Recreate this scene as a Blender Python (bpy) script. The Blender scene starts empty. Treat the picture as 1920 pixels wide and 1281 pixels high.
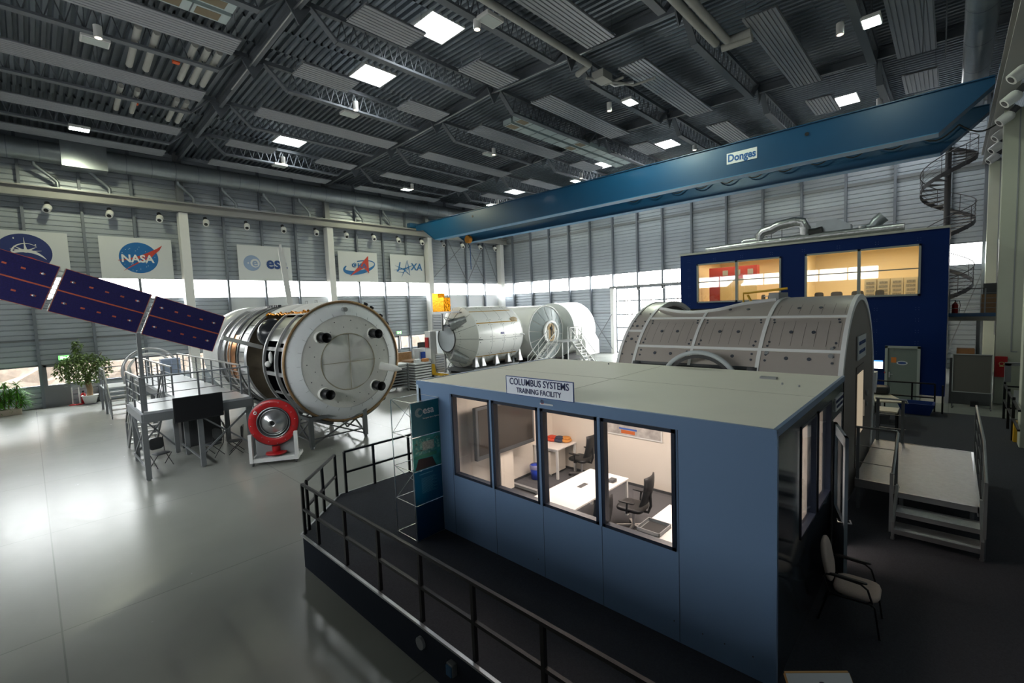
import bpy, math, random
from mathutils import Vector, Matrix
R = math.radians
S = bpy.context.scene
col = S.collection

# ------------------------------------------------------------------ camera, world, light, exposure
cam_d = bpy.data.cameras.new('camera')
cam = bpy.data.objects.new('camera', cam_d)
col.objects.link(cam)
cam_d.sensor_width = 36.0
cam_d.lens = 865.0 / 1920.0 * 36.0
cam_d.clip_start = 0.05
cam_d.clip_end = 400
YAW, PIT, ROL = R(133.676), R(-4.237), R(-2.214)
fw = Vector((math.cos(PIT) * math.cos(YAW), math.cos(PIT) * math.sin(YAW), math.sin(PIT)))
r0 = Vector((math.sin(YAW), -math.cos(YAW), 0))
u0 = r0.cross(fw)
rt = r0 * math.cos(ROL) + u0 * math.sin(ROL)
up = -r0 * math.sin(ROL) + u0 * math.cos(ROL)
cam.matrix_world = Matrix(((rt.x, up.x, -fw.x, 0), (rt.y, up.y, -fw.y, 0), (rt.z, up.z, -fw.z, 4.84), (0, 0, 0, 1)))
S.camera = cam
S.view_settings.view_transform = 'Standard'
S.view_settings.look = 'None'
S.view_settings.gamma = 1
S.view_settings.use_curve_mapping = False
S.view_settings.exposure = 1.02

SKY = 15.5
world = bpy.data.worlds.new('overcast_sky')
S.world = world
world.use_nodes = True
nt = world.node_tree
bg = nt.nodes['Background']
tc = nt.nodes.new('ShaderNodeTexCoord')
sep = nt.nodes.new('ShaderNodeSeparateXYZ')
rmp = nt.nodes.new('ShaderNodeValToRGB')
nt.links.new(tc.outputs['Generated'], sep.inputs[0])
nt.links.new(sep.outputs['Z'], rmp.inputs[0])
rmp.color_ramp.elements[0].position = 0.0
rmp.color_ramp.elements[0].color = (.47, .455, .43, 1)
rmp.color_ramp.elements[1].position = 0.6
rmp.color_ramp.elements[1].color = (.97, .985, .985, 1)
nt.links.new(rmp.outputs[0], bg.inputs['Color'])
bg.inputs['Strength'].default_value = SKY

def area(name, loc, rot, sx, sy, power, color=(1, 1, 1), portal=False, spread=None):
    d = bpy.data.lights.new(name, 'AREA')
    d.shape = 'RECTANGLE'; d.size = sx; d.size_y = sy; d.energy = power; d.color = color
    if portal:
        d.cycles.is_portal = True
    if spread: d.spread = spread
    o = bpy.data.objects.new(name, d)
    o.location = loc; o.rotation_euler = rot
    col.objects.link(o)
    return o
def spot(name, loc, target, power, color=(1, 1, 1), angle=120, blend=0.6, size=0.15):
    d = bpy.data.lights.new(name, 'SPOT')
    d.energy = power; d.color = color; d.spot_size = R(angle); d.spot_blend = blend; d.shadow_soft_size = size
    o = bpy.data.objects.new(name, d)
    o.location = loc
    o.rotation_euler = (Vector(target) - Vector(loc)).to_track_quat('-Z', 'Y').to_euler()
    col.objects.link(o)
    return o
# sky portals in the window openings (they only guide the daylight)
XW, YB, XR, YF = -38.5, 39.35, 2.4, -6.0
area('portal_left_band', (XW - .1, 16.7, 6.97), (0, R(-90), 0), 1.35, 45, 1, portal=True)
area('portal_left_low', (XW - .1, 2.2, 1.9), (0, R(-90), 0), 1.2, 16, 1, portal=True)
area('portal_back_band', (-18.05, YB + .1, 6.97), (R(-90), 0, 0), 40, 1.35, 1, portal=True)
area('portal_back_gate', (-17.5, YB + .1, 3.2), (R(-90), 0, 0), 12, 6.2, 1, portal=True)

area('portal_added_front_band', (-14.6, YF - .1, 6.97), (R(90), 0, 0), 18, 1.35, 1, portal=True)  # portal for the added, unseen window band behind the camera

# ------------------------------------------------------------------ materials
MATS = {}
def mat(name, c, rough=.5, metal=0., var=0., scale=3., bump=0., bscale=40., spec=.5, coat=0., emit=None, estr=0., alpha=None):
    if name in MATS: return MATS[name]
    m = bpy.data.materials.new(name); m.use_nodes = True
    n = m.node_tree; b = n.nodes['Principled BSDF']
    b.inputs['Base Color'].default_value = (*c, 1)
    b.inputs['Roughness'].default_value = rough
    b.inputs['Metallic'].default_value = metal
    b.inputs['Specular IOR Level'].default_value = spec
    if coat:
        b.inputs['Coat Weight'].default_value = coat; b.inputs['Coat Roughness'].default_value = .08
    co = n.nodes.new('ShaderNodeTexCoord')
    if var:
        t = n.nodes.new('ShaderNodeTexNoise'); t.inputs['Scale'].default_value = scale; t.inputs['Detail'].default_value = 4
        mx = n.nodes.new('ShaderNodeMix'); mx.data_type = 'RGBA'
        mx.inputs[6].default_value = (*[max(0, k * (1 - var)) for k in c], 1)
        mx.inputs[7].default_value = (*[min(1, k * (1 + var)) for k in c], 1)
        n.links.new(co.outputs['Object'], t.inputs['Vector']); n.links.new(t.outputs['Fac'], mx.inputs[0])
        n.links.new(mx.outputs[2], b.inputs['Base Color'])
    if bump:
        t2 = n.nodes.new('ShaderNodeTexNoise'); t2.inputs['Scale'].default_value = bscale; t2.inputs['Detail'].default_value = 3
        bp = n.nodes.new('ShaderNodeBump'); bp.inputs['Strength'].default_value = bump; bp.inputs['Distance'].default_value = .02
        n.links.new(co.outputs['Object'], t2.inputs['Vector']); n.links.new(t2.outputs['Fac'], bp.inputs['Height'])
        n.links.new(bp.outputs[0], b.inputs['Normal'])
    if emit:
        b.inputs['Emission Color'].default_value = (*emit, 1); b.inputs['Emission Strength'].default_value = estr
    MATS[name] = m
    return m
def glass(name, tint=(1, 1, 1), refl=.12, rough=0.02):
    if name in MATS: return MATS[name]
    m = bpy.data.materials.new(name); m.use_nodes = True
    n = m.node_tree; n.nodes.clear()
    o = n.nodes.new('ShaderNodeOutputMaterial'); tr = n.nodes.new('ShaderNodeBsdfTransparent'); gl = n.nodes.new('ShaderNodeBsdfGlossy')
    tr.inputs[0].default_value = (*tint, 1); gl.inputs['Roughness'].default_value = rough
    lw = n.nodes.new('ShaderNodeLayerWeight'); lw.inputs['Blend'].default_value = .5
    pw = n.nodes.new('ShaderNodeMath'); pw.operation = 'POWER'; pw.inputs[1].default_value = 5
    ml = n.nodes.new('ShaderNodeMath'); ml.operation = 'MULTIPLY_ADD'; ml.inputs[1].default_value = .8; ml.inputs[2].default_value = refl
    ml.use_clamp = True
    n.links.new(lw.outputs['Facing'], pw.inputs[0]); n.links.new(pw.outputs[0], ml.inputs[0])
    mx = n.nodes.new('ShaderNodeMixShader')
    n.links.new(ml.outputs[0], mx.inputs[0]); n.links.new(tr.outputs[0], mx.inputs[1]); n.links.new(gl.outputs[0], mx.inputs[2])
    n.links.new(mx.outputs[0], o.inputs[0])
    MATS[name] = m
    return m

def floor_mat():
    m = mat('epoxy_floor', (.30, .305, .275), rough=.2, spec=.6)
    n = m.node_tree; b = n.nodes['Principled BSDF']
    co = n.nodes.new('ShaderNodeTexCoord')
    t = n.nodes.new('ShaderNodeTexNoise'); t.inputs['Scale'].default_value = .35; t.inputs['Detail'].default_value = 6
    t3 = n.nodes.new('ShaderNodeTexNoise'); t3.inputs['Scale'].default_value = 3.5; t3.inputs['Detail'].default_value = 5
    n.links.new(co.outputs['Object'], t.inputs['Vector']); n.links.new(co.outputs['Object'], t3.inputs['Vector'])
    r = n.nodes.new('ShaderNodeValToRGB')
    r.color_ramp.elements[0].position = .3; r.color_ramp.elements[0].color = (.262, .266, .24, 1)
    r.color_ramp.elements[1].position = .7; r.color_ramp.elements[1].color = (.305, .31, .282, 1)
    n.links.new(t.outputs['Fac'], r.inputs[0]); n.links.new(r.outputs[0], b.inputs['Base Color'])
    bk = n.nodes.new('ShaderNodeTexBrick'); bk.offset = 0; bk.inputs['Scale'].default_value = 1; bk.inputs['Brick Width'].default_value = 5.04; bk.inputs['Row Height'].default_value = 5.08; bk.inputs['Mortar Size'].default_value = .012
    bk.inputs['Color1'].default_value = (1, 1, 1, 1); bk.inputs['Color2'].default_value = (.97, .97, .97, 1); bk.inputs['Mortar'].default_value = (.72, .72, .72, 1)
    mu = n.nodes.new('ShaderNodeMix'); mu.data_type = 'RGBA'; mu.blend_type = 'MULTIPLY'; mu.inputs[0].default_value = 1
    n.links.new(co.outputs['Object'], bk.inputs['Vector']); n.links.new(r.outputs[0], mu.inputs[6]); n.links.new(bk.outputs['Color'], mu.inputs[7]); n.links.new(mu.outputs[2], b.inputs['Base Color'])
    mr = n.nodes.new('ShaderNodeMapRange'); mr.inputs[3].default_value = .2; mr.inputs[4].default_value = .30
    n.links.new(t3.outputs['Fac'], mr.inputs[0]); n.links.new(mr.outputs[0], b.inputs['Roughness'])
    t2 = n.nodes.new('ShaderNodeTexNoise'); t2.inputs['Scale'].default_value = .8; t2.inputs['Detail'].default_value = 3
    bp = n.nodes.new('ShaderNodeBump'); bp.inputs['Strength'].default_value = .05; bp.inputs['Distance'].default_value = .05
    n.links.new(co.outputs['Object'], t2.inputs['Vector']); n.links.new(t2.outputs['Fac'], bp.inputs['Height']); n.links.new(bp.outputs[0], b.inputs['Normal'])
    return m

M_floor = floor_mat()
M_clad = mat('grey_cladding', (.37, .405, .445), .45, .25, var=.06, scale=1)
M_cladl = mat('light_panel', (.62, .64, .66), .5, var=.04, scale=.6)
M_mull = mat('mullion_grey', (.17, .19, .22), .5, .2)
M_white = mat('white_paint', (.72, .72, .70), .45, var=.03)
M_deckroof = mat('roof_deck', (.18, .208, .24), .45, .4, var=.12, scale=.8)
M_truss = mat('truss_grey', (.13, .145, .165), .55, .15)
M_panel = mat('heating_panel', (.32, .335, .36), .45, .25)
M_crane = mat('crane_blue', (.001, .058, .145), .45, coat=.08, var=.12, scale=.7)
M_cabin = mat('cabin_blue_grey', (.155, .24, .385), .28, .1, var=.03, scale=.8)
M_roof = mat('cabin_roof_cream', (.88, .84, .71), .55, var=.03, scale=2)
M_carpet = mat('dark_carpet', (.055, .058, .068), .95, var=.35, scale=60, bump=.4, bscale=300, spec=.1)
M_skirt = mat('deck_skirt', (.03, .036, .05), .9, var=.2, scale=60, spec=.1)
M_black = mat('black_steel', (.012, .012, .014), .4, .3)
M_blk = mat('black_plastic', (.012, .012, .014), .45)
M_steel = mat('galvanised_steel', (.45, .46, .47), .38, .85, var=.1, scale=8)
M_steelgp = mat('grey_steel_paint', (.22, .23, .24), .45, .4)
M_alu = mat('aluminium', (.62, .62, .62), .28, .95, var=.06, scale=6)
M_glass = glass('clear_glass', (.97, .99, 1), .05)
M_gl2 = glass('cabin_glass', (.96, .97, .98), .07)
M_tan = mat('tan_module_shell', (.50, .445, .40), .34, .2, var=.07, scale=1.5)
M_strip = mat('white_strip', (.86, .86, .84), .4)
M_navy = mat('navy_panel', (.0005, .013, .085), .55, var=.1, scale=1, spec=.12)
M_cream = mat('cream_wall', (.74, .68, .60), .6, var=.03)
M_blanket = mat('white_blanket', (.80, .79, .74), .55, var=.08, scale=2.5, bump=.9, bscale=4)
M_cone = mat('white_cone', (.82, .84, .85), .5, var=.05, scale=2, bump=.3, bscale=3)
M_shellw = mat('white_shell', (.86, .86, .83), .3, .05, var=.03)
M_shellg = mat('grey_green_cone', (.62, .65, .63), .45, var=.04)
M_copper = mat('copper_foil', (.75, .30, .08), .22, 1., var=.3, scale=5, bump=1., bscale=7)
M_gold = mat('gold_foil', (.95, .30, .01), .25, .95, var=.35, scale=6, bump=1., bscale=8)
M_foil = mat('silver_foil', (.42, .43, .44), .34, .95, var=.3, scale=6, bump=1., bscale=9)
M_trim = mat('gold_trim', (.38, .24, .12), .45, .5, var=.4, scale=12)
M_solar = mat('solar_cells', (.020, .016, .10), .32, .2, var=.5, scale=30)
M_rust = mat('orange_rust_line', (.45, .09, .04), .6)
M_red = mat('red_paint', (.45, .012, .015), .3, var=.15, scale=9)
M_board = mat('sign_white', (.62, .64, .64), .5)
M_bblue = mat('logo_blue', (.02, .06, .22), .5)
M_teal = mat('teal_banner', (.0, .15, .20), .35)
M_wood = mat('wood', (.40, .22, .10), .6, var=.3, scale=8)
M_leaf = mat('leaf_green', (.07, .22, .02), .6, var=.5, scale=6, spec=.15)
M_leaf2 = mat('leaf_pale', (.16, .24, .07), .55, var=.5, scale=6)
M_yel = mat('yellow_paint', (.72, .42, .02), .4)
M_lampW = mat('lamp_white', (1, 1, 1), .5, emit=(.88, 1, .93), estr=9)
M_lampw = mat('lamp_warm', (1, 1, 1), .5, emit=(1, .80, .55), estr=3)
M_tube = mat('pipe_insulation', (.40, .40, .37), .6, var=.1)
M_duct = mat('duct_zinc', (.30, .33, .35), .35, .75, var=.15, scale=3)
M_tread = mat('chequer_plate', (.60, .60, .60), .3, .9, var=.18, scale=14, bump=.5, bscale=60)
M_seat = mat('beige_fabric', (.50, .42, .36), .9, var=.12, scale=50)
M_grey = mat('mid_grey', (.30, .31, .31), .5)
M_dgrey = mat('dark_grey', (.06, .063, .068), .5)

# ------------------------------------------------------------------ mesh builder
class MB:
    def __init__(s): s.v = []; s.f = []; s.m = []; s.sm = []
    def add(s, vs, fs, mi=0, smooth=False):
        b = len(s.v); s.v += [tuple(v) for v in vs]
        for f in fs: s.f.append([b + i for i in f]); s.m.append(mi); s.sm.append(smooth)
        return s
    def box(s, x0, y0, z0, x1, y1, z1, mi=0):
        x0, x1 = min(x0, x1), max(x0, x1); y0, y1 = min(y0, y1), max(y0, y1); z0, z1 = min(z0, z1), max(z0, z1)
        return s.add([(x0, y0, z0), (x1, y0, z0), (x1, y1, z0), (x0, y1, z0), (x0, y0, z1), (x1, y0, z1), (x1, y1, z1), (x0, y1, z1)],
                     [(3, 2, 1, 0), (4, 5, 6, 7), (0, 1, 5, 4), (1, 2, 6, 5), (2, 3, 7, 6), (3, 0, 4, 7)], mi)
    def bar(s, p, q, w, h=None, mi=0, upv=(0, 0, 1)):
        h = h or w; p = Vector(p); q = Vector(q); d = (q - p)
        if d.length < 1e-6: return s
        d.normalize(); u = Vector(upv)
        if abs(d.dot(u)) > .98: u = Vector((1, 0, 0))
        a = d.cross(u).normalized() * w / 2; b = a.cross(d).normalized() * h / 2
        vs = [p - a - b, p + a - b, p + a + b, p - a + b, q - a - b, q + a - b, q + a + b, q - a + b]
        return s.add(vs, [(0, 1, 2, 3), (7, 6, 5, 4), (1, 0, 4, 5), (2, 1, 5, 6), (3, 2, 6, 7), (0, 3, 7, 4)], mi)
    def cyl(s, p, q, r, n=14, r2=None, cap=True, mi=0, smooth=True):
        p = Vector(p); q = Vector(q); d = (q - p).normalized(); r2 = r if r2 is None else r2
        u = Vector((0, 0, 1)) if abs(d.z) < .9 else Vector((1, 0, 0))
        a = d.cross(u).normalized(); b = d.cross(a).normalized()
        vs = []
        for c, rr in ((p, r), (q, r2)):
            for i in range(n):
                t = 2 * math.pi * i / n; vs.append(c + (a * math.cos(t) + b * math.sin(t)) * rr)
        s.add(vs, [(i, (i + 1) % n, n + (i + 1) % n, n + i) for i in range(n)], mi, smooth)
        if cap: s.add(vs, [tuple(range(n - 1, -1, -1)), tuple(range(n, 2 * n))], mi)
        return s
    def tube(s, path, r, n=10, mi=0, close=False):
        P = [Vector(p) for p in path]; k = len(P); vs = []; prev = None
        for i, p in enumerate(P):
            if close: d = (P[(i + 1) % k] - P[i - 1])
            else: d = P[min(i + 1, k - 1)] - P[max(i - 1, 0)]
            d.normalize()
            u = prev if prev is not None else (Vector((0, 0, 1)) if abs(d.z) < .9 else Vector((1, 0, 0)))
            a = d.cross(u); a.normalize(); b = a.cross(d).normalized(); prev = b
            for j in range(n):
                t = 2 * math.pi * j / n; vs.append(p + (a * math.cos(t) + b * math.sin(t)) * r)
        fs = []
        for i in range(k if close else k - 1):
            for j in range(n):
                i2 = (i + 1) % k
                fs.append((i * n + j, i * n + (j + 1) % n, i2 * n + (j + 1) % n, i2 * n + j))
        s.add(vs, fs, mi, True)
        if not close: s.add(vs, [tuple(range(n - 1, -1, -1)), tuple(range((k - 1) * n, k * n))], mi)
        return s
    def prism(s, poly, ax, a, b, mi=0):
        n = len(poly)
        def P(u, w, t): return {'x': (t, u, w), 'y': (u, t, w), 'z': (u, w, t)}[ax]
        vs = [P(u, w, a) for u, w in poly] + [P(u, w, b) for u, w in poly]
        return s.add(vs, [tuple(range(n - 1, -1, -1)), tuple(range(n, 2 * n))] + [(i, (i + 1) % n, n + (i + 1) % n, n + i) for i in range(n)], mi)
    def rev(s, prof, c, ax, n=48, t0=0., t1=360., mi=0, smooth=True, closed=False):
        """revolve (radius, distance along axis). angle 0 = up, 90 = towards -y (axis x) or +x (axis y) ; axis z: 0 = +x"""
        full = abs(t1 - t0) >= 359.9; k = n if full else n + 1; vs = []
        for i in range(k):
            t = R(t0 + (t1 - t0) * i / n)
            for r, h in prof:
                if ax == 'x': vs.append((c[0] + h, c[1] - r * math.sin(t), c[2] + r * math.cos(t)))
                elif ax == 'y': vs.append((c[0] + r * math.sin(t), c[1] + h, c[2] + r * math.cos(t)))
                else: vs.append((c[0] + r * math.cos(t), c[1] + r * math.sin(t), c[2] + h))
        m = len(prof); fs = []
        for i in range(n):
            a = i * m; b = ((i + 1) % k) * m
            for j in range(m if closed else m - 1):
                j2 = (j + 1) % m
                fs.append((a + j, a + j2, b + j2, b + j))
        s.add(vs, fs, mi, smooth)
        if closed and not full: s.add(vs, [tuple(range(m)), tuple(range((k - 1) * m + m - 1, (k - 1) * m - 1, -1))], mi)
        return s
    def sphere(s, c, r, n=16, sz=(1, 1, 1), mi=0):
        vs = []; fs = []; m = n // 2
        for i in range(m + 1):
            a = math.pi * i / m
            for j in range(n):
                t = 2 * math.pi * j / n
                vs.append((c[0] + r * sz[0] * math.sin(a) * math.cos(t), c[1] + r * sz[1] * math.sin(a) * math.sin(t), c[2] + r * sz[2] * math.cos(a)))
        for i in range(m):
            for j in range(n):
                fs.append((i * n + j, (i + 1) * n + j, (i + 1) * n + (j + 1) % n, i * n + (j + 1) % n))
        return s.add(vs, fs, mi, True)
    def rbox(s, x0, y0, z0, x1, y1, z1, e=4, n=16, mi=0):
        """soft, pillow like box"""
        vs = []; fs = []; m = n // 2
        c = ((x0 + x1) / 2, (y0 + y1) / 2, (z0 + z1) / 2); h = (abs(x1 - x0) / 2, abs(y1 - y0) / 2, abs(z1 - z0) / 2)
        def sp(v): return math.copysign(abs(v) ** (2 / e), v)
        for i in range(m + 1):
            a = math.pi * i / m
            for j in range(n):
                t = 2 * math.pi * (j + .5) / n
                vs.append((c[0] + h[0] * sp(math.sin(a)) * sp(math.cos(t)), c[1] + h[1] * sp(math.sin(a)) * sp(math.sin(t)), c[2] + h[2] * sp(math.cos(a))))
        for i in range(m):
            for j in range(n):
                fs.append((i * n + j, (i + 1) * n + j, (i + 1) * n + (j + 1) % n, i * n + (j + 1) % n))
        return s.add(vs, fs, mi, True)
    def xf(s, M, start=0):
        s.v[start:] = [tuple(M @ Vector(v)) for v in s.v[start:]]
        return s

def build(name, mb, mats, parent=None, org=(0, 0, 0), bevel=None):
    me = bpy.data.meshes.new(name)
    me.from_pydata([(v[0] - org[0], v[1] - org[1], v[2] - org[2]) for v in mb.v], [], mb.f)
    if not isinstance(mats, (list, tuple)): mats = [mats]
    for m in mats: me.materials.append(m)
    me.polygons.foreach_set('material_index', mb.m)
    me.polygons.foreach_set('use_smooth', mb.sm)
    me.update()
    o = bpy.data.objects.new(name, me); col.objects.link(o)
    if parent is not None: o.parent = parent
    if bevel:
        b = o.modifiers.new('bevel', 'BEVEL'); b.width = bevel; b.segments = 2; b.limit_method = 'ANGLE'
    return o
def tag(o, label=None, cat=None, group=None, kind=None):
    if label: o['label'] = label
    if cat: o['category'] = cat
    if group: o['group'] = group
    if kind: o['kind'] = kind
    return o
def struct(name, mb, mats): return tag(build(name, mb, mats), kind='structure')
def solo(name, label, cat, mb, mats, group=None, loc=(0, 0, 0), bevel=None, rz=0):
    o = build(name, mb, mats, None, loc, bevel); o.location = loc; o.rotation_euler = (0, 0, rz)
    return tag(o, label, cat, group)
class T:
    """a thing: Empty at its base; parts built in world coordinates (minus loc) or, with local=True, in local ones"""
    def __init__(s, name, label, cat, loc=(0, 0, 0), rz=0., group=None, local=False):
        e = bpy.data.objects.new(name, None); e.empty_display_size = .2
        col.objects.link(e); e.location = loc; e.rotation_euler = (0, 0, rz)
        s.e = e; s.org = (0, 0, 0) if local else tuple(loc)
        tag(e, label, cat, group)
    def part(s, name, mb, mats, parent=None, label=None, bevel=None, kind=None):
        o = build(name, mb, mats, parent or s.e, s.org, bevel)
        if label: o['label'] = label
        if kind: o['kind'] = kind
        return o
    def text(s, name, body, size, m, p, right, upv, parent=None, bold=0., align='CENTER', depth=.003, sx=1., shear=0.):
        return text(name, body, size, m, p, right, upv, parent or s.e, s.org, bold, align, depth, sx, shear)
def text(name, body, size, m, p, right, upv, parent=None, org=(0, 0, 0), bold=0., align='CENTER', depth=.003, sx=1., shear=0.):
    c = bpy.data.curves.new(name, 'FONT'); c.body = body; c.size = size; c.align_x = align; c.align_y = 'CENTER'
    c.extrude = depth; c.offset = bold * size; c.resolution_u = 3; c.shear = shear
    tmp = bpy.data.objects.new('tmp', c); col.objects.link(tmp)
    dg = bpy.context.evaluated_depsgraph_get()
    me = bpy.data.meshes.new_from_object(tmp.evaluated_get(dg))
    bpy.data.objects.remove(tmp)
    me.materials.clear(); me.materials.append(m)
    r = Vector(right).normalized(); u = Vector(upv).normalized(); n = r.cross(u)
    pp = Vector(p) - Vector(org)
    M = Matrix(((r.x * sx, u.x, n.x, pp.x), (r.y * sx, u.y, n.y, pp.y), (r.z * sx, u.z, n.z, pp.z), (0, 0, 0, 1)))
    me.transform(M); me.name = name
    o = bpy.data.objects.new(name, me); col.objects.link(o)
    if parent is not None: o.parent = parent
    return o
def kids(o): return [c for c in bpy.data.objects if c.parent == o]
def clone(root, loc, rz=None, label=None, group=None):
    r = root.copy(); col.objects.link(r); r.location = loc
    if rz is not None: r.rotation_euler = (0, 0, rz)
    if label: r['label'] = label
    if group: r['group'] = group
    for ch in kids(root):
        c = ch.copy(); col.objects.link(c); c.parent = r
        for g in kids(ch):
            d = g.copy(); col.objects.link(d); d.parent = c
    return r
ORD = ['first', 'second', 'third', 'fourth', 'fifth', 'sixth', 'seventh', 'eighth', 'ninth', 'tenth', 'eleventh', 'twelfth', 'thirteenth', 'fourteenth', 'fifteenth', 'sixteenth', 'seventeenth']
def dk(x): return 16.75 - .75 * abs(x + 18) / 20.4      # underside of the low-pitched roof
# ------------------------------------------------------------------ hall shell
mb = MB(); mb.box(XW, YF, -.2, XR + .4, YB, 0); struct('floor', mb, M_floor)

def clad_x(mb, x, y0, y1, z0, z1, s=1, step=.3, mi=0):
    """cassette cladding with horizontal grooves on a wall facing +x (s=1) or -x"""
    prof = []; z = z0
    while z < z1 - .01:
        zt = min(z + step, z1)
        prof += [(x, z), (x + .045 * s, z + .04), (x + .045 * s, zt - .05), (x, zt - .012)]
        z = zt
    prof.append((x, z1)); n = len(prof)
    vs = [(a, y0, b) for a, b in prof] + [(a, y1, b) for a, b in prof]
    mb.add(vs, [(i, i + 1, n + i + 1, n + i) for i in range(n - 1)], mi)
    xo = x - .12 * s
    mb.box(xo, y0, z0, x - .02 * s, y1, z1, mi)
def clad_y(mb, y, x0, x1, z0, z1, s=-1, step=.3, mi=0):
    a = len(mb.v); clad_x(mb, y, x0, x1, z0, z1, s, step, mi)
    mb.v[a:] = [(v[1], v[0], v[2]) for v in mb.v[a:]]

# left wall: cladding above and below the ribbon windows, flat light panels in two bays
mb = MB()
clad_x(mb, XW, YF, YB, 7.68, 16.6)
clad_x(mb, XW, YF, 10.4, 2.5, 6.32); clad_x(mb, XW, 18, 28.15, 2.5, 6.32)
for a, b in ((YF, .42), (1.5, 10.4), (18, 23.5), (24.6, 28.15)): clad_x(mb, XW, a, b, 0, 1.28)
clad_x(mb, XW, 18, 20.7, 1.28, 2.5)
struct('wall_left', mb, M_clad)
mb = MB(); mb.box(XW - .1, 10.4, 0, XW + .03, 18, 6.32); mb.box(XW - .1, 28.15, 0, XW + .03, YB, 6.32); struct('trim_1', mb, M_cladl)
# back wall
mb = MB()
clad_y(mb, YB, XW, XR + .4, 7.68, 16.6); clad_y(mb, YB, XW, -23.75, 0, 6.32); clad_y(mb, YB, -12.9, XR + .4, 0, 6.32)
struct('wall_back', mb, M_clad)
# right wall and the wall behind the camera
mb = MB(); clad_x(mb, XR, YF, YB, 0, 16.6, -1); struct('wall_right', mb, M_clad)
mb = MB(); clad_y(mb, YF, XW, XR + .4, 7.68, 16.6, 1); clad_y(mb, YF, XW, XR + .4, 0, 6.32, 1); clad_y(mb, YF, XW, -23.6, 6.32, 7.68, 1); clad_y(mb, YF, -5.4, XR + .4, 6.32, 7.68, 1); struct('wall_front', mb, M_clad)

# ceiling: corrugated steel deck, ribs running from wall to wall
SKYL = [(-15.95, 12.9), (-21.2, 12.9), (-31.6, 12.85), (-15.95, 34.4), (-5.0, 34.3), (-31.5, 34.4), (-21.5, 34.8), (-1.0, 37.2)]
SW, SL = .78, .83
mb = MB(); per = .31
def deck_strip(xa, xb, y0, y1):
    n = max(1, round((y1 - y0) / per)); p = (y1 - y0) / n; prof = []
    for i in range(n):
        y = y0 + i * p
        prof += [(y, 0), (y + p * .42, 0), (y + p * .52, .14), (y + p * .88, .14)]
    prof.append((y1, 0)); k = len(prof)
    vs = [(xa, y, dk(xa) + d) for y, d in prof] + [(xb, y, dk(xb) + d) for y, d in prof]
    mb.add(vs, [(i, i + 1, k + i + 1, k + i) for i in range(k - 1)])
xs = sorted({XW - .1, XR + .5, -18.0} | {sx + d for sx, _ in SKYL for d in (-SW, SW)})
for a, b in zip(xs[:-1], xs[1:]):
    m = (a + b) / 2; holes = sorted((sy - SL, sy + SL) for sx, sy in SKYL if sx - SW < m < sx + SW)
    y = YF - .1
    for h0, h1 in holes: deck_strip(a, b, y, h0); y = h1
    deck_strip(a, b, y, YB + .1)
for a, b in zip(xs[:-1], xs[1:]):
    m = (a + b) / 2; holes = sorted((sy - SL, sy + SL) for sx, sy in SKYL if sx - SW < m < sx + SW); y = YF - .1
    for h0, h1 in holes + [(YB + .1, 0)]:
        vs = [(xx_, yy_, dk(xx_) + dz_) for dz_ in (.142, .16) for xx_, yy_ in ((a, y), (b, y), (b, h0), (a, h0))]
        mb.add(vs, [(3, 2, 1, 0), (4, 5, 6, 7)]); y = h1
struct('ceiling', mb, M_deckroof)
for i, (sx, sy) in enumerate(SKYL):
    mb = MB(); z0 = dk(sx) - .03; z1 = z0 + .22
    for a, b, c, d in ((-SW - .05, -SL - .05, -SW, SL + .05), (SW, -SL - .05, SW + .05, SL + .05), (-SW, -SL - .05, SW, -SL), (-SW, SL, SW, SL + .05)):
        mb.box(sx + a, sy + b, z0, sx + c, sy + d, z1)
    o = struct('window_%d' % (i + 60), mb, M_white)
    o['label'] = 'skylight shaft in the roof'
    g = MB(); g.box(sx - SW, sy - SL, z1 - .03, sx + SW, sy + SL, z1 - .01); build('pane', g, M_glass, o)
    area('portal_skylight', (sx, sy, z1 + .02), (0, 0, 0), SW * 2, SL * 2, 1, portal=True)

# ribbon windows
wn = 1
def window_x(y0, y1, z0, z1, x=XW, bars=()):
    global wn
    mb = MB(); w = .05
    mb.box(x - .06, y0, z0, x + .04, y1, z0 + w); mb.box(x - .06, y0, z1 - w, x + .04, y1, z1)
    mb.box(x - .06, y0, z0, x + .04, y0 + w, z1); mb.box(x - .06, y1 - w, z0, x + .04, y1, z1)
    for z in bars: mb.box(x - .03, y0, z - .02, x + .03, y1, z + .02)
    o = struct('window_%d' % wn, mb, M_mull); wn += 1
    g = MB(); g.box(x - .03, y0 + w, z0 + w, x - .015, y1 - w, z1 - w); build('pane', g, M_glass, o)
def window_y(x0, x1, z0, z1, y=YB, bars=(), m=None, w=.05):
    global wn
    mb = MB()
    mb.box(x0, y - .04, z0, x1, y + .06, z0 + w); mb.box(x0, y - .04, z1 - w, x1, y + .06, z1)
    mb.box(x0, y - .04, z0, x0 + w, y + .06, z1); mb.box(x1 - w, y - .04, z0, x1, y + .06, z1)
    for z in bars: mb.box(x0, y - .06, z - .05, x1, y + .06, z + .05)
    o = struct('window_%d' % wn, mb, m or M_mull); wn += 1
    g = MB(); g.box(x0 + w, y + .015, z0 + w, x1 - w, y + .03, z1 - w); build('pane', g, M_glass, o)
LM = [-4.8, -2.3, .34, 2.85, 5.3, 7.88, 10.38, 12.92, 15.45, 18.0, 20.7, 23.28, 25.8, 28.2, 30.8, 33.4, 36.0, 38.6]
ys = [YF] + LM + [YB]
for a, b in zip(ys[:-1], ys[1:]): window_x(a, b, 6.32, 7.68)
for a, b in ((YF, -2.3), (-2.3, .34), (1.52, 2.85), (2.85, 5.3), (5.3, 7.88), (7.88, 10.38), (20.7, 23.28), (25.8, 28.1)): window_x(a, b, 1.28, 2.5)
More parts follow.
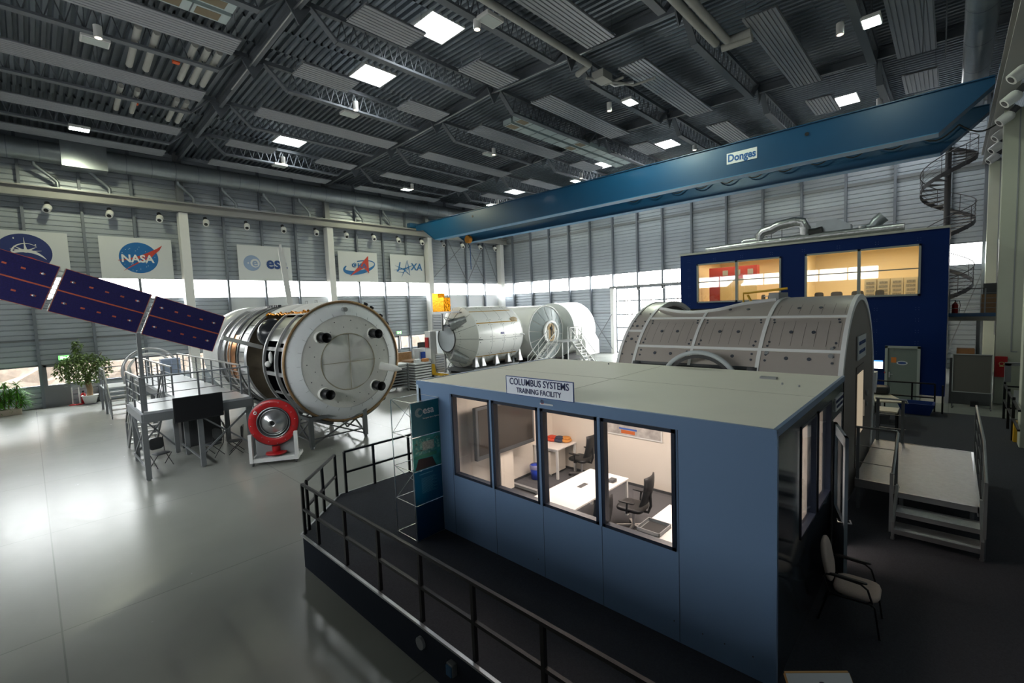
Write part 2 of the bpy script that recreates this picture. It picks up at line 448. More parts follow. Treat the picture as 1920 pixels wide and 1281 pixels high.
window_x(24.75, 25.7, 1.28, 2.5)
BM = [-36.75, -34.0, -31.4, -28.8, -26.2, -23.6, -21.03, -18.6, -16, -13.2, -10.55, -8, -5.4, -2.8, -.2, 1.3]
xs = [XW] + BM + [XR]
for a, b in zip(xs[:-1], xs[1:]): window_y(a, b, 6.32, 7.68)
for a, b in zip(xs[:-1], xs[1:]):
    if -23.7 < a < -6: window_y(a, b, 6.32, 7.68, YF)  # unseen band behind the camera, added to light the cabin front
mb = MB(); mb.box(-12, YF, 3.2, XR, -.5, 3.3); mb.box(-12, -.56, 3.3, XR, -.5, 4.3); struct('floor_added_shade_slab', mb, M_cladl)  # unseen slab and parapet, added to shade the lower cabin front
# glazed sliding gate in the back wall
for a, b in ((-23.5, -21.03), (-21.03, -18.6), (-18.6, -16), (-16, -13.2)): window_y(a, b, .05, 6.3, bars=(1.25, 2.5, 3.77, 5.04), w=.11)
t = T('gate_track', 'grey sliding track beam running above the tall glazed gate', 'track', (-17, YB - .3, 6.2))
mb = MB(); mb.box(-24, YB - .34, 6.28, -12.9, YB - .12, 6.46); t.part('rail', mb, M_steelgp)
for x in (-21, -18.6, -16.0): mb = MB(); mb.box(x - .1, YB - .32, 6.0, x + .1, YB - .14, 6.28); t.part('roller_hanger', mb, M_dgrey)
mb = MB(); mb.box(-23.95, YB - .3, 0, -23.6, YB - .05, 6.3); solo('gate_post', 'white post at the left edge of the tall glazed gate', 'post', mb, M_white, loc=(-23.8, YB - .2, 0))
# doors in the left wall
for k, (a, b) in enumerate(((.48, 1.46), (23.55, 24.55))):
    mb = MB(); mb.box(XW - .06, a - .09, 0, XW + .05, a, 2.52); mb.box(XW - .06, b, 0, XW + .05, b + .09, 2.52); mb.box(XW - .05, a, 0, XW + .06, b, 1.3); mb.box(XW - .05, a, 1.3, XW + .06, a + .12, 2.5); mb.box(XW - .05, b - .12, 1.3, XW + .06, b, 2.5); mb.box(XW - .05, a, 2.38, XW + .06, b, 2.5)
    o = struct('door_%d' % (k + 1), mb, M_steelgp)
    g = MB(); g.box(XW - .01, a + .12, 1.3, XW + .01, b - .12, 2.38); build('pane', g, M_glass, o)
    h = MB(); h.bar((XW + .12, b - .2, 1.12), (XW + .12, b - .06, 1.12), .03); h.bar((XW + .05, b - .08, 1.12), (XW + .12, b - .08, 1.12), .03); build('door_handle', h, M_steel, o)
# wind posts (thin steel posts between the big columns)
mb = MB()
for y in LM:
    if y in (7.88, 18.0, 28.2, 38.6, -2.3): continue
    mb.box(XW + .02, y - .07, 0, XW + .3, y + .07, 16.2)
struct('trim_2', mb, M_mull)
mb = MB()
for x in BM:
    if x > -23.7 and x < -13.3: z0 = 6.4
    else: z0 = 0
    mb.box(x - .07, YB - .32, z0, x + .07, YB - .02, 16.2)
struct('trim_3', mb, M_mull)
# horizontal rails on the walls
mb = MB()
mb.box(XW + .05, YF, 3.92, XW + .14, 10.4, 4.0); mb.box(XW + .05, 18, 3.85, XW + .14, 28, 3.93)
mb.box(XW, YB - .14, 3.9, -23.7, YB - .05, 3.98); mb.box(XW, YB - .16, 12.1, XR, YB - .05, 12.3)
struct('trim_4', mb, M_steelgp)
# X bracing rods on the walls
def brace(label, pts, group=None):
    mb = MB()
    for p, q in pts: mb.bar(p, q, .05)
    solo('wind_brace', label, 'brace', mb, M_steelgp, group, loc=pts[0][0])
brace('thin crossed steel rods on the left wall next to the far corner', [((XW + .34, 28.4, 7.8), (XW + .34, 33.3, 12)), ((XW + .34, 33.3, 7.8), (XW + .34, 30.9, 12)), ((XW + .34, 33.4, 7.8), (XW + .34, 36, 12)), ((XW + .34, 36, 7.8), (XW + .34, 33.4, 12)), ((XW + .34, 37.9, 7.8), (XW + .34, 36.1, 12))])
brace('crossed rods low on the back wall just left of the glazed gate', [((-26.2, YB - .3, .4), (-23.8, YB - .3, 3.8)), ((-26.2, YB - .3, 3.8), (-23.8, YB - .3, .4))])
brace('diagonal rod behind the far balcony beside the blue control building', [((-.3, YB - .35, .5), (1.3, YB - .35, 6))])

# white columns carrying the crane rails
LY = [-2.3, 7.85, 18.0, 28.15, 38.3]
for i, y in enumerate(LY):
    t = T('steel_column', 'white painted steel column on the left wall, %s' % ['behind the start of the rail', 'between the round blue logo board and the lighter logo board', 'just left of the board with the red arrow logo', 'at the left end of the blue crane', 'in the far corner of the hall'][i], 'column', (-38, y, 0), group=None)
    mb = MB(); mb.box(-38.3, y - .26, 0, -37.6, y + .26, 12.05); t.part('shaft', mb, M_white, bevel=.02)
    mb = MB(); mb.box(-38.3, y - .2, 12.05, -37.9, y + .2, 16.1); t.part('upper_shaft', mb, M_steelgp)
for i, y in enumerate((18.0, 28.15, 38.6)):
    t = T('steel_column', 'tall pale column on the right wall, %s' % ['nearest, cut by the right picture edge', 'with the red fire box on it', 'farthest, beside the spiral stair'][i], 'column', (1.6, y, 0))
    w = 1.05
    mb = MB(); mb.box(1.37, y - .26, 0, 2.35, y + .26, 12.0); t.part('shaft', mb, mat('pale_green_white', (.50, .52, .42), .5, var=.03), bevel=.02)
    mb = MB(); mb.box(1.80, y - .285, 2.2, 1.84, y - .262, 12.0); mb.box(1.84, y - .285, 2.2, 2.0, y - .262, 2.24); t.part('conduit', mb, M_grey)

# crane rails
for nm, lb, x0, x1 in (('a', 'long grey crane rail beam along the left wall above the logo boards', -38.0, -37.3), ('b', 'dark crane rail beam along the right wall', 1.0, 1.7)):
    t = T('crane_rail', lb, 'rail', ((x0 + x1) / 2, 16, 12.08))
    mb = MB(); mb.box(x0 + .1, YF, 12.08, x1 - .1, YB - .2, 12.14); xm = (x0 + x1) / 2
    mb.box(xm - .02, YF, 12.14, xm + .02, YB - .2, 12.62); mb.box(x0 + .05, YF, 12.62, x1 - .05, YB - .2, 12.68)
    t.part('beam', mb, mat('rail_beam', (.30, .30, .29), .5, .2))
    mb = MB(); mb.box(xm - .04, YF, 12.68, xm + .04, YB - .2, 12.76); t.part('rail_head', mb, M_steel)

# roof trusses hung under the deck, one per bay and row
TXS = [-2.8, -7.8, -12.85, -17.9, -22.9, -28.0, -33.0]
GY = [-2.3, 7.9, 18.05, 28.2, 38.35]
BAY = ['nearest bay', 'second bay', 'third bay', 'farthest bay']
def truss(x, y0, y1, label):
    zt = dk(x) - .12; zb = dk(x) - 1.19
    t = T('roof_truss', label, 'truss', (x, y0, zb), group='steel trusses under the roof')
    ya, yb = y0 + 1.45, y1 - 1.4
    mb = MB(); mb.box(x - .09, y0 + .2, zt - .18, x + .09, y1 - .2, zt); t.part('top_chord', mb, M_truss)
    mb = MB(); mb.box(x - .15, ya, zb - .03, x + .15, yb, zb + .06)
    mb.bar((x, ya, zb), (x, y0 + .45, zt - .15), .26, .08); mb.bar((x, yb, zb), (x, y1 - .45, zt - .15), .26, .08); t.part('bottom_chord', mb, M_truss)
    mb = MB(); n = 14; L = yb - ya
    for i in range(n):
        a = ya + L * i / n; b = ya + L * (i + .5) / n; c = ya + L * (i + 1) / n
        mb.bar((x, a, zb + .05), (x, b, zt - .18), .035); mb.bar((x, b, zt - .18), (x, c, zb + .05), .035)
    t.part('web', mb, M_truss)
for i, x in enumerate(TXS):
    for j in range(4):
        truss(x, GY[j], GY[j + 1], 'grey steel roof truss, %s row from the right wall, %s of the hall' % (ORD[i], BAY[j]))
# cross girders between the bays
for j, y in enumerate(GY[1:4]):
    t = T('roof_girder', 'steel cross girder of the roof %s' % ['nearest the camera', 'in the middle of the hall', 'right above the blue crane'][j], 'girder', (-18, y, 15.6))
    mb = MB()
    for s0, s1 in ((XW + .4, -18), (-18, XR)):
        for zz, w in ((-.12, .26), (-.5, .16)):
            mb.bar((s0, y, dk(s0) + zz), (s1, y, dk(s1) + zz), w, .08)
        mb.bar((s0, y, dk(s0) - .3), (s1, y, dk(s1) - .3), .03, .34)
    t.part('beam', mb, M_truss)
    for x in TXS: mb = MB(); mb.prism([(y - .5, dk(x) - .3), (y + .5, dk(x) - .3), (y, dk(x) - 1.1)], 'x', x - .03, x + .03); t.part('gusset', mb, M_truss)
    mb = MB()
    for s0, s1 in ((-25.5, -18), (-18, -11.6)): mb.bar((s0, y - .16, dk(s0) - .6), (s1, y - .16, dk(s1) - .6), .05, .05)
    t.part('light_strip', mb, M_steel)

# ribbed heating panels
def rib_panel(x0, x1, y0, y1, label):
    xc = (x0 + x1) / 2; z = dk(xc) - 1.0; mb = MB(); n = 8; w = (x1 - x0) / n; sl = (dk(x1) - dk(x0)) / (x1 - x0)
    t = T('heating_panel', label, 'ceiling panel', (xc, y0, z), group='ribbed heating panels under the roof')
    prof = []
    for i in range(n):
        a = x0 + i * w; prof += [(a, 0), (a + w * .7, 0), (a + w * .78, .04), (a + w * .95, .04)]
    prof.append((x1, 0)); k = len(prof)
    vs = [(x, y0, z + d + sl * (x - xc)) for x, d in prof] + [(x, y1, z + d + sl * (x - xc)) for x, d in prof]
    mb.add(vs, [(i, i + 1, k + i + 1, k + i) for i in range(k - 1)])
    mb.add([(x0, y0, z + .07 + sl * (x0 - xc)), (x1, y0, z + .07 + sl * (x1 - xc)), (x1, y1, z + .07 + sl * (x1 - xc)), (x0, y1, z + .07 + sl * (x0 - xc))], [(0, 1, 2, 3)])
    t.part('sheet', mb, M_panel)
    for yy in (y0 + .15, (y0 + y1) / 2, y1 - .15):
        for xx in (x0 + .1, x1 - .1): mb = MB(); mb.bar((xx, yy, z + .06), (xx, yy, dk(xx) + .03), .012); t.part('hanger_rod', mb, M_truss)
PX = [(-2.0, -.7), (-6.0, -4.8), (-11.3, -9.95), (-16.6, -15.15), (-21.7, -20.4), (-26.85, -25.65), (-31.95, -30.8), (-36.0, -34.9)]
for i, (a, b) in enumerate(PX):
    segs = []
    short = i in (3, 4, 6)
    segs.append((-.9, 6.7, 0))
    if i == 2: segs.append((9.1, 17.1, 1))
    elif short: segs += [(9.1, 11.7, 1), (14.5, 17.1, 1)]
    else: segs.append((9.1, 17.1, 1))
    segs.append((19.5, 27.6, 2))
    segs.append((29.9, 32.7 if i in (0, 1, 3, 4, 6) else 37.3, 3))
    for k, (c, d, bay) in enumerate(segs):
        ex = (' before the skylight' if c < 10 else ' beyond the skylight') if (short and bay == 1) else ''
        rib_panel(a, b, c, d, 'grey ribbed ceiling panel, %s row from the right wall, %s%s' % (ORD[i], BAY[bay], ex))

# lamps under the trusses
def highbay(x, y, lit, label):
    z = dk(x) - 1.3
    t = T('highbay_lamp', label, 'lamp', (x, y, z), group='flat high bay lamps under the trusses')
    mb = MB(); mb.box(x - .3, y - .42, z, x + .3, y + .42, z + .14); t.part('housing', mb, M_white, bevel=.02)
    mb = MB(); mb.box(x - .25, y - .37, z - .012, x + .25, y + .37, z); t.part('diffuser', mb, M_lampW if lit else mat('lamp_off', (.45, .50, .48), .3))
    for yy in (y - .25, y + .25): mb = MB(); mb.bar((x, yy, z + .14), (x, yy, dk(x) - .1), .02); t.part('hanger_rod', mb, M_truss)
    if lit: spot('lamp_light', (x, y, z - .05), (x, y, 0), 650 if (x < -32 and y < 25) else (1300 if x == -12.4 and y > 20 else 200), (.98, 1, .68) if x < -32 else (.86, 1, .80), 172, .3, .3)
def cylspot(x, y, label, lit=True):
    z = dk(x) - 1.55
    t = T('cylinder_spot', label, 'lamp', (x, y, z), group='small cylinder lamps beside the high bay lamps')
    mb = MB(); mb.cyl((x, y, z), (x, y, z + .42), .13); t.part('housing', mb, M_white)
    mb = MB(); mb.cyl((x, y, z - .006), (x, y, z), .10); t.part('lens', mb, M_lampw if lit else M_grey)
    tx = min(TXS, key=lambda q: abs(q - x)); mb = MB(); mb.bar((x, y, z + .42), (x, y, z + .62), .02); mb.bar((x, y, z + .6), (tx, y, dk(tx) - 1.14), .03); t.part('arm', mb, M_truss)
HB = [(-33.0, 2.7, 1), (-23.3, 2.6, 0), (-33, 12.6, 0), (-23.2, 12.6, 0), (-12.4, 12.5, 0), (-33, 22.6, 1), (-23.1, 22.7, 0), (-12.4, 22.6, 1), (-2.4, 22.5, 1), (-33, 32.3, 1), (-23.3, 32.9, 1)]
HN = ['lit, nearest on the left by the wide duct', 'unlit, nearest bay over the platform', 'unlit, second bay by the left wall', 'unlit, beside a skylight', 'unlit, near the top middle of the picture', 'lit, third bay by the left wall', 'unlit, third bay in the middle', 'lit, over the air diffusers row', 'lit and glowing green near the right wall', 'lit, far bay by the left wall', 'lit, far bay behind the crane']
for (x, y, l), nm in zip(HB, HN): highbay(x, y, l, 'flat rectangular high bay lamp, ' + nm)
CS = [(-22.4, 2.6), (-22, 12.3), (-12.8, 12.2), (-22.4, 22.4), (-31.6, 12.3), (-13.4, 22.2), (-3.3, 22.1), (-12.9, 32.2), (-3, 31.9), (-22, 31.9), (-31.9, 22.4), (-31.6, 31.8)]
CN = ['nearest bay', 'second bay over the spacecraft', 'second bay near the top middle', 'third bay middle row', 'second bay near the left wall', 'third bay beside a lit lamp', 'third bay near the right wall', 'far bay over the blue building', 'far bay above the crane sign end', 'far bay middle row', 'third bay near the left wall', 'far bay near the left wall']
for (x, y), nm in zip(CS, CN): cylspot(x, y, 'small hanging cylinder lamp, ' + nm)

# big spiral duct along the left wall with drop pipes
t = T('ventilation_duct', 'big round zinc ventilation duct along the top of the left wall', 'duct', (-37.3, 16, 14.0))
mb = MB(); mb.cyl((-37.3, YF + .3, 14.6), (-37.3, YB - 1, 14.6), .58, 28); t.part('pipe', mb, M_duct)
mb = MB()
y = YF + 1
while y < YB - 1.5: mb.rev([(.60, -.02), (.60, .02)], (-37.3, y, 14.6), 'y', 28); y += 1.25
t.part('seams', mb, M_mull)
mb = MB(); mb.box(-37.95, 2.1, 13.85, -36.65, 4.1, 15.3); t.part('box_section', mb, M_duct)
DR = [1.9, 4.2, 8.6, 11.2, 13.9, 16.5, 21.2, 24.0, 33]
for i, y in enumerate(DR):
    mb = MB(); xx = -37.9
    mb.tube([(-37.5, y - .9, 14.2), (-37.6, y - .9, 13.9), (xx, y - .15, 13.3), (xx, y, 13.1), (xx, y, 12.7)], .1, 10)
    t.part('drop_pipe', mb, M_duct)
# air nozzles under both rails
def nozzle(x, y, z, sx, label):
    t = T('air_nozzle', label, 'nozzle', (x, y, z), group='white air nozzles under the crane rails')
    mb = MB(); mb.cyl((x - .25 * sx, y, z + .42), (x, y, z + .15), .12); t.part('neck', mb, M_dgrey)
    d = Vector((.75 * sx, -.25, -.62)).normalized(); p = Vector((x, y, z + .12))
    mb = MB(); mb.cyl(p, p + d * .34, .20, 18, r2=.18); mb.sphere(p, .2, 16); t.part('barrel', mb, M_white)
    q = p + d * .342
    mb = MB(); mb.cyl(q, q + d * .01, .11, 16); t.part('mouth', mb, M_blk)
NY = [-1.3, 1.38, 4.11, 6.6, 9.21, 11.79, 14.38, 16.94, 19.54, 22.14, 24.7, 27.35, 29.98, 32.56, 35.09, 37.4]
for i, y in enumerate(NY): nozzle(-37.85, y, 11.48, 1, 'white round air nozzle on the left wall, %s from the left edge' % ORD[i])
for i, y in enumerate([22.1, 24.7, 27.3, 30, 32.5, 35]): nozzle(1.45, y, 11.48, -1, 'pale air nozzle on the right wall, %s from the right picture edge' % ORD[i])

# ceiling diffuser rows
def diffuser(x0, x1, y0, y1, nb, tan, label):
    z = dk((x0 + x1) / 2) - 1.2
    t = T('air_diffuser', label, 'air diffuser', ((x0 + x1) / 2, y0, z))
    L = (y1 - y0) / nb
    mb = MB(); mb.box(x0, y0, z, x1, y1, z + .3); t.part('casing', mb, mat('diffuser_pale', (.42, .50, .50), .4))
    mb = MB()
    for i in range(nb + 1): mb.box(x0 - .02, y0 + i * L - .02, z - .012, x1 + .02, y0 + i * L + .02, z)
    t.part('frame', mb, M_truss)
    for i in tan: mb = MB(); mb.box(x0 + .08, y0 + i * L + .12, z - .01, x1 - .08, y0 + (i + 1) * L - .3, z - .002); t.part('grille', mb, mat('grille_tan', (.20, .16, .10), .6))
diffuser(-18.62, -18.02, 20.3, 33, 11, (0, 5), 'long pale air diffuser in the middle roof bay, right one of two rows')
diffuser(-19.42, -18.80, 20.3, 33, 11, (0, 5), 'long pale air diffuser in the middle roof bay, left one of two rows')
diffuser(-18.62, -18.02, -1, 5.9, 6, (4, 5), 'pale air diffuser at the top left of the picture, right one of two rows')
diffuser(-19.42, -18.80, -1, 5.9, 6, (4, 5), 'pale air diffuser at the top left of the picture, left one of two rows')
# ducts and pipes
def pipes(name, label, cat, paths, r, m, org):
    t = T(name, label, cat, org)
    for p in paths: mb = MB(); mb.tube(p, r, 12); t.part('pipe', mb, m)
pipes('insulated_pipes', 'pale insulated pipe under the roof, left of the middle', 'pipe', [[(-11.75, 2, 15.3), (-11.75, 17.9, 15.3), (-12.6, 18.2, 15.3)]], .13, M_tube, (-11.75, 2, 15.3))
pipes('insulated_pipes', 'pair of pale insulated pipes under the roof at the top right', 'pipe', [[(-7.15, 3, 15.15), (-7.15, 20.1, 15.15)], [(-6.75, 3, 15.15), (-6.75, 20.2, 15.15), (-5.9, 20.3, 15.15)], [(-7.1, 20.65, 15.15), (-5.95, 20.65, 15.1)]], .15, M_tube, (-7.2, 3, 15.15))
pipes('white_air_hoses', 'white round air tubes under the roof at the upper left', 'tube', [[(-22, y, 15.72), (-25.2, y + .1, 15.58)] for y in (3.73, 4.28, 5.5, 5.95, 6.35)], .12, M_tube, (-23, 5, 15.6))
pipes('white_air_hoses', 'white round air tubes under the roof nearer the left wall', 'tube', [[(-27.4, y, 15.5), (-30.2, y + .1, 15.4)] for y in (3.8, 4.4, 5.9, 6.3)], .11, M_tube, (-29, 5, 15.4))
pipes('roof_conduit', 'thin cross pipe joining the pale pipe to a ceiling panel', 'pipe', [[(-12.4, 18.6, 15.2), (-11.3, 21, 15.25), (-10.3, 21.2, 15.3)], [(-12.2, 19.8, 15.2), (-11.4, 20.2, 15.4)]], .06, M_tube, (-12, 19, 15.2))
t = T('air_handling_unit', 'small pale box unit hanging beside the bright striped panel', 'ventilation unit', (-12.0, 19.2, 15.1))
mb = MB(); mb.box(-12.3, 18.9, 15.15, -11.7, 19.7, 15.5); t.part('box', mb, M_tube)
mb = MB(); mb.tube([(-12, 19.7, 15.3), (-12.0, 20.4, 15.3), (-11.2, 20.8, 15.3)], .08, 8); t.part('pipe', mb, M_steel)
t = T('roof_fan', 'big round duct elbow high in the right corner of the roof', 'duct', (.6, 21, 13.2))
mb = MB(); mb.cyl((-.2, 20.4, 14.2), (-.2, 20.4, 15.9), .75, 24); t.part('drum', mb, M_duct)
mb = MB(); mb.cyl((.55, 20.8, 14.6), (.55, YB - 2, 14.6), .45, 24); t.part('pipe', mb, M_duct)
mb = MB()
for y in (23, 26, 29, 32, 35): mb.rev([(.47, -.03), (.47, .03)], (.55, y, 14.6), 'y', 24)
t.part('seams', mb, M_mull)
mb = MB()
for x, y in ((-.9, 21.5), (-.35, 22.5)): mb.bar((x, y, 12.0 + .8), (x, y, 16), .03)
solo('hanging_rods', 'two thin dark rods hanging from the roof at the upper right', 'rod', mb, M_truss, loc=(-.6, 22, 12.8))
for k, (x, y) in enumerate(((-23.8, 5.2), (-29, 4.5))):
    mb = MB(); mb.box(x - .12, y - .12, dk(x) - .95, x + .12, y + .12, dk(x) - .8)
    solo('roof_actuator', 'small orange device between the white roof tubes, %s' % ['right one', 'left one'][k], 'device', mb, mat('orange_plastic', (.7, .09, .01), .5), loc=(x, y, dk(x) - .95))

# outdoors
mb = MB(); mb.add([(-140, -60, -.05), (-39, -60, -.05), (-39, 120, -.05), (-140, 120, -.05)], [(0, 1, 2, 3)]); mb.add([(-39, 40, -.05), (40, 40, -.05), (40, 140, -.05), (-39, 140, -.05)], [(0, 1, 2, 3)])
solo('outdoor_ground', 'pale ground outside the windows', 'ground', mb, mat('dry_grass', (.07, .06, .045), .9, var=.3, scale=1))['kind'] = 'structure'
mb = MB(); random.seed(4); n = 70; rows = 8; vs = []
for j in range(rows):
    for i in range(n): vs.append((-42.5 - j * .55 + random.uniform(-.2, .2), -14 + i * .95, max(-.1, -.05 + .62 * j + random.uniform(-.3, .3))))
mb.add(vs, [(j * n + i, j * n + i + 1, (j + 1) * n + i + 1, (j + 1) * n + i) for j in range(rows - 1) for i in range(n - 1)])
m = mat('winter_hedge', (.095, .068, .048), .9, var=.75, scale=2.2, bump=1, bscale=5)
o = solo('hedge_bank', 'pale brown leafless hedge on a bank outside the low windows', 'hedge', mb, m); o['kind'] = 'stuff'
mb = MB()
for i in range(60):
    x = -34 + i * .55 + random.uniform(-.3, .3); y = 58 + random.uniform(-4, 6); mb.cyl((x, y, 0), (x + random.uniform(-.4, .4), y, random.uniform(11, 17)), .10, 6, r2=.03)
o = solo('tree_line', 'faint bare tree trunks outside the glazed gate', 'trees', mb, mat('bark_hazed', (.42, .36, .33), .9), loc=(-18, 58, 0)); o['kind'] = 'stuff'  # distance haze is put into the pale trunk colour
# ------------------------------------------------------------------ blue bridge crane
t = T('bridge_crane', 'big blue double girder bridge crane spanning the hall', 'crane', (-18, 28.3, 11.3))
def girder(y, w, nm):
    poly = [(-37.3, 12.98), (1.02, 12.98), (1.02, 12.72), (-.55, 11.3), (-34.4, 11.3), (-36.1, 12.4), (-37.3, 12.5)]
    mb = MB(); mb.prism(poly, 'y', y, y + w); t.part('girder', mb, M_crane)
    mb = MB(); mb.box(-34.4, y - .1, 11.27, -.55, y + w + .1, 11.31); t.part('bottom_flange', mb, mat('crane_blue_lit', (.06, .20, .36), .5))  # lighter blue underside: light from the floor below put into the colour
    mb = MB(); mb.box(-37.3, y - .08, 12.98, 1.02, y + w + .08, 13.02); mb.bar((-.55, y + w / 2, 11.29), (1.02, y + w / 2, 12.71), w + .2, .03); mb.bar((-34.4, y + w / 2, 11.29), (-36.1, y + w / 2, 12.39), w + .2, .03); t.part('top_flange', mb, M_crane)
girder(26.4, .5, 'near'); girder(30.2, .5, 'far')
for x in (-37.65, 1.35):
    mb = MB(); mb.box(x - .25, 25.8, 12.78, x + .25, 31.4, 13.2); t.part('end_carriage', mb, M_crane)
t2 = T('maker_sign', 'small white sign plate with blue lettering on the blue crane girder', 'sign', (-8.05, 26.38, 12.3))
mb = MB(); mb.box(-8.86, 26.37, 11.97, -7.38, 26.395, 12.53); t2.part('plate', mb, mat('sign_bright', (.75, .78, .78), .5))
t2.text('lettering', 'Donges', .52, mat('sign_blue_text', (.01, .10, .32), .5), (-8.12, 26.365, 12.25), (1, 0, 0), (0, 0, 1), bold=.035, sx=.86)
for x in (-29.2, -5.2): mb = MB(); mb.cyl((x, 26.39, 12.55), (x, 26.36, 12.55), .09); t.part('bolt_hole', mb, M_blk)
# festoon cables between the girders
t3 = T('festoon_cables', 'black cable loops hanging along the far crane girder', 'cable', (-8, 29.9, 11.9))
pth = []
for i in range(12):
    x0 = -17 + i * 1.55
    mb = MB(); mb.tube([(x0 + 1.55 * k / 8, 29.95, 12.35 - .5 * math.sin(math.pi * k / 8)) for k in range(9)], .035, 6); t3.part('cable', mb, M_blk)
t4 = T('crane_hook', 'orange hook block hanging from the crane near its left end', 'hook', (-33.5, 29.7, 10.9))
mb = MB(); mb.box(-33.75, 29.5, 11.15, -33.25, 29.75, 11.75); mb.cyl((-33.5, 29.45, 11.45), (-33.5, 29.8, 11.45), .36, 18); t4.part('block', mb, mat('orange_hook', (.62, .24, .02), .5))
mb = MB(); mb.tube([(-33.5, 29.62, 11.15), (-33.5, 29.62, 10.95), (-33.38, 29.62, 10.85), (-33.42, 29.62, 10.7), (-33.55, 29.62, 10.68)], .04, 8); t4.part('hook', mb, M_dgrey)
mb = MB(); mb.box(-33.6, 29.5, 11.75, -33.4, 29.75, 12.0); t4.part('hanger', mb, M_dgrey)
mb = MB(); mb.cyl((-33.3, 29.62, 10.9), (-33.3, 29.62, 8.6), .035, 8); solo('pull_strap', 'thin blue and green strap hanging below the crane hook', 'strap', mb, mat('strap_blue', (.01, .08, .25), .6), loc=(-33.3, 29.62, 8.6))

# ------------------------------------------------------------------ logo boards on the left wall (z 7.6 .. 10.2)
BX = -38.12
def board(y0, y1, label):
    t = T('logo_board', label, 'sign', (BX, (y0 + y1) / 2, 7.6))
    mb = MB(); mb.box(BX - .04, y0, 7.6, BX, y1, 10.22); t.part('panel', mb, M_board); return t
def P(y, z, d=.012): return (BX + d, y, z)
def disc(mb, yc, zc, ry, rz, d=.01, n=48):
    mb.add([P(yc + ry * math.cos(2 * math.pi * i / n), zc + rz * math.sin(2 * math.pi * i / n), d) for i in range(n)], [tuple(range(n))])
SD = [0]
def stroke(mb, pts, ws, d=.02):
    """flat ribbon through (y,z) points with per point widths"""
    SD[0] = (SD[0] + 1) % 7; d += .0012 * SD[0]; vs = []
    for i, p in enumerate(pts):
        a = pts[max(0, i - 1)]; b = pts[min(len(pts) - 1, i + 1)]
        dx, dz = b[0] - a[0], b[1] - a[1]; l = math.hypot(dx, dz) or 1
        nx, nz = -dz / l, dx / l; w = ws[i] / 2
        vs += [P(p[0] + nx * w, p[1] + nz * w, d), P(p[0] - nx * w, p[1] - nz * w, d)]
    mb.add(vs, [(2 * i, 2 * i + 1, 2 * i + 3, 2 * i + 2) for i in range(len(pts) - 1)])
def arc(yc, zc, ry, rz, a0, a1, n=20, rot=0):
    o = []
    for i in range(n + 1):
        a = R(a0 + (a1 - a0) * i / n); y, z = ry * math.cos(a), rz * math.sin(a)
        o.append((yc + y * math.cos(R(rot)) - z * math.sin(R(rot)), zc + y * math.sin(R(rot)) + z * math.cos(R(rot))))
    return o
WY, WZ = (0, 1, 0), (0, 0, 1)
# 1 round dark blue emblem with white arcs
t = board(-1.65, 2.08, 'white board with a round dark blue emblem of white arcs, behind the solar wing')
mb = MB(); disc(mb, .25, 9.0, 1.13, 1.05); t.part('emblem_disc', mb, mat('emblem_navy', (.02, .035, .15), .5))
mb = MB()
stroke(mb, arc(.25, 7.7, 1.15, 1.4, 130, 42, 20), [.02 + .16 * math.sin(math.pi * i / 20) for i in range(21)])
stroke(mb, [(.32, 9.05), (.29, 9.4), (.27, 9.85)], [.16, .06, .01])
stroke(mb, arc(.3, 9.05, .55, .45, 165, 20, 16, 14), [.08 - .004 * i for i in range(17)])
for q in ((-.15, 9.35), (-.3, 9.2), (.75, 9.32), (.95, 9.12)): stroke(mb, [(.3, 9.05), q], [.12, .01])
disc(mb, -.12, 9.78, .03, .05, .02); disc(mb, .72, 9.45, .03, .04, .02)
t.part('white_arcs', mb, M_white)
mb = MB(); stroke(mb, arc(.25, 7.55, .9, 1.2, 110, 60, 8), [.05] * 9, .022); t.part('red_arc', mb, M_red)
# 2 blue disc with red vector
t = board(3.45, 7.13, 'white board with a bright blue disc and a red swoosh')
mb = MB(); disc(mb, 5.35, 8.95, 1.0, .98); t.part('emblem_disc', mb, mat('emblem_blue', (.012, .13, .36), .5))
mb = MB()
stroke(mb, [(4.3, 8.75), (4.9, 8.86), (5.5, 9.02), (6.05, 9.28), (6.4, 9.55), (6.6, 9.8)], [.03, .1, .2, .26, .16, .02], .018)
stroke(mb, [(4.55, 8.12), (5.0, 8.45), (5.5, 8.78), (6.0, 9.08), (6.4, 9.5)], [.02, .06, .08, .1, .02], .018)
t.part('red_swoosh', mb, mat('swoosh_red', (.50, .05, .03), .5))
t.text('lettering', 'NASA', .66, M_white, P(5.28, 8.87, .03), WY, WZ, bold=.028, sx=.98)
mb = MB(); random.seed(3)
for i in range(26): a = random.uniform(0, 6.28); rr = random.uniform(.45, .9); disc(mb, 5.35 + rr * math.cos(a), 8.95 + rr * math.sin(a), .018, .02, .017, 6)
t.part('white_specks', mb, M_white)
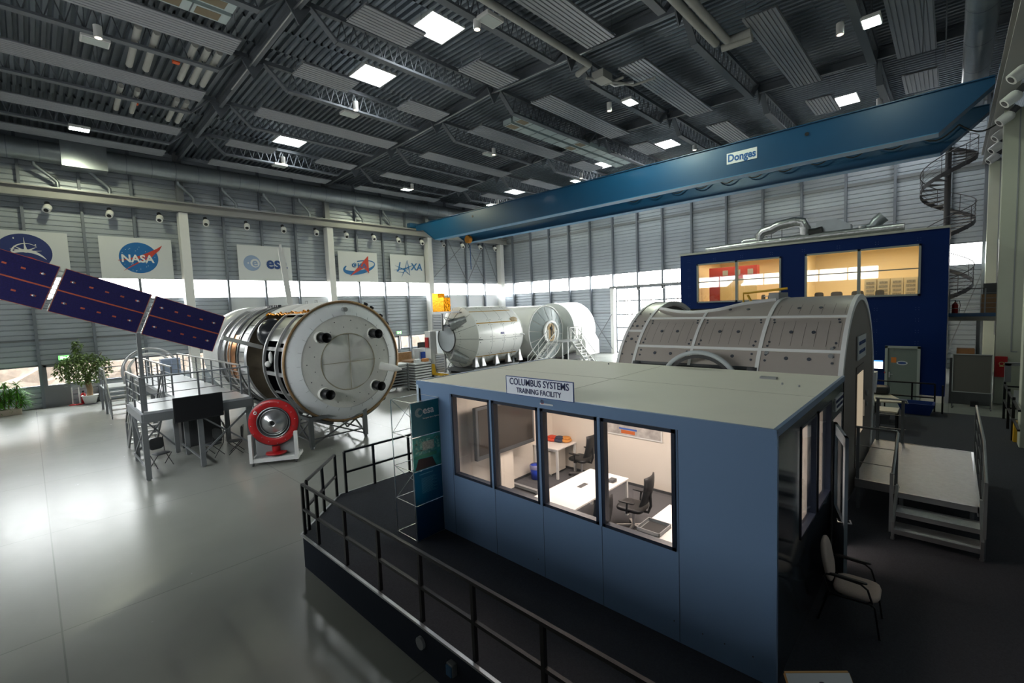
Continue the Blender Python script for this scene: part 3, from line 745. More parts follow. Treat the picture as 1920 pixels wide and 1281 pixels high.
# 3 pale e globe + esa
t = board(11.08, 14.88, 'white board with a pale blue globe and dark blue lettering')
def esa_logo(t, P_, yc, zc, r, mdisc, mwhite, par=None):
    mb = MB(); n = 40
    mb.add([P_(yc + r * math.cos(2 * math.pi * i / n), zc + r * math.sin(2 * math.pi * i / n), .01) for i in range(n)], [tuple(range(n))]); t.part('globe_disc', mb, mdisc, par)
    mb = MB()
    rr = r * .55; cx = yc + r * .36
    mb.add([P_(cx + rr * math.cos(2 * math.pi * i / n), zc + rr * math.sin(2 * math.pi * i / n), .016) for i in range(n)], [tuple(range(n))])
    mb.add([P_(yc - r * .45 + r * .1 * math.cos(2 * math.pi * i / 12), zc + r * .1 * math.sin(2 * math.pi * i / 12), .016) for i in range(12)], [tuple(range(12))]); t.part('globe_cutout', mb, mwhite, par)
esa_logo(t, P, 12.02, 8.9, .58, mat('globe_pale', (.27, .36, .52), .5), M_board)
t.text('globe_letter', 'e', .85, mat('globe_pale', (.27, .36, .52)), P(12.22, 8.93, .022), WY, WZ, bold=.02)
t.text('lettering', 'esa', 1.28, M_bblue, P(13.78, 8.93, .02), WY, WZ, bold=.028, sx=.93)
# 4 red arrow + ring
t = board(18.79, 22.51, 'white board with a red arrow through a blue ring')
mb = MB(); pa = arc(20.75, 8.95, 1.5, .48, -215, 95, 40, 12); stroke(mb, pa, [.04 + .26 * max(0, math.sin(math.pi * min(1, i / 26))) * (1 if i < 26 else .0) + .05 for i in range(41)], .014); t.part('blue_ring', mb, mat('ring_blue', (.015, .14, .36), .5))
mb = MB(); mb.add([P(19.75, 8.08, .02), P(21.62, 9.95, .02), P(21.62, 8.38, .02), P(21.15, 8.85, .02)], [(0, 3, 1), (3, 2, 1)]); t.part('red_arrow', mb, mat('swoosh_red', (.5, .05, .03)))
t.text('lettering', '\u0424\u041a\u0410', .52, mat('ring_blue', (.015, .14, .36)), P(20.7, 9.02, .03), WY, WZ, bold=.03, sx=1.25)
# 5 JAXA
t = board(23.87, 27.70, 'white board with blue lettering crossed by a star, nearest the crane')
mj = mat('ring_blue', (.015, .14, .36))
t.text('lettering', 'J', .95, mj, P(24.75, 9.15, .02), WY, WZ, bold=.02, shear=.25)
t.text('lettering', 'XA', .95, mj, P(26.75, 9.1, .02), WY, WZ, bold=.02, shear=.1)
mb = MB()
stroke(mb, [(25.0, 8.12), (25.4, 8.8), (25.72, 9.75)], [.02, .1, .02]); stroke(mb, [(25.95, 8.35), (25.85, 9.0), (25.72, 9.75)], [.02, .12, .02])
stroke(mb, [(24.35, 9.2), (25.3, 8.85), (26.0, 8.3)], [.02, .12, .02]); stroke(mb, [(24.2, 8.75), (25.5, 8.95), (26.5, 9.35)], [.02, .12, .02]); stroke(mb, [(24.6, 8.6), (25.2, 8.55), (25.9, 9.0)], [.02, .06, .02])
t.part('star', mb, mj)

# exit signs
for y, z, lb in ((1.4, 2.88, 'green lit exit sign over the low door at the far left'), (24.45, 2.85, 'green lit exit sign over the far door behind the spacecraft')):
    t = T('exit_sign', lb, 'sign', (XW + .3, y, z - .15))
    mb = MB(); mb.box(XW + .1, y - .27, z - .14, XW + .3, y + .27, z + .14); t.part('housing', mb, M_white)
    mb = MB(); mb.box(XW + .3, y - .25, z - .12, XW + .305, y + .25, z + .12); t.part('face', mb, mat('exit_green', (.1, .6, .1), .5, emit=(.12, .8, .12), estr=1.6))
    mb = MB(); X = XW + .308
    for a, b, c, d in ((-.17, -.08, -.07, .08), (.12, -.09, .2, .09)): mb.box(X, y + a, z + b, X + .002, y + c, z + d)
    mb.add([(X, y - .03, z - .05), (X, y + .09, z), (X, y - .03, z + .05)], [(0, 1, 2)]); mb.box(X, y - .07, z - .015, X + .002, y + .0, z + .015)
    t.part('pictogram', mb, mat('exit_white', (.9, 1, .9), .5, emit=(.9, 1, .8), estr=1.6))

# ------------------------------------------------------------------ cargo spacecraft
AC = (0, 8.22, 3.05); AR = 2.26
def ax(h): return (h, AC[1], AC[2])
t = T('cargo_spacecraft', 'large cylindrical spacecraft mock-up with four black nozzles on its round white end', 'spacecraft', (-20.5, 8.22, .8))
# end face
mb = MB(); mb.rev([(2.20, 0), (1.98, .13), (1.74, .22)], ax(-16.62), 'x', 72); t.part('outer_cone', mb, M_cone)
mb = MB(); prof = [(1.74, .20), (1.4, .24), (1.05, .27)]; mb.rev(prof, ax(-16.62), 'x', 72); t.part('end_blanket', mb, M_blanket)
# quilted centre: four puffed quadrants
mb = MB(); n = 64; m = 8; vs = []
for j in range(m + 1):
    r = 1.05 * j / m
    for i in range(n):
        a = 2 * math.pi * i / n; q = abs(math.sin(2 * a)) ** .5
        h = .27 + .10 * (1 - (r / 1.05) ** 2) - .06 * (1 - q) * (1 if j else 0) + .018 * math.sin(7 * a + r * 6) * (r / 1.05)
        vs.append((-16.62 + h, AC[1] - r * math.sin(a), AC[2] + r * math.cos(a)))
fs = [(j * n + i, (j + 1) * n + i, (j + 1) * n + (i + 1) % n, j * n + (i + 1) % n) for j in range(m) for i in range(n)]
mb.add(vs, fs, 0, True); t.part('quilted_centre', mb, M_blanket)
mb = MB(); mb.rev([(1.03, .26), (1.05, .285), (1.08, .265)], ax(-16.62), 'x', 64); mb.bar((-16.25, 8.22, 2.02), (-16.25, 8.22, 4.08), .02, .02); mb.bar((-16.25, 7.2, 3.05), (-16.25, 9.25, 3.05), .02, .02); t.part('centre_seam', mb, mat('seam_beige', (.42, .38, .28), .7))
# radial seam lines and rivets
mb = MB()
for i in range(24):
    a = 2 * math.pi * i / 24; s_, c_ = math.sin(a), math.cos(a)
    mb.bar((-16.585, AC[1] - 2.14 * s_, AC[2] + 2.14 * c_), (-16.40, AC[1] - 1.76 * s_, AC[2] + 1.76 * c_), .01, .008)
t.part('cone_seams', mb, M_grey)
mb = MB()
for i in range(30):
    a = 2 * math.pi * (i + .4) / 30; rr = 1.55 if i % 2 else 1.3
    mb.sphere((-16.62 + .24, AC[1] - rr * math.sin(a), AC[2] + rr * math.cos(a)), .022, 6)
t.part('rivets', mb, M_dgrey)
mb = MB(); mb.rev([(2.20, -.02), (2.27, -.05), (2.30, .02), (2.22, .05)], ax(-16.62), 'x', 72, closed=True); t.part('face_rim', mb, M_trim)
for y, z in ((7.22, 4.02), (9.25, 4.03), (7.22, 1.99), (9.25, 2.0)):
    mb = MB(); mb.rev([(.24, 0), (.20, .12)], (-16.42, y, z), 'x', 20); fr = build('nozzle_collar', mb, M_blanket, t.e, t.org)
    mb = MB(); mb.rev([(.0, .0), (.14, .02), (.15, .2), (.17, .25), (.155, .28), (.18, .50), (.165, .5), (.12, .2), (0, .18)], (-16.38, y, z), 'x', 24); t.part('nozzle', mb, M_blk)
mb = MB(); mb.cyl((-16.3, 8.2, 5.0), (-16.55, 8.2, 5.0), .085, 16); t.part('top_cap', mb, M_grey)
mb = MB(); mb.cyl((-16.4, 9.55, 2.72), (-15.95, 9.95, 2.6), .17, 16, r2=.13); mb.cyl((-15.95, 9.95, 2.6), (-15.75, 10.1, 2.56), .13, 16, r2=.03); t.part('sensor_cone', mb, M_blanket)
# frames of the open section
for i, x in enumerate((-16.72, -17.4, -18.57)):
    mb = MB(); mb.rev([(2.16, -.05), (2.27, -.05), (2.27, .05), (2.16, .05)], ax(x), 'x', 72, closed=True, smooth=False); t.part('frame_ring', mb, mat('ring_alu', (.5, .5, .5), .45, .6))
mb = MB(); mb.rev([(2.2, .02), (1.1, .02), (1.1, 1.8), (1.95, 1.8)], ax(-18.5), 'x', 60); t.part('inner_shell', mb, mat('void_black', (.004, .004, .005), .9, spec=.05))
for a in (52, 72, 96, 118, 137):
    mb = MB()
    for x0, x1 in ((-18.52, -17.45), (-17.35, -16.77)):
        mb.rev([(2.14, 0), (2.2, 0), (2.2, x1 - x0), (2.14, x1 - x0)], ax(x0), 'x', 2, a, a + (3.5 if a in (72, 96) else 1.5), closed=True)
    t.part('stringer', mb, mat('ring_alu', (.5, .5, .5), .45, .6))
mb = MB(); mb.rev([(2.2, 0), (2.2, 1.05)], ax(-18.5), 'x', 10, 38, 66); mb.rev([(2.2, 0), (2.2, .55)], ax(-17.35), 'x', 10, 38, 68); t.part('skin_panel', mb, M_alu)
mb = MB(); mb.sphere((-18.0, 6.05, 3.35), .14, 12, sz=(.8, .5, 1.6)); mb.sphere((-18.2, 6.02, 3.1), .12, 10); t.part('white_equipment', mb, M_white)
# tank bay
mb = MB(); mb.rev([(2.22, .03), (1.0, .03), (1.0, 2.1)], ax(-20.62), 'x', 60, 5, 178); t.part('tank_bay_shell', mb, mat('bay_bronze', (.17, .14, .10), .4, .5, var=.4, scale=3))
mb = MB(); mb.sphere((-19.35, 6.72, 4.15), .62, 24); t.part('dark_tank', mb, mat('tank_dark', (.02, .022, .028), .25))
mb = MB(); mb.rev([(2.27, 0), (2.27, 2.05), (2.2, 2.05), (2.2, 0)], ax(-20.6), 'x', 20, -10, 33, closed=True); t.part('top_blanket', mb, M_blanket)
mb = MB(); mb.rev([(2.28, 0), (2.28, 2.0)], ax(-18.55), 'x', 24, -10, 37); t.part('top_blanket', mb, M_blanket)
mb = MB()
random.seed(8)
pts = [(-20.6 + 4.0 * i / 26, AC[1] - (2.27 + random.uniform(-.03, .05)) * math.sin(R(34 + random.uniform(-1.5, 2))), AC[2] + (2.27 + random.uniform(-.03, .05)) * math.cos(R(34 + random.uniform(-1.5, 2)))) for i in range(27)]
mb.tube(pts, .05, 6); t.part('blanket_edge', mb, M_gold)
# right hand side skin
mb = MB(); mb.rev([(2.26, 0), (2.26, 4.0)], ax(-20.6), 'x', 40, -182, -10); t.part('far_side_skin', mb, M_blanket)
mb = MB()
for k in range(22):
    a = -35 - k * 6.2; mb.rev([(2.29, -.04), (2.29, .22)], ax(-16.86), 'x', 1, a, a + 3)
t.part('rim_patches', mb, mat('patch_red', (.42, .12, .07), .7))
for k, a in enumerate((-28, -35, -47, -57, -117, -124, -136)):
    mb = MB(); c = Vector((-16.9, AC[1] - 2.3 * math.sin(R(a)), AC[2] + 2.3 * math.cos(R(a)))); d = Vector((0, -math.sin(R(a)), math.cos(R(a))))
    mb.cyl(c, c + d * .16, .07, 10, r2=.09); t.part('thruster', mb, M_blk)
# rings towards the far end
mb = MB(); mb.rev([(2.26, 0), (2.26, .8)], ax(-21.42), 'x', 72); mb.rev([(1.9, .8), (2.29, .8), (2.29, .72), (2.26, .72)], ax(-21.42), 'x', 72); t.part('silver_ring', mb, M_alu)
mb = MB()
for i in range(36): a = i * 10; mb.rev([(2.275, .05), (2.275, .68)], ax(-21.42), 'x', 1, a, a + .6)
t.part('ring_marks', mb, M_dgrey)
mb = MB(); mb.rev([(2.18, 0), (2.2, .6), (2.16, 1.3), (2.2, 1.9), (2.2, 3.1)], ax(-24.5), 'x', 72); t.part('foil_skin', mb, M_foil)
mb = MB(); mb.rev([(2.24, 0), (2.27, .4), (2.24, .8), (2.26, 1.2)], ax(-23.1), 'x', 16, 62, 112); t.part('copper_foil', mb, M_copper)
for x in (-21.6, -22.6, -23.4, -24.4):
    mb = MB(); mb.rev([(2.2, -.03), (2.29, -.03), (2.29, .03), (2.2, .03)], ax(x), 'x', 72, closed=True, smooth=False); t.part('frame_ring', mb, M_alu)
mb = MB(); mb.rev([(0, -3.6), (1.2, -3.55), (2.1, -2.9), (2.3, -2.4), (2.3, 0), (1.9, 0)], ax(-24.5), 'x', 60); t.part('pressure_cabin', mb, M_shellw)
mb = MB(); mb.bar((-17.75, 4.5, 4.2), (-18.57, 5.95, 3.72), .09, .13); t.part('wing_strut', mb, M_white)
for k, (x, y) in enumerate(((-19.0, 7.9), (-18.1, 7.9))):
    mb = MB(); mb.tube([(x - .1, y, 5.3), (x - .1, y, 5.4), (x + .1, y, 5.4), (x + .1, y, 5.3)], .02, 6); t.part('lifting_loop', mb, M_steel)
for k in range(7): mb = MB(); mb.box(-22.6 + k * .2, 7.6, 5.24, -22.48 + k * .2, 7.75, 5.34); t.part('top_fitting', mb, M_dgrey)
mb = MB(); mb.bar((-20.9, 8.0, 5.2), (-20.9, 7.75, 7.75), .22, .06); mb.cyl((-20.9, 7.75, 7.6), (-20.9, 7.75, 7.9), .05); 
solo('edge_on_wing', 'thin white wing panel seen edge on, standing up from the spacecraft top', 'panel', mb, M_white, loc=(-20.9, 8, 5.2))
# trestle below the spacecraft
t = T('trestle', 'grey steel trestle carrying the spacecraft mock-up', 'support frame', (-18.2, 7.8, 0))
lg = [(-16.6, 6.75), (-16.6, 8.85), (-19.6, 6.75), (-19.6, 8.85), (-23.2, 6.75), (-23.2, 8.85)]
for x, y in lg: mb = MB(); mb.box(x - .07, y - .07, .08, x + .07, y + .07, 1.15); mb.cyl((x, y, 0), (x, y, .08), .06); t.part('leg', mb, M_steelgp)
mb = MB()
for y in (6.75, 8.85): mb.bar((-23.2, y, 1.1), (-16.6, y, 1.1), .12); mb.bar((-23.2, y, .3), (-16.6, y, .3), .05)
for x in (-16.6, -19.6, -23.2): mb.bar((x, 6.75, 1.1), (x, 8.85, 1.1), .12); mb.bar((x, 6.75, .35), (x, 8.85, .35), .05)
t.part('frame', mb, M_steelgp)
mb = MB()
for x in (-16.6, -19.6, -23.2):
    mb.bar((x, 6.8, .15), (x, 8.8, 1.05), .05); mb.bar((x, 8.8, .15), (x, 6.8, 1.05), .05)
for y in (6.75, 8.85):
    for a, b in ((-16.6, -18.1), (-18.1, -19.6), (-19.6, -21.4), (-21.4, -23.2)): mb.bar((a, y, .15), (b, y, 1.05), .05); mb.bar((a, y, 1.05), (b, y, .15), .05)
t.part('brace', mb, M_steelgp)
for x in (-16.8, -19.6, -23.0):
    mb = MB()
    for sgn in (-1, 1): mb.rev([(2.29, -.07), (2.29, .07), (2.4, .07), (2.4, -.07)], ax(x), 'x', 8, 180 - sgn * 14, 180 - sgn * 36, closed=True)
    t.part('saddle', mb, M_steelgp)

# ------------------------------------------------------------------ solar wing
t = T('solar_wing', 'long dark blue solar wing with rust coloured lines, slanting up to the left', 'solar panel', (-17.7, 2.2, 4.7))
A0 = Vector((-17.77, 4.64, 4.90)); dv = Vector((.045, -.930, .362)).normalized(); wv = Vector((-.03, -.36, -.93)); wv = (wv - dv * wv.dot(dv)).normalized(); nv = wv.cross(dv)
if nv.x < 0: nv = -nv
W = 1.235
def sp(a, b, d=0.): return A0 + dv * a + wv * b + nv * d
def slab(mb, a0, a1, b0, b1, d0, d1, mi=0):
    mb.add([sp(a0, b0, d0), sp(a1, b0, d0), sp(a1, b1, d0), sp(a0, b1, d0), sp(a0, b0, d1), sp(a1, b0, d1), sp(a1, b1, d1), sp(a0, b1, d1)], [(3, 2, 1, 0), (4, 5, 6, 7), (0, 1, 5, 4), (1, 2, 6, 5), (2, 3, 7, 6), (3, 0, 4, 7)], mi)
pos = 0
for k in range(4):
    a0 = k * 2.085; a1 = a0 + 1.96
    mb = MB(); slab(mb, a0, a1, 0, W, -.025, .0); pn = t.part('cell_panel', mb, M_solar)
    mb = MB(); slab(mb, a0, a1, W * .485, W * .515, 0, .006); slab(mb, a0, a1, 0, .012, 0, .005); slab(mb, a0, a1, W - .012, W, 0, .005); slab(mb, a0, a0 + .012, 0, W, 0, .005); slab(mb, a1 - .012, a1, 0, W, 0, .005)
    for b in (.25, .75):
        for q in (.13, .32, .5, .68, .88):
            w = .055 if q in (.13, .88) else .045; slab(mb, a0 + 1.96 * q - w, a0 + 1.96 * q + w, W * b - .022, W * b + .022, 0, .006)
    build('rust_lines', mb, M_rust, pn, t.org)
    mb = MB()
    for b in (.25, .75):
        for q in (.13, .88): mb.sphere(sp(a0 + 1.96 * q, W * b, .02), .032, 10)
    build('shiny_bolts', mb, M_alu, pn, t.org)
    if k < 3:
        mb = MB()
        for b in [.08 + .105 * i for i in range(9)]: slab(mb, a1, a1 + .125, W * b, W * b + .025, -.03, .005)
        slab(mb, a1 + .0, a1 + .02, 0, W, -.03, 0); slab(mb, a1 + .105, a1 + .125, 0, W, -.03, 0)
        t.part('hinge_strip', mb, M_alu)
bk = MB(); 
mb = MB(); p = sp(2.02, W, -.05); mb.box(p.x - .16, p.y - .05, 2.1, p.x - .05, p.y + .05, p.z + .02); solo('wing_post', 'dark grey upright post holding the solar wing', 'post', mb, M_steelgp, loc=(p.x - .1, p.y, 2.1))

# ------------------------------------------------------------------ raised visitor platform left of the spacecraft
PZ = 2.1
t = T('visitor_platform', 'raised grey steel visitor platform with railings beside the spacecraft', 'platform', (-20, 3.6, 0))
mb = MB(); mb.box(-20.4, 2.2, PZ - .07, -17.6, 5.2, PZ); mb.box(-28.6, 3.45, PZ - .07, -20.4, 5.2, PZ); t.part('floor_plate', mb, mat('platform_floor', (.50, .52, .54), .35, .3))
mb = MB()
for a, b in (((-17.6, 2.2), (-17.6, 5.2)), ((-20.4, 2.2), (-20.4, 5.2)), ((-17.6, 2.2), (-20.4, 2.2)), ((-17.6, 5.2), (-28.6, 5.2)), ((-20.4, 3.45), (-28.6, 3.45)), ((-28.6, 3.45), (-28.6, 5.2)), ((-24.5, 3.45), (-24.5, 5.2))):
    mb.bar((*a, PZ - .2), (*b, PZ - .2), .1, .26)
t.part('edge_beam', mb, M_steelgp)
for x, y in ((-17.6, 2.2), (-17.7, 3.65), (-17.7, 5.1), (-20.4, 2.3), (-20.4, 3.45), (-19.8, 3.65), (-20.4, 5.1), (-24.5, 3.45), (-24.5, 5.1), (-28.5, 3.5), (-28.5, 5.1)):
    mb = MB(); mb.box(x - .07, y - .07, .04, x + .07, y + .07, PZ - .3); mb.cyl((x, y, 0), (x, y, .04), .05); t.part('leg', mb, M_steelgp)
def xbr(mb, p, q, z0, z1): mb.bar((*p, z0), (*q, z1), .05); mb.bar((*q, z0), (*p, z1), .05)
mb = MB(); xbr(mb, (-17.65, 3.65), (-17.65, 5.1), .45, 1.7); xbr(mb, (-17.6, 2.25), (-20.35, 2.25), .3, 1.75); xbr(mb, (-20.4, 2.3), (-20.4, 3.4), .3, 1.75); xbr(mb, (-20.4, 5.15), (-24.5, 5.15), .3, 1.75)
mb.bar((-17.6, 2.22, .3), (-20.4, 2.22, .3), .05); mb.bar((-17.65, 3.6, .3), (-20.4, 3.6, .3), .05); t.part('brace', mb, M_steelgp)
def railing(t, pts, z, h=1.05, n=4, posts=None, m=M_steelgp, hand=M_steel, step=1.1):
    """one continuous railing: top rail, knee rails, separate posts"""
    mb = MB()
    for a, b in zip(pts[:-1], pts[1:]): mb.bar((*a, z + h), (*b, z + h), .05)
    t.part('handrail', mb, hand)
    mb = MB()
    for a, b in zip(pts[:-1], pts[1:]):
        for k in range(1, n): mb.bar((*a, z + h * k / n), (*b, z + h * k / n), .022)
    t.part('knee_rails', mb, m)
    for i, (a, b) in enumerate(zip(pts[:-1], pts[1:])):
        L = math.dist(a, b); c = max(1, round(L / step))
        for k in range(c + (1 if i == len(pts) - 2 else 0)):
            x = a[0] + (b[0] - a[0]) * k / c; y = a[1] + (b[1] - a[1]) * k / c
            mb = MB(); mb.box(x - .025, y - .025, z, x + .025, y + .025, z + h); t.part('post', mb, m)
railing(t, [(-20.4, 2.2), (-17.6, 2.2), (-17.6, 5.15)], PZ, step=1.4)
railing(t, [(-20.6, 3.5), (-28.5, 3.5)], PZ, step=1.3)
railing(t, [(-18.5, 5.15), (-28.5, 5.15), (-28.5, 3.5)], PZ, step=1.2)
# stairs of the platform
def stairs(name, label, x0, x1, y0, y1, z, n, m, legs=True):
    t = T(name, label, 'stairs', ((x0 + x1) / 2, (y0 + y1) / 2, 0))
    for y in (y0, y1):
        mb = MB(); mb.bar((x0, y, z - .12), (x1, y, .02), .05, .24); t.part('stringer', mb, m)
        mb = MB(); mb.bar((x0, y, z + .95), (x1, y, 1.0), .05); t.part('handrail', mb, m)
        for k in (0, .5, 1):
            x = x0 + (x1 - x0) * k; zz = z * (1 - k); mb = MB(); mb.bar((x, y, max(0, zz - .1)), (x, y, zz + .97), .05); t.part('post', mb, m)
        mb = MB()
        for q in (.35, .65): mb.bar((x0, y, z + .95 * q), (x1, y, .95 * q), .02)
        t.part('knee_rails', mb, m)
    for k in range(1, n):
        x = x0 + (x1 - x0) * k / n; zz = z * (1 - k / n); mb = MB(); mb.box(x - .14, y0, zz - .04, x + .14, y1, zz); t.part('tread', mb, M_tread)
    return t
stairs('platform_stairs', 'grey stairs going down behind the front corner of the visitor platform', -20.45, -23.0, 2.35, 3.2, PZ, 9, M_steelgp)
t = T('low_landing', 'small pale landing with rails at the top of the farther stairs by the potted tree', 'platform', (-33, 3.1, 0))
mb = MB(); mb.box(-34.6, 2.55, 1.34, -32.4, 3.75, 1.4); t.part('floor_plate', mb, M_board)
for x, y in ((-34.5, 2.6), (-34.5, 3.7), (-32.5, 2.6), (-32.5, 3.7)): mb = MB(); mb.box(x - .05, y - .05, 0, x + .05, y + .05, 1.34); t.part('leg', mb, M_steelgp)
railing(t, [(-32.5, 2.6), (-34.5, 2.6), (-34.5, 3.7)], 1.4, .95, 3)
stairs('landing_stairs', 'farther stairs with pale treads in front of the potted tree', -32.4, -30.4, 2.6, 3.7, 1.4, 7, M_steelgp)
# arch ring object behind the platform
t = T('arch_ring', 'pale double ring arch standing behind the platform near the left wall', 'ring', (-33.5, 4.6, 0))
mb = MB(); mb.rev([(1.22, -.1), (1.34, -.1), (1.34, .1), (1.22, .1)], (-33.5, 4.75, 2.0), 'x', 36, -105, 105, closed=True); t.part('outer_ring', mb, M_alu)
mb = MB(); mb.rev([(.98, -.08), (1.10, -.08), (1.10, .08), (.98, .08)], (-33.4, 4.75, 1.95), 'x', 36, -105, 105, closed=True); t.part('inner_ring', mb, M_white)
mb = MB(); mb.bar((-33.5, 3.55, 1.75), (-33.5, 3.55, 0), .14); mb.bar((-33.5, 5.95, 1.75), (-33.5, 5.95, 0), .14); t.part('leg', mb, M_alu)
t = T('display_cabinet', 'pale blue grey display cabinet standing below the ring arch', 'cabinet', (-32, 5.6, 0))
mb = MB(); mb.box(-32.4, 5.0, 0, -31.9, 5.9, 2.7); t.part('body', mb, mat('cab_blue', (.35, .42, .58), .4), bevel=.02)
mb = MB(); mb.box(-31.9, 5.05, .1, -31.88, 5.45, 2.6); mb.box(-31.9, 5.5, .1, -31.88, 5.85, 2.6); t.part('door', mb, mat('cab_blue2', (.28, .34, .45), .3))
# tv screen on the platform side
t = T('flat_screen', 'black flat television fixed to the side of the visitor platform', 'television', (-17.45, 3.6, 1.6))
mb = MB(); mb.box(-17.5, 2.93, 1.64, -17.43, 4.28, 2.42); t.part('casing', mb, M_blk, bevel=.01)
mb = MB(); mb.box(-17.428, 2.96, 1.68, -17.424, 4.25, 2.39); t.part('screen', mb, mat('screen_black', (.004, .004, .006), .5))
mb = MB(); mb.box(-17.58, 3.4, 1.8, -17.5, 3.8, 2.1); t.part('bracket', mb, M_dgrey)
# dark folding chairs below the platform
def dark_chair(x, y, rz, label):
    t = T('folding_chair', label, 'chair', (x, y, 0), rz, group='dark chairs under the visitor platform', local=True)
    mb = MB(); mb.rbox(-.22, -.22, .42, .22, .22, .47); t.part('seat', mb, M_dgrey)
    mb = MB(); mb.rbox(-.24, -.22, .55, -.19, .22, .95); t.part('backrest', mb, M_dgrey)
    for s in (-1, 1):
        mb = MB(); mb.tube([(-.26, s * .23, .95), (-.22, s * .23, .44), (.2, s * .24, 0)], .012, 8); t.part('leg', mb, M_black)
        mb = MB(); mb.tube([(.2, s * .21, .44), (-.24, s * .22, 0)], .012, 8); t.part('leg', mb, M_black)
dark_chair(-19.0, 2.75, R(20), 'dark chair under the platform, just behind the front corner leg')
dark_chair(-18.8, 4.2, R(-60), 'dark chair under the platform, behind the right end of the television')
dark_chair(-18.6, 4.85, R(-110), 'dark chair under the platform, nearest the red docking ring')
mb = MB(); mb.box(-21.6, 3.7, 0, -20.9, 5.0, 1.1); solo('storage_crate', 'dark crate standing in the shade under the platform', 'crate', mb, M_dgrey, loc=(-21.2, 4.3, 0), bevel=.02)

# ------------------------------------------------------------------ red docking port on its cart
cx, cy = -16.2, 5.4; ang = math.atan2(-.54, .84)   # faces the camera side
t = T('docking_port', 'red round docking port with a shiny metal cone, on a white cart', 'docking port', (cx, cy, 0), ang, local=True)
c = (0, 0, 1.36)
mb = MB(); mb.rev([(.0, -.35), (.5, -.35), (.72, -.12), (.79, -.06), (.79, .06), (.76, .08)], c, 'x', 48); t.part('back_shell', mb, M_dgrey)
mb = MB(); mb.rev([(.76, .08), (.74, .1), (.52, .1), (.5, .07)], c, 'x', 48); t.part('red_ring', mb, M_red)
mb = MB(); mb.rev([(.52, .10), (.50, .13), (.475, .10), (.45, .02), (.40, .0)], c, 'x', 48); t.part('inner_ring', mb, M_dgrey)
mb = MB(); mb.rev([(.51, .105), (.5, .14), (.485, .105)], c, 'x', 48); mb.rev([(.435, .06), (.42, .1), (.405, .06)], c, 'x', 48); t.part('chrome_lip', mb, M_alu)
mb = MB(); mb.rev([(.41, -.02), (.39, .06), (.30, .17), (.14, .25), (.12, .27), (.08, .27), (.075, .2), (0, .2)], c, 'x', 40); t.part('metal_cone', mb, M_alu)
mb = MB(); mb.rev([(.072, .21), (0, .21)], c, 'x', 20)
for a in (60, -50, 190): mb.sphere((.16, -.24 * math.sin(R(a)), 1.36 + .24 * math.cos(R(a))), .022, 8)
t.part('cone_holes', mb, M_blk)
mb = MB(); mb.rev([(.055, .1), (.055, .125), (.03, .125)], (0, -.52, 1.72), 'x', 16); t.part('alignment_hole', mb, M_white)
mb = MB()
random.seed(5)
for k in range(16):
    a = 2 * math.pi * k / 16 + .1; rr = random.uniform(.6, .72); mb.sphere((.1, -rr * math.sin(a), 1.36 + rr * math.cos(a)), .018, 6)
t.part('ring_bolts', mb, M_steel)
mb = MB(); mb.cyl((0, 0, .55), (0, 0, .35), .12, 16); mb.rev([(.1, .0), (.3, .0), (.33, .02), (.3, .06), (.12, .07)], (0, 0, .30), 'z', 32); t.part('red_foot', mb, M_red)
t2 = T('equipment_cart', 'white framed cart on castors under the red docking port', 'cart', (cx, cy, 0), ang, local=True)
for s in (-1, 1):
    mb = MB(); mb.box(.22, s * .68 - .05, .12, .34, s * .68 + .05, 1.05); t2.part('upright', mb, M_white)
    mb = MB(); mb.box(-.5, s * .68 - .04, .12, .3, s * .68 + .04, .22); t2.part('side_rail', mb, M_white)
mb = MB(); mb.box(.2, -.73, .12, .32, .73, .24); mb.box(-.5, -.7, .14, -.42, .7, .22); t2.part('cross_bar', mb, M_white)
mb = MB(); mb.box(-.45, -.62, .22, .2, .62, .26); mb.box(-.08, -.62, .22, -.05, .62, .8); t2.part('tray', mb, M_grey)
mb = MB(); mb.box(-.12, -.18, .24, .12, .18, .30); t2.part('foot_plate', mb, M_red)
for x in (-.42, .26):
    for y in (-.65, .65): mb = MB(); mb.cyl((x, y - .02, .06), (x, y + .02, .06), .06, 14); mb.box(x - .02, y - .03, .06, x + .02, y + .03, .13); t2.part('castor', mb, M_dgrey)
# ------------------------------------------------------------------ white flight module (axis y, cone towards the camera)
cc = (-26.7, 0, 2.75)
def ay(h): return (cc[0], h, cc[2])
t = T('white_module', 'white cylindrical space module with a grey cone and yellow edge lines', 'space module', (-26.7, 24.5, .3))
mb = MB(); mb.rev([(2.25, 0), (2.25, 4.55), (2.0, 5.0), (1.2, 5.1), (0, 5.1)], ay(22.2), 'y', 80); t.part('shell', mb, M_shellw)
mb = MB(); mb.rev([(2.25, 0), (2.15, -.12), (.99, -1.1), (.97, -1.12)], ay(22.2), 'y', 80); t.part('cone', mb, mat('cone_light', (.80, .80, .76), .5))
mb = MB(); mb.rev([(.99, -1.10), (1.03, -1.16), (.97, -1.2), (.95, -1.12)], ay(22.2), 'y', 48, closed=True); t.part('hatch_rim', mb, M_dgrey)
mb = MB(); mb.rev([(.96, -1.14), (.5, -1.16), (0, -1.17)], ay(22.2), 'y', 48); t.part('hatch_disc', mb, mat('hatch_pale', (.55, .60, .64), .4))
mb = MB()
for k in range(14):
    a = R(-90 + k * 26); s_, c_ = math.sin(a), math.cos(a)
    mb.bar((cc[0] + .99 * s_, 21.08, cc[2] + .99 * c_), (cc[0] + 2.22 * s_, 22.13, cc[2] + 2.22 * c_), .02, .02)
t.part('cone_seams', mb, M_grey)
mb = MB()
for h in (1.35, 2.6, 3.8):
    for a in range(0, 360, 10): mb.rev([(2.256, h - .012), (2.256, h + .012)], ay(22.2), 'y', 2, a, a + 10)
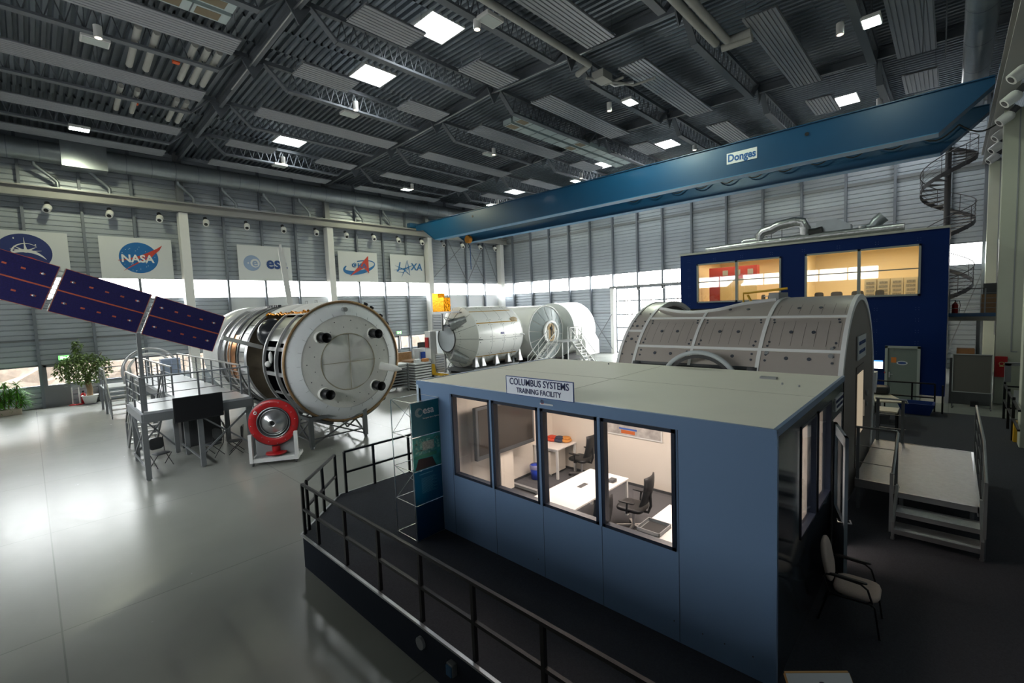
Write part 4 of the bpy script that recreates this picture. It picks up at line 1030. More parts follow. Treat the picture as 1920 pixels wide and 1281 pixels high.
for a in (5, 94.5): mb.rev([(2.257, 0), (2.257, 4.5)], ay(22.2), 'y', 1, a, a + .5)
t.part('shell_seams', mb, M_grey)
for a in (33, 62, 127.5, 150):
    mb = MB(); mb.rev([(2.262, .02), (2.262, 4.3)], ay(22.2), 'y', 1, a, a + 2.0); t.part('yellow_line', mb, mat('yellow_line', (.52, .30, .04), .6))
for a in range(35, 170, 27):
    mb = MB(); mb.rev([(2.07, -.165), (1.97, -.25)], ay(22.2 - .01), 'y', 6, a, a + 17); t.part('yellow_line', mb, mat('yellow_line', (.52, .30, .04)))
mb = MB(); random.seed(11)
for h in (.15, 1.2, 1.5, 2.45, 2.75, 3.65, 3.95):
    for a in (20, 57, 67, 90, 99, 122, 133, 160):
        s_, c_ = math.sin(R(a)), math.cos(R(a)); mb.sphere((cc[0] + 2.25 * s_, 22.2 + h, cc[2] + 2.25 * c_), .028, 6)
for a in range(20, 170, 9):
    s_, c_ = math.sin(R(a)), math.cos(R(a)); mb.sphere((cc[0] + 1.25 * s_, 21.3, cc[2] + 1.25 * c_), .025, 6)
t.part('bolt_heads', mb, M_dgrey, kind='stuff')
mb = MB(); mb.sphere((cc[0] + 2.2 * math.sin(R(60)), 26.2, cc[2] + 2.2 * math.cos(R(60))), .36, 10, sz=(.35, 1.3, .75)); t.part('tan_fitting', mb, mat('tan_fit', (.45, .35, .22), .6, var=.5, scale=9, bump=1, bscale=12))
mb = MB(); mb.tube([(cc[0] + 2.27, 22.2, 2.65), (cc[0] + 2.35, 22.5, 2.6)], .04, 6); mb.tube([(cc[0] + 2.27, 26.6, 2.75), (cc[0] + 2.38, 26.9, 2.7), (cc[0] + 2.27, 27.0, 2.6)], .035, 6); t.part('trunnion', mb, M_steel)
t.text('lettering', 'esa', .30, mat('logo_violet', (.05, .04, .28), .5), (cc[0] + 2.262, 24.6, 2.98), (0, 1, 0), (0, 0, 1), bold=.02)
mb = MB()
for y in (22.3, 23.0, 24.4, 25.7, 27): 
    mb.add([(-24.95, y - .08, 1.15), (-24.95, y + .08, 1.15), (-24.85, y + .2, .62), (-24.85, y - .2, .62)], [(0, 3, 2, 1)]); mb.prism([(y - .07, 1.5), (y + .07, 1.5), (y + .2, .62), (y - .2, .62)], 'x', -25.2, -24.95)
t.part('support_fins', mb, M_alu)
mb = MB(); mb.box(-28.2, 22.2, .15, -25.1, 27, .45); mb.box(-28.2, 22.3, 0, -27.9, 27, .15); mb.box(-25.4, 22.3, 0, -25.1, 27, .15)
for y in (22.6, 24.6, 26.6): mb.box(-28.0, y - .1, .4, -25.3, y + .1, 1.0)
t.part('cradle', mb, M_steelgp)
# gold box and side panels on brackets at the module's left side
t = T('gold_box', 'orange gold foil wrapped box on top left of the white module', 'box', (-27.0, 20.6, 4.7))
mb = MB(); mb.box(-27.3, 20.5, 4.72, -26.55, 21.6, 5.75); mb.box(-27.3, 20.5, 5.7, -26.7, 21.6, 6.05); 
mb = MB(); mb.box(-27.3, 20.4, 4.72, -26.0, 21.0, 5.72); t.part('lower_box', mb, M_gold); mb = MB(); mb.box(-27.3, 20.4, 5.72, -26.62, 21.0, 6.05); t.part('upper_box', mb, M_gold)
mb = MB(); mb.box(-27.3, 20.4, 4.62, -25.4, 21.3, 4.72); mb.bar((-26.2, 21.3, 4.65), (-25.9, 22.2, 4.6), .08); t.part('shelf', mb, M_steel)
for k, (z0, z1, xo) in enumerate(((3.35, 4.58, 0), (.35, 1.68, .12))):
    t = T('radiator_panel', 'slatted grey radiator panel beside the white module cone, %s' % ['upper one below the gold box', 'lower one by the yellow pallet truck'][k], 'radiator', (-26.9 + xo, 20.5, z0), group=None)
    x0, x1 = -27.5 + xo, -26.35 + xo
    mb = MB(); mb.box(x0, 20.5, z0, x1, 20.56, z1); t.part('back_plate', mb, mat('plate_dark', (.06, .08, .11), .5))
    mb = MB()
    for i in range(10): z = z0 + .10 + (z1 - z0 - .2) * i / 9; mb.box(x0 + .05, 20.44, z - .036, x1 - .05, 20.5, z + .036)
    t.part('slats', mb, mat('slat_white', (.62, .64, .66), .5))
    mb = MB(); mb.box(x0, 20.42, z0, x0 + .05, 20.56, z1); mb.box(x1 - .05, 20.42, z0, x1, 20.56, z1); mb.box(x0, 20.42, z0, x1, 20.56, z0 + .05); mb.box(x0, 20.42, z1 - .05, x1, 20.56, z1); t.part('frame', mb, M_alu)
    mb = MB(); zc = (z0 + z1) / 2
    for a, b in (((x1, 20.55, z1 - .2), (-25.6, 21.5, 3.9 if k == 0 else 1.6)), ((x1, 20.55, z0 + .2), (-25.4, 21.6, 3.6 if k == 0 else 1.3)), ((x1, 20.55, z1 - .2), (-25.7, 21.3, 3.2 if k == 0 else .9)), ((x1, 20.55, z0 + .2), (-25.8, 21.3, 4.2 if k == 0 else 2.0))): mb.bar(a, b, .05)
    t.part('bracket_struts', mb, M_alu)
for a_, b_, w_ in (((-26.1, 20.9, 3.7), (-25.5, 21.9, 4.1), 'upper'), ((-26.0, 20.9, 1.6), (-25.5, 21.9, 1.1), 'lower')): mb = MB(); mb.cyl(a_, b_, .42, 14, r2=.3); solo('foil_cover', 'crinkled pale foil cover between the %s radiator and the module cone' % w_, 'cover', mb, M_foil, loc=a_)
mb = MB(); mb.box(-28.45, 20.4, 0, -27.8, 20.95, 3.3); t = solo('white_rack', 'narrow white rack standing left of the round pale hatch', 'rack', mb, M_white, loc=(-28, 21, 0))
mb = MB(); mb.box(-28.35, 20.3, 2.1, -28.0, 20.4, 2.85); solo('red_cabinet', 'small red cabinet on the narrow white rack', 'cabinet', mb, M_red, loc=(-28.1, 20.75, 2.1))
# yellow pallet truck
TX, TY = -27.35, 20.15
t = T('pallet_truck', 'yellow pallet truck parked behind the cabin roof corner', 'pallet truck', (TX, TY, 0))
mb = MB(); mb.prism([(TX - .12, .2), (TX + .3, .2), (TX + .12, .95), (TX - .1, .95)], 'y', TY - .25, TY + .1); t.part('body', mb, M_yel)
for y in (TY - .25, TY + .05): mb = MB(); mb.box(TX + .1, y, .2, TX + 1.6, y + .13, .3); t.part('fork', mb, M_yel)
mb = MB(); mb.tube([(TX, TY - .08, .9), (TX - .2, TY - .08, 1.25)], .03, 8); mb.tube([(TX - .2, TY - .2, 1.25), (TX - .24, TY - .08, 1.33), (TX - .2, TY + .05, 1.25)], .02, 8); t.part('handle', mb, M_dgrey)
mb = MB(); mb.cyl((TX, TY - .2, .1), (TX, TY + .05, .1), .1, 14); mb.cyl((TX + 1.5, TY - .22, .1), (TX + 1.5, TY - .12, .1), .1, 12); t.part('wheels', mb, M_blk)

# workshop clutter between the spacecraft and the white module
t = T('pipe_rack', 'low grey rack of metal sheets right behind the spacecraft rim', 'rack', (-24.6, 14.9, 0))
for k in range(9):
    mb = MB(); z = .30 + k * .165; mb.box(-25.3, 14.2, z, -23.9, 15.75, z + .07); t.part('shelf', mb, [M_steelgp, M_board][k > 6])
for x, y in ((-25.3, 14.2), (-23.9, 14.2), (-25.3, 15.75), (-23.9, 15.75)): mb = MB(); mb.box(x - .04, y - .04, 0, x + .04, y + .04, 1.7); t.part('upright', mb, M_steelgp)
t = T('white_shelf_stack', 'tall stack of white slatted shelves just left of the cabin roof corner', 'rack', (-24.3, 16.6, 0))
for k in range(10):
    mb = MB(); z = .08 + k * .165; mb.box(-25.2, 16.0, z, -23.5, 17.25, z + .1); t.part('shelf', mb, M_board)
mb = MB(); mb.box(-25.2, 17.21, 0, -23.5, 17.25, 1.68); t.part('back', mb, M_grey)
random.seed(21)
def item(name, label, cat, b, m, bev=.01):
    mb = MB(); mb.box(*b); return solo(name, label, cat, mb, m, loc=((b[0] + b[3]) / 2, (b[1] + b[4]) / 2, b[2]), bevel=bev)
item('workbench', 'pale workbench crowded with small items, below the far right low window', 'bench', (-30.8, 18.2, 0, -27.8, 20.0, .95), M_grey)
item('crumpled_cover', 'brown crumpled cover lying on the stacked shelves', 'cover', (-25.1, 16.1, 1.67, -24.0, 17.0, 1.78), mat('brown_cloth', (.25, .14, .07), .9, bump=1, bscale=9))
item('brown_screen', 'brown reeded screen panel leaning behind the stacked shelves', 'screen', (-30.2, 18.6, .95, -30.0, 20.2, 1.75), M_wood)
item('black_monitor', 'black monitor standing above the clutter under the far low window', 'monitor', (-31.2, 21.6, 0, -31.1, 22.3, 2.3), M_blk)
item('small_shelf', 'white open shelf unit with dark boxes left of the blue poster', 'shelf', (-29.6, 20.0, .95, -29.3, 21.0, 2.0), M_board)
item('blue_poster', 'white and blue poster board near the narrow white rack', 'poster', (-28.9, 20.1, 0, -28.85, 20.65, 2.0), M_board)
item('blue_box', 'blue box in front of the white and blue poster board', 'box', (-28.85, 20.2, 0, -28.7, 20.55, 1.75), mat('box_blue', (.01, .06, .35), .5))
item('grey_trolley', 'grey tool trolley right of the white shelf stack', 'trolley', (-27.6, 17.6, 0, -26.9, 18.6, 1.3), M_grey)
for k, (x, y, z, m) in enumerate(((-24.9, 14.5, 1.69, 'b'), (-24.5, 15.2, 1.69, 'w'), (-24.9, 15.5, 1.69, 'o'), (-23.8, 16.4, 1.67, 'w'), (-23.8, 17.0, 1.67, 'o'), (-28.6, 18.6, .95, 'b'), (-28.3, 19.2, .95, 'y'), (-28.9, 19.6, .95, 'w'), (-29.4, 18.5, .95, 'o'))):
    mm = {'b': M_dgrey, 'w': M_board, 'o': mat('box_orange', (.5, .2, .05), .6), 'y': M_yel}[m]
    item('parts_box', 'small %s box among the clutter, %s from the left' % ({'b': 'dark', 'w': 'white', 'o': 'orange brown', 'y': 'yellow'}[m], ORD[k]), 'box', (x - .16, y - .16, z, x + .16, y + .16, z + .2), mm)

# hatch module (axis x) behind the white module
cc2 = (-24.5, 29.83, 2.63)
t = T('hatch_module', 'white module with a slatted grey cone around an open doorway', 'space module', (-26, 28.9, .4))
mb = MB(); mb.rev([(2.26, 0), (2.26, -5), (0, -5)], cc2, 'x', 64); t.part('shell', mb, M_shellw)
seg = 14
for k in range(seg):
    a0 = k * 360 / seg + 8; mb = MB(); mb.rev([(2.22, -.02), (1.02, .46)], cc2, 'x', 4, a0, a0 + 360 / seg - 2.4); t.part('cone_panel', mb, mat('cone_dark', (.33, .37, .37), .5))
mb = MB(); mb.rev([(2.20, -.04), (1.0, .44)], cc2, 'x', 64); mb.rev([(2.18, -.02), (2.28, -.02), (2.28, .05), (2.18, .05)], cc2, 'x', 64, closed=True); t.part('cone_frame', mb, M_white)
mb = MB(); mb.rev([(.78, .5), (1.0, .46), (1.02, .56), (.80, .60)], cc2, 'x', 48, closed=True); t.part('hatch_ring', mb, M_white)
mb = MB(); pl = [(28.9 + .42 * (1 if i in (0, 1, 2, 7) else -1) * (1 if i in (1, 0) or i in (4, 5) else .72), z) for i, z in enumerate((2.3, 3.2, 3.42, 3.42, 3.2, 2.3, 2.0, 2.0))]
hx = [(y + .93, z - .07) for y, z in ((29.33, 2.25), (29.33, 3.2), (29.1, 3.45), (28.7, 3.45), (28.47, 3.2), (28.47, 2.25), (28.7, 2.0), (29.1, 2.0))]
mb.prism([(y, z) for y, z in hx], 'x', -23.97, -23.95); t.part('doorway', mb, mat('interior_tan', (.42, .29, .15), .7, var=.3, scale=4))
mb = MB(); mb.rev([(.80, .5), (0, .5)], cc2, 'x', 40); t.part('hatch_plate', mb, M_shellw)
mb = MB(); mb.bar((-23.92, 29.83, 2.9), (-23.92, 29.83, 2.1), .05); mb.sphere((-23.92, 29.81, 3.0), .13, 10); mb.bar((-23.92, 29.88, 3.3), (-23.92, 30.1, 2.5), .04); t.part('door_equipment', mb, M_dgrey)
for x in (-24.9, -26.5, -28.6): mb = MB(); mb.box(x - .1, 28.5, 0, x + .1, 31.1, .8); t.part('support', mb, M_dgrey)
# rear white drum
t = T('white_drum', 'overexposed white drum shaped module right of the doorway module', 'space module', (-24.9, 32.6, .4))
c3 = (-25.75, 32.25, 2.66)
mb = MB(); mb.rev([(2.41, 0), (2.41, 3.2), (1.2, 3.3), (0, 3.3)], c3, 'y', 64); t.part('shell', mb, M_shellw)
mb = MB(); mb.rev([(2.41, 0), (2.2, .1), (0, .1)], c3, 'y', 64); t.part('end_disc', mb, M_shellg)
mb = MB()
for h in (1.2, 2.2): mb.rev([(2.42, h), (2.42, h + .04)], c3, 'y', 64)
t.part('band_line', mb, M_grey)
mb = MB(); mb.prism([(-23.9, .45), (-22.9, .45), (-22.9, 1.6), (-23.45, 2.5), (-23.9, 2.5)], 'y', 33.2, 35.3); t.part('side_box', mb, M_shellw)
for x in (-24.6, -26.8): mb = MB(); mb.box(x - .2, 32.6, 0, x + .2, 35, .55); t.part('support', mb, M_dgrey)
item('black_case', 'small black case on the floor by the back wall left of the gate', 'case', (-22.6, 38.3, 0, -21.6, 38.8, .32), M_blk, .03)
# access stairs of the hatch module
t = T('access_landing', 'white steel landing with rails in front of the open doorway module', 'platform', (-22.8, 30.4, 0))
mb = MB(); mb.box(-23.8, 29.0, 1.9, -22.2, 31.8, 1.96); t.part('floor_plate', mb, M_grey)
for x, y in ((-23.7, 29.1), (-22.3, 29.1), (-22.3, 31.7), (-23.7, 31.7)): mb = MB(); mb.box(x - .04, y - .04, 0, x + .04, y + .04, 1.9); t.part('leg', mb, M_white)
railing(t, [(-22.25, 30.1), (-22.25, 31.75), (-23.7, 31.75)], 1.96, 1.05, 3, m=M_white, hand=M_white, step=.8)
s1 = stairs('access_stairs', 'white steel stairs rising from the left to the doorway module landing', -21.8, -21.8, 0, 1, 1, 2, M_white)
for c in kids(s1.e): bpy.data.objects.remove(c)
s1.e.location = (-22.0, 27, 0); s1.org = (-22, 27, 0)
for x in (-23.6, -22.7):
    mb = MB(); mb.bar((x, 29.0, 1.85), (x, 26.4, .02), .05, .2); s1.part('stringer', mb, M_white)
    mb = MB(); mb.bar((x, 29.0, 2.9), (x, 26.4, 1.0), .05); s1.part('handrail', mb, M_white)
    mb = MB(); mb.bar((x, 29.0, 2.4), (x, 26.4, .5), .03); s1.part('knee_rail', mb, M_white)
    for k in (0, .5, 1): mb = MB(); yy = 29.0 - 2.6 * k; mb.bar((x, yy, 1.9 * (1 - k)), (x, yy, 1.9 * (1 - k) + 1.0), .04); s1.part('post', mb, M_white)
for k in range(1, 8): mb = MB(); yy = 29.0 - 2.6 * k / 8; z = 1.9 * (1 - k / 8); mb.box(-23.6, yy - .12, z - .03, -22.7, yy + .12, z); s1.part('tread', mb, M_tread)
s1 = stairs('access_stairs', 'white steel stairs going down to the right of the doorway module landing', -21.8, -21.8, 0, 1, 1, 2, M_white)
for c in kids(s1.e): bpy.data.objects.remove(c)
s1.e.location = (-22.0, 32, 0); s1.org = (-22, 32, 0)
for y in (30.2, 31.2):
    mb = MB(); mb.bar((-22.2, y, 1.85), (-20.6, y, .02), .05, .2); s1.part('stringer', mb, M_white)
    mb = MB(); mb.bar((-22.2, y, 2.9), (-20.6, y, 1.0), .05); s1.part('handrail', mb, M_white)
    for k in (0, 1): mb = MB(); xx = -22.2 + 1.6 * k; mb.bar((xx, y, 1.9 * (1 - k)), (xx, y, 1.9 * (1 - k) + 1.0), .04); s1.part('post', mb, M_white)
for k in range(1, 8): mb = MB(); xx = -22.2 + 1.6 * k / 8; z = 1.9 * (1 - k / 8); mb.box(xx - .12, 30.2, z - .03, xx + .12, 31.2, z); s1.part('tread', mb, M_tread)

# ------------------------------------------------------------------ carpeted deck
DZ = .64
outline = [(-8.93, 3.33), (XR - .1, 3.33), (XR - .1, 21.6), (-8.4, 21.6), (-8.4, 12.5), (-10.15, 12.5), (-10.23, 4.75)]
mb = MB(); mb.prism(outline, 'z', DZ - .03, DZ); struct('floor_deck', mb, M_carpet).name = 'trim_5'
mb = MB(); mb.prism([(x, y) for x, y in outline], 'z', 0, DZ - .03); struct('trim_6', mb, M_skirt)
mb = MB(); mb.bar((-8.95, 3.31, DZ + .005), (XR - .1, 3.31, DZ + .005), .045, .03); mb.bar((-8.95, 3.31, DZ + .005), (-10.25, 4.74, DZ + .005), .04, .02); mb.bar((-10.25, 4.75, DZ), (-10.17, 12.5, DZ), .04, .02); struct('trim_7', mb, M_steel)
mb = MB(); mb.cyl((-5.08, 3.335, .38), (-5.08, 3.29, .38), .085, 20); t = solo('round_cover', 'round grey cap on the dark side of the carpeted deck', 'cover', mb, M_grey, loc=(-5.08, 3.3, .3))
t = T('wall_socket', 'small grey and blue socket box low on the dark deck side', 'socket', (-4.39, 3.28, .3))
mb = MB(); mb.box(-4.45, 3.25, .32, -4.33, 3.33, .48); t.part('box', mb, M_steelgp, bevel=.01)
mb = MB(); mb.box(-4.44, 3.235, .33, -4.34, 3.25, .46); t.part('lid', mb, mat('socket_blue', (.03, .12, .25), .4))
# black railings on the deck
def black_rail(label, pts, posts, h=.98, mid=.5):
    t = T('deck_railing', label, 'railing', (pts[0][0], pts[0][1], DZ))
    for hh, nm in ((h, 'top_rail'), (h * mid, 'middle_rail')):
        mb = MB()
        for a, b in zip(pts[:-1], pts[1:]): mb.bar((*a, DZ + hh), (*b, DZ + hh), .045)
        t.part(nm, mb, M_black)
    for x, y in posts: mb = MB(); mb.box(x - .025, y - .025, DZ, x + .025, y + .025, DZ + h); t.part('post', mb, M_black)
black_rail('long black railing along the front edge of the carpeted deck', [(-8.93, 3.38), (2.2, 3.38)], [(-8.93, 3.38), (-8.32, 3.38), (-7.24, 3.38), (-6.18, 3.38), (-5.1, 3.38), (-4.03, 3.38), (-2.95, 3.38), (-1.87, 3.38), (-.8, 3.38), (.28, 3.38), (1.35, 3.38)])
black_rail('short black railing across the slanted corner of the deck', [(-9.03, 3.5), (-10.18, 4.62)], [(-9.03, 3.5), (-9.62, 4.07), (-10.18, 4.62)])
black_rail('black railing on the left end of the deck, left of the banner', [(-10.22, 4.87), (-10.14, 9.6)], [(-10.22, 4.87), (-10.2, 5.6), (-10.18, 6.6), (-10.16, 7.9), (-10.14, 9.6)])
black_rail('black railing at the back of the deck in front of the blue building door', [(-4.5, 22.3 - .8), (-.35, 21.5)], [(-4.5, 21.5), (-2.6, 21.5), (-.95, 21.5), (-.35, 21.5), (-.15, 21.3)])
t = T('side_barrier', 'dark railing with a grey arm beside the fire box column at the right edge', 'barrier', (1.3, 21.3, DZ))
mb = MB(); mb.bar((1.3, 21.5, 1.75), (1.3, 17, 1.75), .05); mb.bar((1.3, 21.5, 1.25), (1.3, 17, 1.25), .05); mb.bar((1.3, 21.5, 1.0), (2.2, 21.5, 1.0), .05); mb.bar((1.3, 21.5, 1.7), (2.2, 21.5, 1.7), .05); t.part('rails', mb, M_black)
for x, y in ((1.3, 21.5), (1.3, 20), (1.3, 18.5), (1.75, 21.5), (2.2, 21.5)): mb = MB(); mb.box(x - .03, y - .03, DZ, x + .03, y + .03, 1.85); t.part('post', mb, M_black)
mb = MB(); mb.box(1.28, 21.4, 1.85, 1.42, 21.56, 2.45); mb.box(1.28, 21.4, 2.38, 2.3, 21.5, 2.48); t.part('grey_arm', mb, M_steelgp)
item('paper_sheet', 'white paper sheet hung on the dark barrier at the right edge', 'paper', (1.5, 21.42, 1.15, 1.85, 21.44, 1.6), M_board, None)
item('yellow_box', 'narrow yellow box at the foot of the nearest right column', 'box', (1.3, 18.3, DZ, 1.42, 18.6, 1.2), M_yel)

# ------------------------------------------------------------------ big taupe laboratory mock-up behind the cabin
yc, zc, rr = 11.9, 2.42, 2.4
def at(h): return (h, yc, zc)
t = T('laboratory_module', 'large taupe half cylinder laboratory mock-up with white strips behind the cabin', 'space module', (-3.5, 11.9, DZ))
lo = 132
mb = MB(); mb.rev([(rr, 0), (rr, .42)], at(-5.8), 'x', 60, -lo, lo); t.part('shell', mb, M_tan)
mb = MB(); mb.rev([(rr, 0), (rr, 1.35)], at(-2.73), 'x', 60, -lo, lo); t.part('shell', mb, M_tan)
mb = MB(); mb.rev([(rr, 0), (rr, 2.65)], at(-5.38), 'x', 22, 32, 64.5); mb.rev([(rr, 0), (rr, 2.65)], at(-5.38), 'x', 30, 80, lo); t.part('side_shell', mb, M_tan)
mb = MB(); mb.rev([(rr, 0), (rr, 2.65)], at(-5.38), 'x', 40, -lo, -25); t.part('side_shell', mb, M_tan)
mb = MB(); vs = []; nx = 24
def cut(x): f = (x + 5.38) / 2.65; return 21 + 7 * math.sin(min(1, f / .75) * math.pi) ** 1.0 - 9 * max(0, (f - .6) / .4) ** 1.3
for i in range(nx + 1):
    x = -5.38 + 2.65 * i / nx
    for k in range(7): a = R(cut(x) + (32 - cut(x)) * k / 6); vs.append((x, yc - rr * math.sin(a), zc + rr * math.cos(a)))
mb.add(vs, [(i * 7 + k, i * 7 + k + 1, (i + 1) * 7 + k + 1, (i + 1) * 7 + k) for i in range(nx) for k in range(6)], 0, True); t.part('cutout_panel', mb, M_tan)
mb = MB(); mb.rev([(rr - .12, 0), (rr - .12, 4.4)], at(-5.78), 'x', 50, 34, lo); mb.rev([(rr - .12, 0), (rr - .12, 4.4)], at(-5.78), 'x', 50, -lo, -34); mb.rev([(rr - .12, 0), (.5, 0)], at(-5.4), 'x', 60, -lo, lo); mb.rev([(rr - .06, 0), (.5, 0)], at(-2.72), 'x', 60, -lo, lo); t.part('inner_lining', mb, mat('lining_grey', (.16, .155, .15), .6))
for x in (-5.79, -5.38, -2.73, -1.38): mb = MB(); mb.rev([(rr - .1, -.035), (rr + .018, -.035), (rr + .018, .035), (rr - .1, .035)], at(x), 'x', 72, -lo, lo, closed=True, smooth=False); t.part('white_rib', mb, M_strip)
mb = MB(); mb.rev([(rr + .002, -.03), (rr + .018, -.03), (rr + .018, .03), (rr + .002, .03)], at(-4.07), 'x', 20, 28, 64.5, closed=True, smooth=False); t.part('white_rib', mb, M_strip)
for a, x0, x1 in ((33.3, -5.38, -1.38), (54.5, -5.38, -1.38), (44, -5.79, -5.38), (75, -2.7, -1.38)):
    mb = MB(); mb.rev([(rr, 0), (rr + .018, 0), (rr + .018, x1 - x0), (rr, x1 - x0)], at(x0), 'x', 2, a - .7, a + .7, closed=True, smooth=False); t.part('white_strip', mb, M_strip)
mb = MB(); mb.rev([(rr - .25, 0), (rr + .01, 0), (rr + .01, 2.62), (rr - .25, 2.62)], at(-5.36), 'x', 2, 63.6, 65, closed=True); mb.rev([(rr - .2, 0), (rr + .03, 0), (rr + .03, .18), (rr - .2, .18)], at(-5.38), 'x', 3, 64, 67, closed=True); mb.rev([(rr - .2, 0), (rr + .03, 0), (rr + .03, .18), (rr - .2, .18)], at(-2.9), 'x', 3, 64, 67, closed=True); t.part('opening_edge', mb, M_dgrey)
# panel lines and round markers
mb = MB()
for x in [-2.6 + .19 * k for k in range(7)] + [-5.25 + .2 * k for k in range(6)] + [-3.95 + .2 * k for k in range(6)]:
    for a0, a1 in ((36, 52),) + (((20, 31),) if x > -2.65 else ()): mb.rev([(rr + .004, 0), (rr + .004, .006)], at(x), 'x', 3, a0 + (x * 7 % 2), a1)
t.part('panel_lines', mb, mat('line_dark', (.12, .11, .10), .6))
def marker(mb, x, a, r):
    s_, c_ = math.sin(R(a)), math.cos(R(a)); p = Vector((x, yc - rr * s_, zc + rr * c_)); n = Vector((0, -s_, c_)); mb.cyl(p, p + n * .012, r, 10)
mb = MB()
for x0 in (-2.73, -4.07, -5.38):
    for fx in (.36, .64):
        marker(mb, x0 + 1.33 * fx, 44, .035); marker(mb, x0 + 1.33 * fx, 58.5, .035); marker(mb, x0 + 1.33 * fx, 25, .035)
    for fx in (.09, .91):
        for a in (35.5, 37.5, 50, 52.3, 57, 60): marker(mb, x0 + 1.33 * fx + (.02 if a in (37.5, 50) else 0), a, .022)
for a in (28, 36, 40, 48, 52, 60):
    for x in (-5.72, -5.46): marker(mb, x, a, .02)
marker(mb, -5.6, 40, .035); marker(mb, -5.6, 50, .035)
t.part('round_markers', mb, mat('marker_dark', (.07, .08, .10), .5), kind='stuff')
mb = MB(); marker(mb, -1.55, 56.5, .045); marker(mb, -2.6, 56, .04); marker(mb, -1.55, 53, .03); t.part('pale_rings', mb, M_grey)
# white trim of the roof cut-out
mb = MB(); mb.tube([(x_, yc - rr * math.sin(R(cut(x_))), zc + rr * math.cos(R(cut(x_))) + .02) for x_ in [-5.3 + 2.5 * i / 24 for i in range(25)]], .04, 8); t.part('cutout_trim', mb, M_strip)
mb = MB(); mb.bar((-3.2, yc + .3, zc + rr + .05), (-2.8, yc - .3, zc + rr + .05), .12, .02); mb.box(-2.95, yc - .5, zc + rr - .05, -2.75, yc + .3, zc + rr + .12); t.part('cutout_bracket', mb, M_grey)
mb = MB(); mb.tube([(-3.9, yc + .9, zc + 2.1), (-3.9, yc + .9, zc + 2.55), (-2.9, yc + .9, zc + 2.62)], .03, 8); mb.tube([(-3.8, yc + .9, zc + 2.5), (-3.6, yc + .9, zc + 2.1)], .03, 8); t.part('yellow_handrail', mb, M_yel)
# flat end with door
mb = MB(); n = 40; poly = [(yc - rr * .985 * math.sin(R(-lo + 2 * lo * i / n)), zc + rr * .985 * math.cos(R(-lo + 2 * lo * i / n))) for i in range(n + 1)]
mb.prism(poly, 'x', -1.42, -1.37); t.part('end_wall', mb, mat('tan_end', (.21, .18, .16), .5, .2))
mb = MB(); mb.box(-1.375, 11.45, 1.28, -1.355, 12.55, 3.35); t.part('door', mb, mat('tan_door', (.16, .14, .125), .45, .2))
mb = MB(); mb.box(-1.36, 11.55, 1.9, -1.345, 12.35, 3.2); dw = t.part('door_window', mb, mat('lit_window', (.5, .42, .30), .3, emit=(.9, .72, .50), estr=.2), label='lit glass pane in the module end door')
mb = MB(); mb.bar((-1.33, 12.35, 2.2), (-1.33, 12.35, 2.55), .03); t.part('door_handle', mb, M_steel)
mb = MB(); mb.cyl((-1.36, 13.0, 2.6), (-1.33, 13.0, 2.6), .07, 16); mb.cyl((-1.36, 13.0, 2.35), (-1.33, 13.0, 2.35), .05, 16); t.part('gauges', mb, M_grey)
mb = MB(); mb.prism([(14.25, 2.9), (14.55, 2.9), (14.55, 2.75), (14.25, 2.4)], 'x', -1.42, -1.3); t.part('side_lug', mb, M_strip)
ts = T('module_sign', 'white two line sign above the door on the taupe module end', 'sign', (-1.33, 12.0, 3.5))
mb = MB(); mb.box(-1.36, 11.45, 3.50, -1.335, 12.6, 3.98); ts.part('plate', mb, M_board)
ts.text('lettering', 'COLUMBUS SYSTEMS', .105, M_bblue, (-1.333, 12.02, 3.83), (0, 1, 0), (0, 0, 1), bold=.01)
ts.text('lettering', 'TRAINING FACILITY', .10, M_bblue, (-1.333, 12.02, 3.65), (0, 1, 0), (0, 0, 1), bold=.01)
# hoop in front of the module opening
t = T('hoop_arch', 'pale grey hoop arch rising behind the cabin roof', 'arch', (-3.75, 9.45, DZ))
mb = MB(); mb.rev([(.78, -.03), (.86, -.03), (.86, .03), (.78, .03)], (-3.75, 9.455, 2.95), 'y', 30, -95, 95, closed=True); t.part('ring', mb, mat('hoop_grey', (.50, .54, .56), .4))
mb = MB(); mb.rev([(.70, .0), (.77, .0)], (-3.75, 9.46, 2.95), 'y', 30, -95, 95); t.part('inner_seal', mb, M_blk)
mb = MB(); mb.box(-4.6, 9.41, DZ, -4.53, 9.49, 3.0); mb.box(-2.97, 9.41, DZ, -2.9, 9.65, 3.0); t.part('leg', mb, M_grey)
# ------------------------------------------------------------------ training cabin
CX0, CX1, CY0, CY1, CZ = -7.63, -1.28, 5.23, 9.39, 3.465
t = T('training_cabin', 'blue grey office cabin with a cream flat roof and four lit front windows', 'cabin', (-4.45, 7.3, DZ))
FW = [(-6.57, -5.565), (-5.505, -4.505), (-4.445, -3.45), (-3.39, -2.36)]; WZ0, WZ1 = 1.80, 3.31
mb = MB()
mb.box(CX0, CY0, DZ, CX1, CY0 + .1, WZ0); mb.box(CX0, CY0, WZ1, CX1, CY0 + .1, CZ - .06)
xx = [CX0] + [v for w in FW for v in w] + [CX1]
for a, b in zip(xx[::2], xx[1::2]): mb.box(a, CY0, WZ0, b, CY0 + .1, WZ1)
t.part('front_wall', mb, [M_cabin])
mb = MB(); mb.box(CX0, CY0 - .012, 3.30 + .03, CX1, CY0, CZ - .05); mb.box(CX0, CY0 - .008, 3.36, CX1, CY0 - .004, 3.365); t.part('front_fascia', mb, M_cabin)
mb = MB()
for x in (-7.6, -6.62, -5.525, -4.47, -3.42, -2.33, -1.3): mb.box(x - .004, CY0 - .004, DZ, x + .004, CY0, WZ0 if -6.6 < x < -2.4 else WZ1)
t.part('panel_joints', mb, mat('joint_dark', (.07, .10, .15), .5))
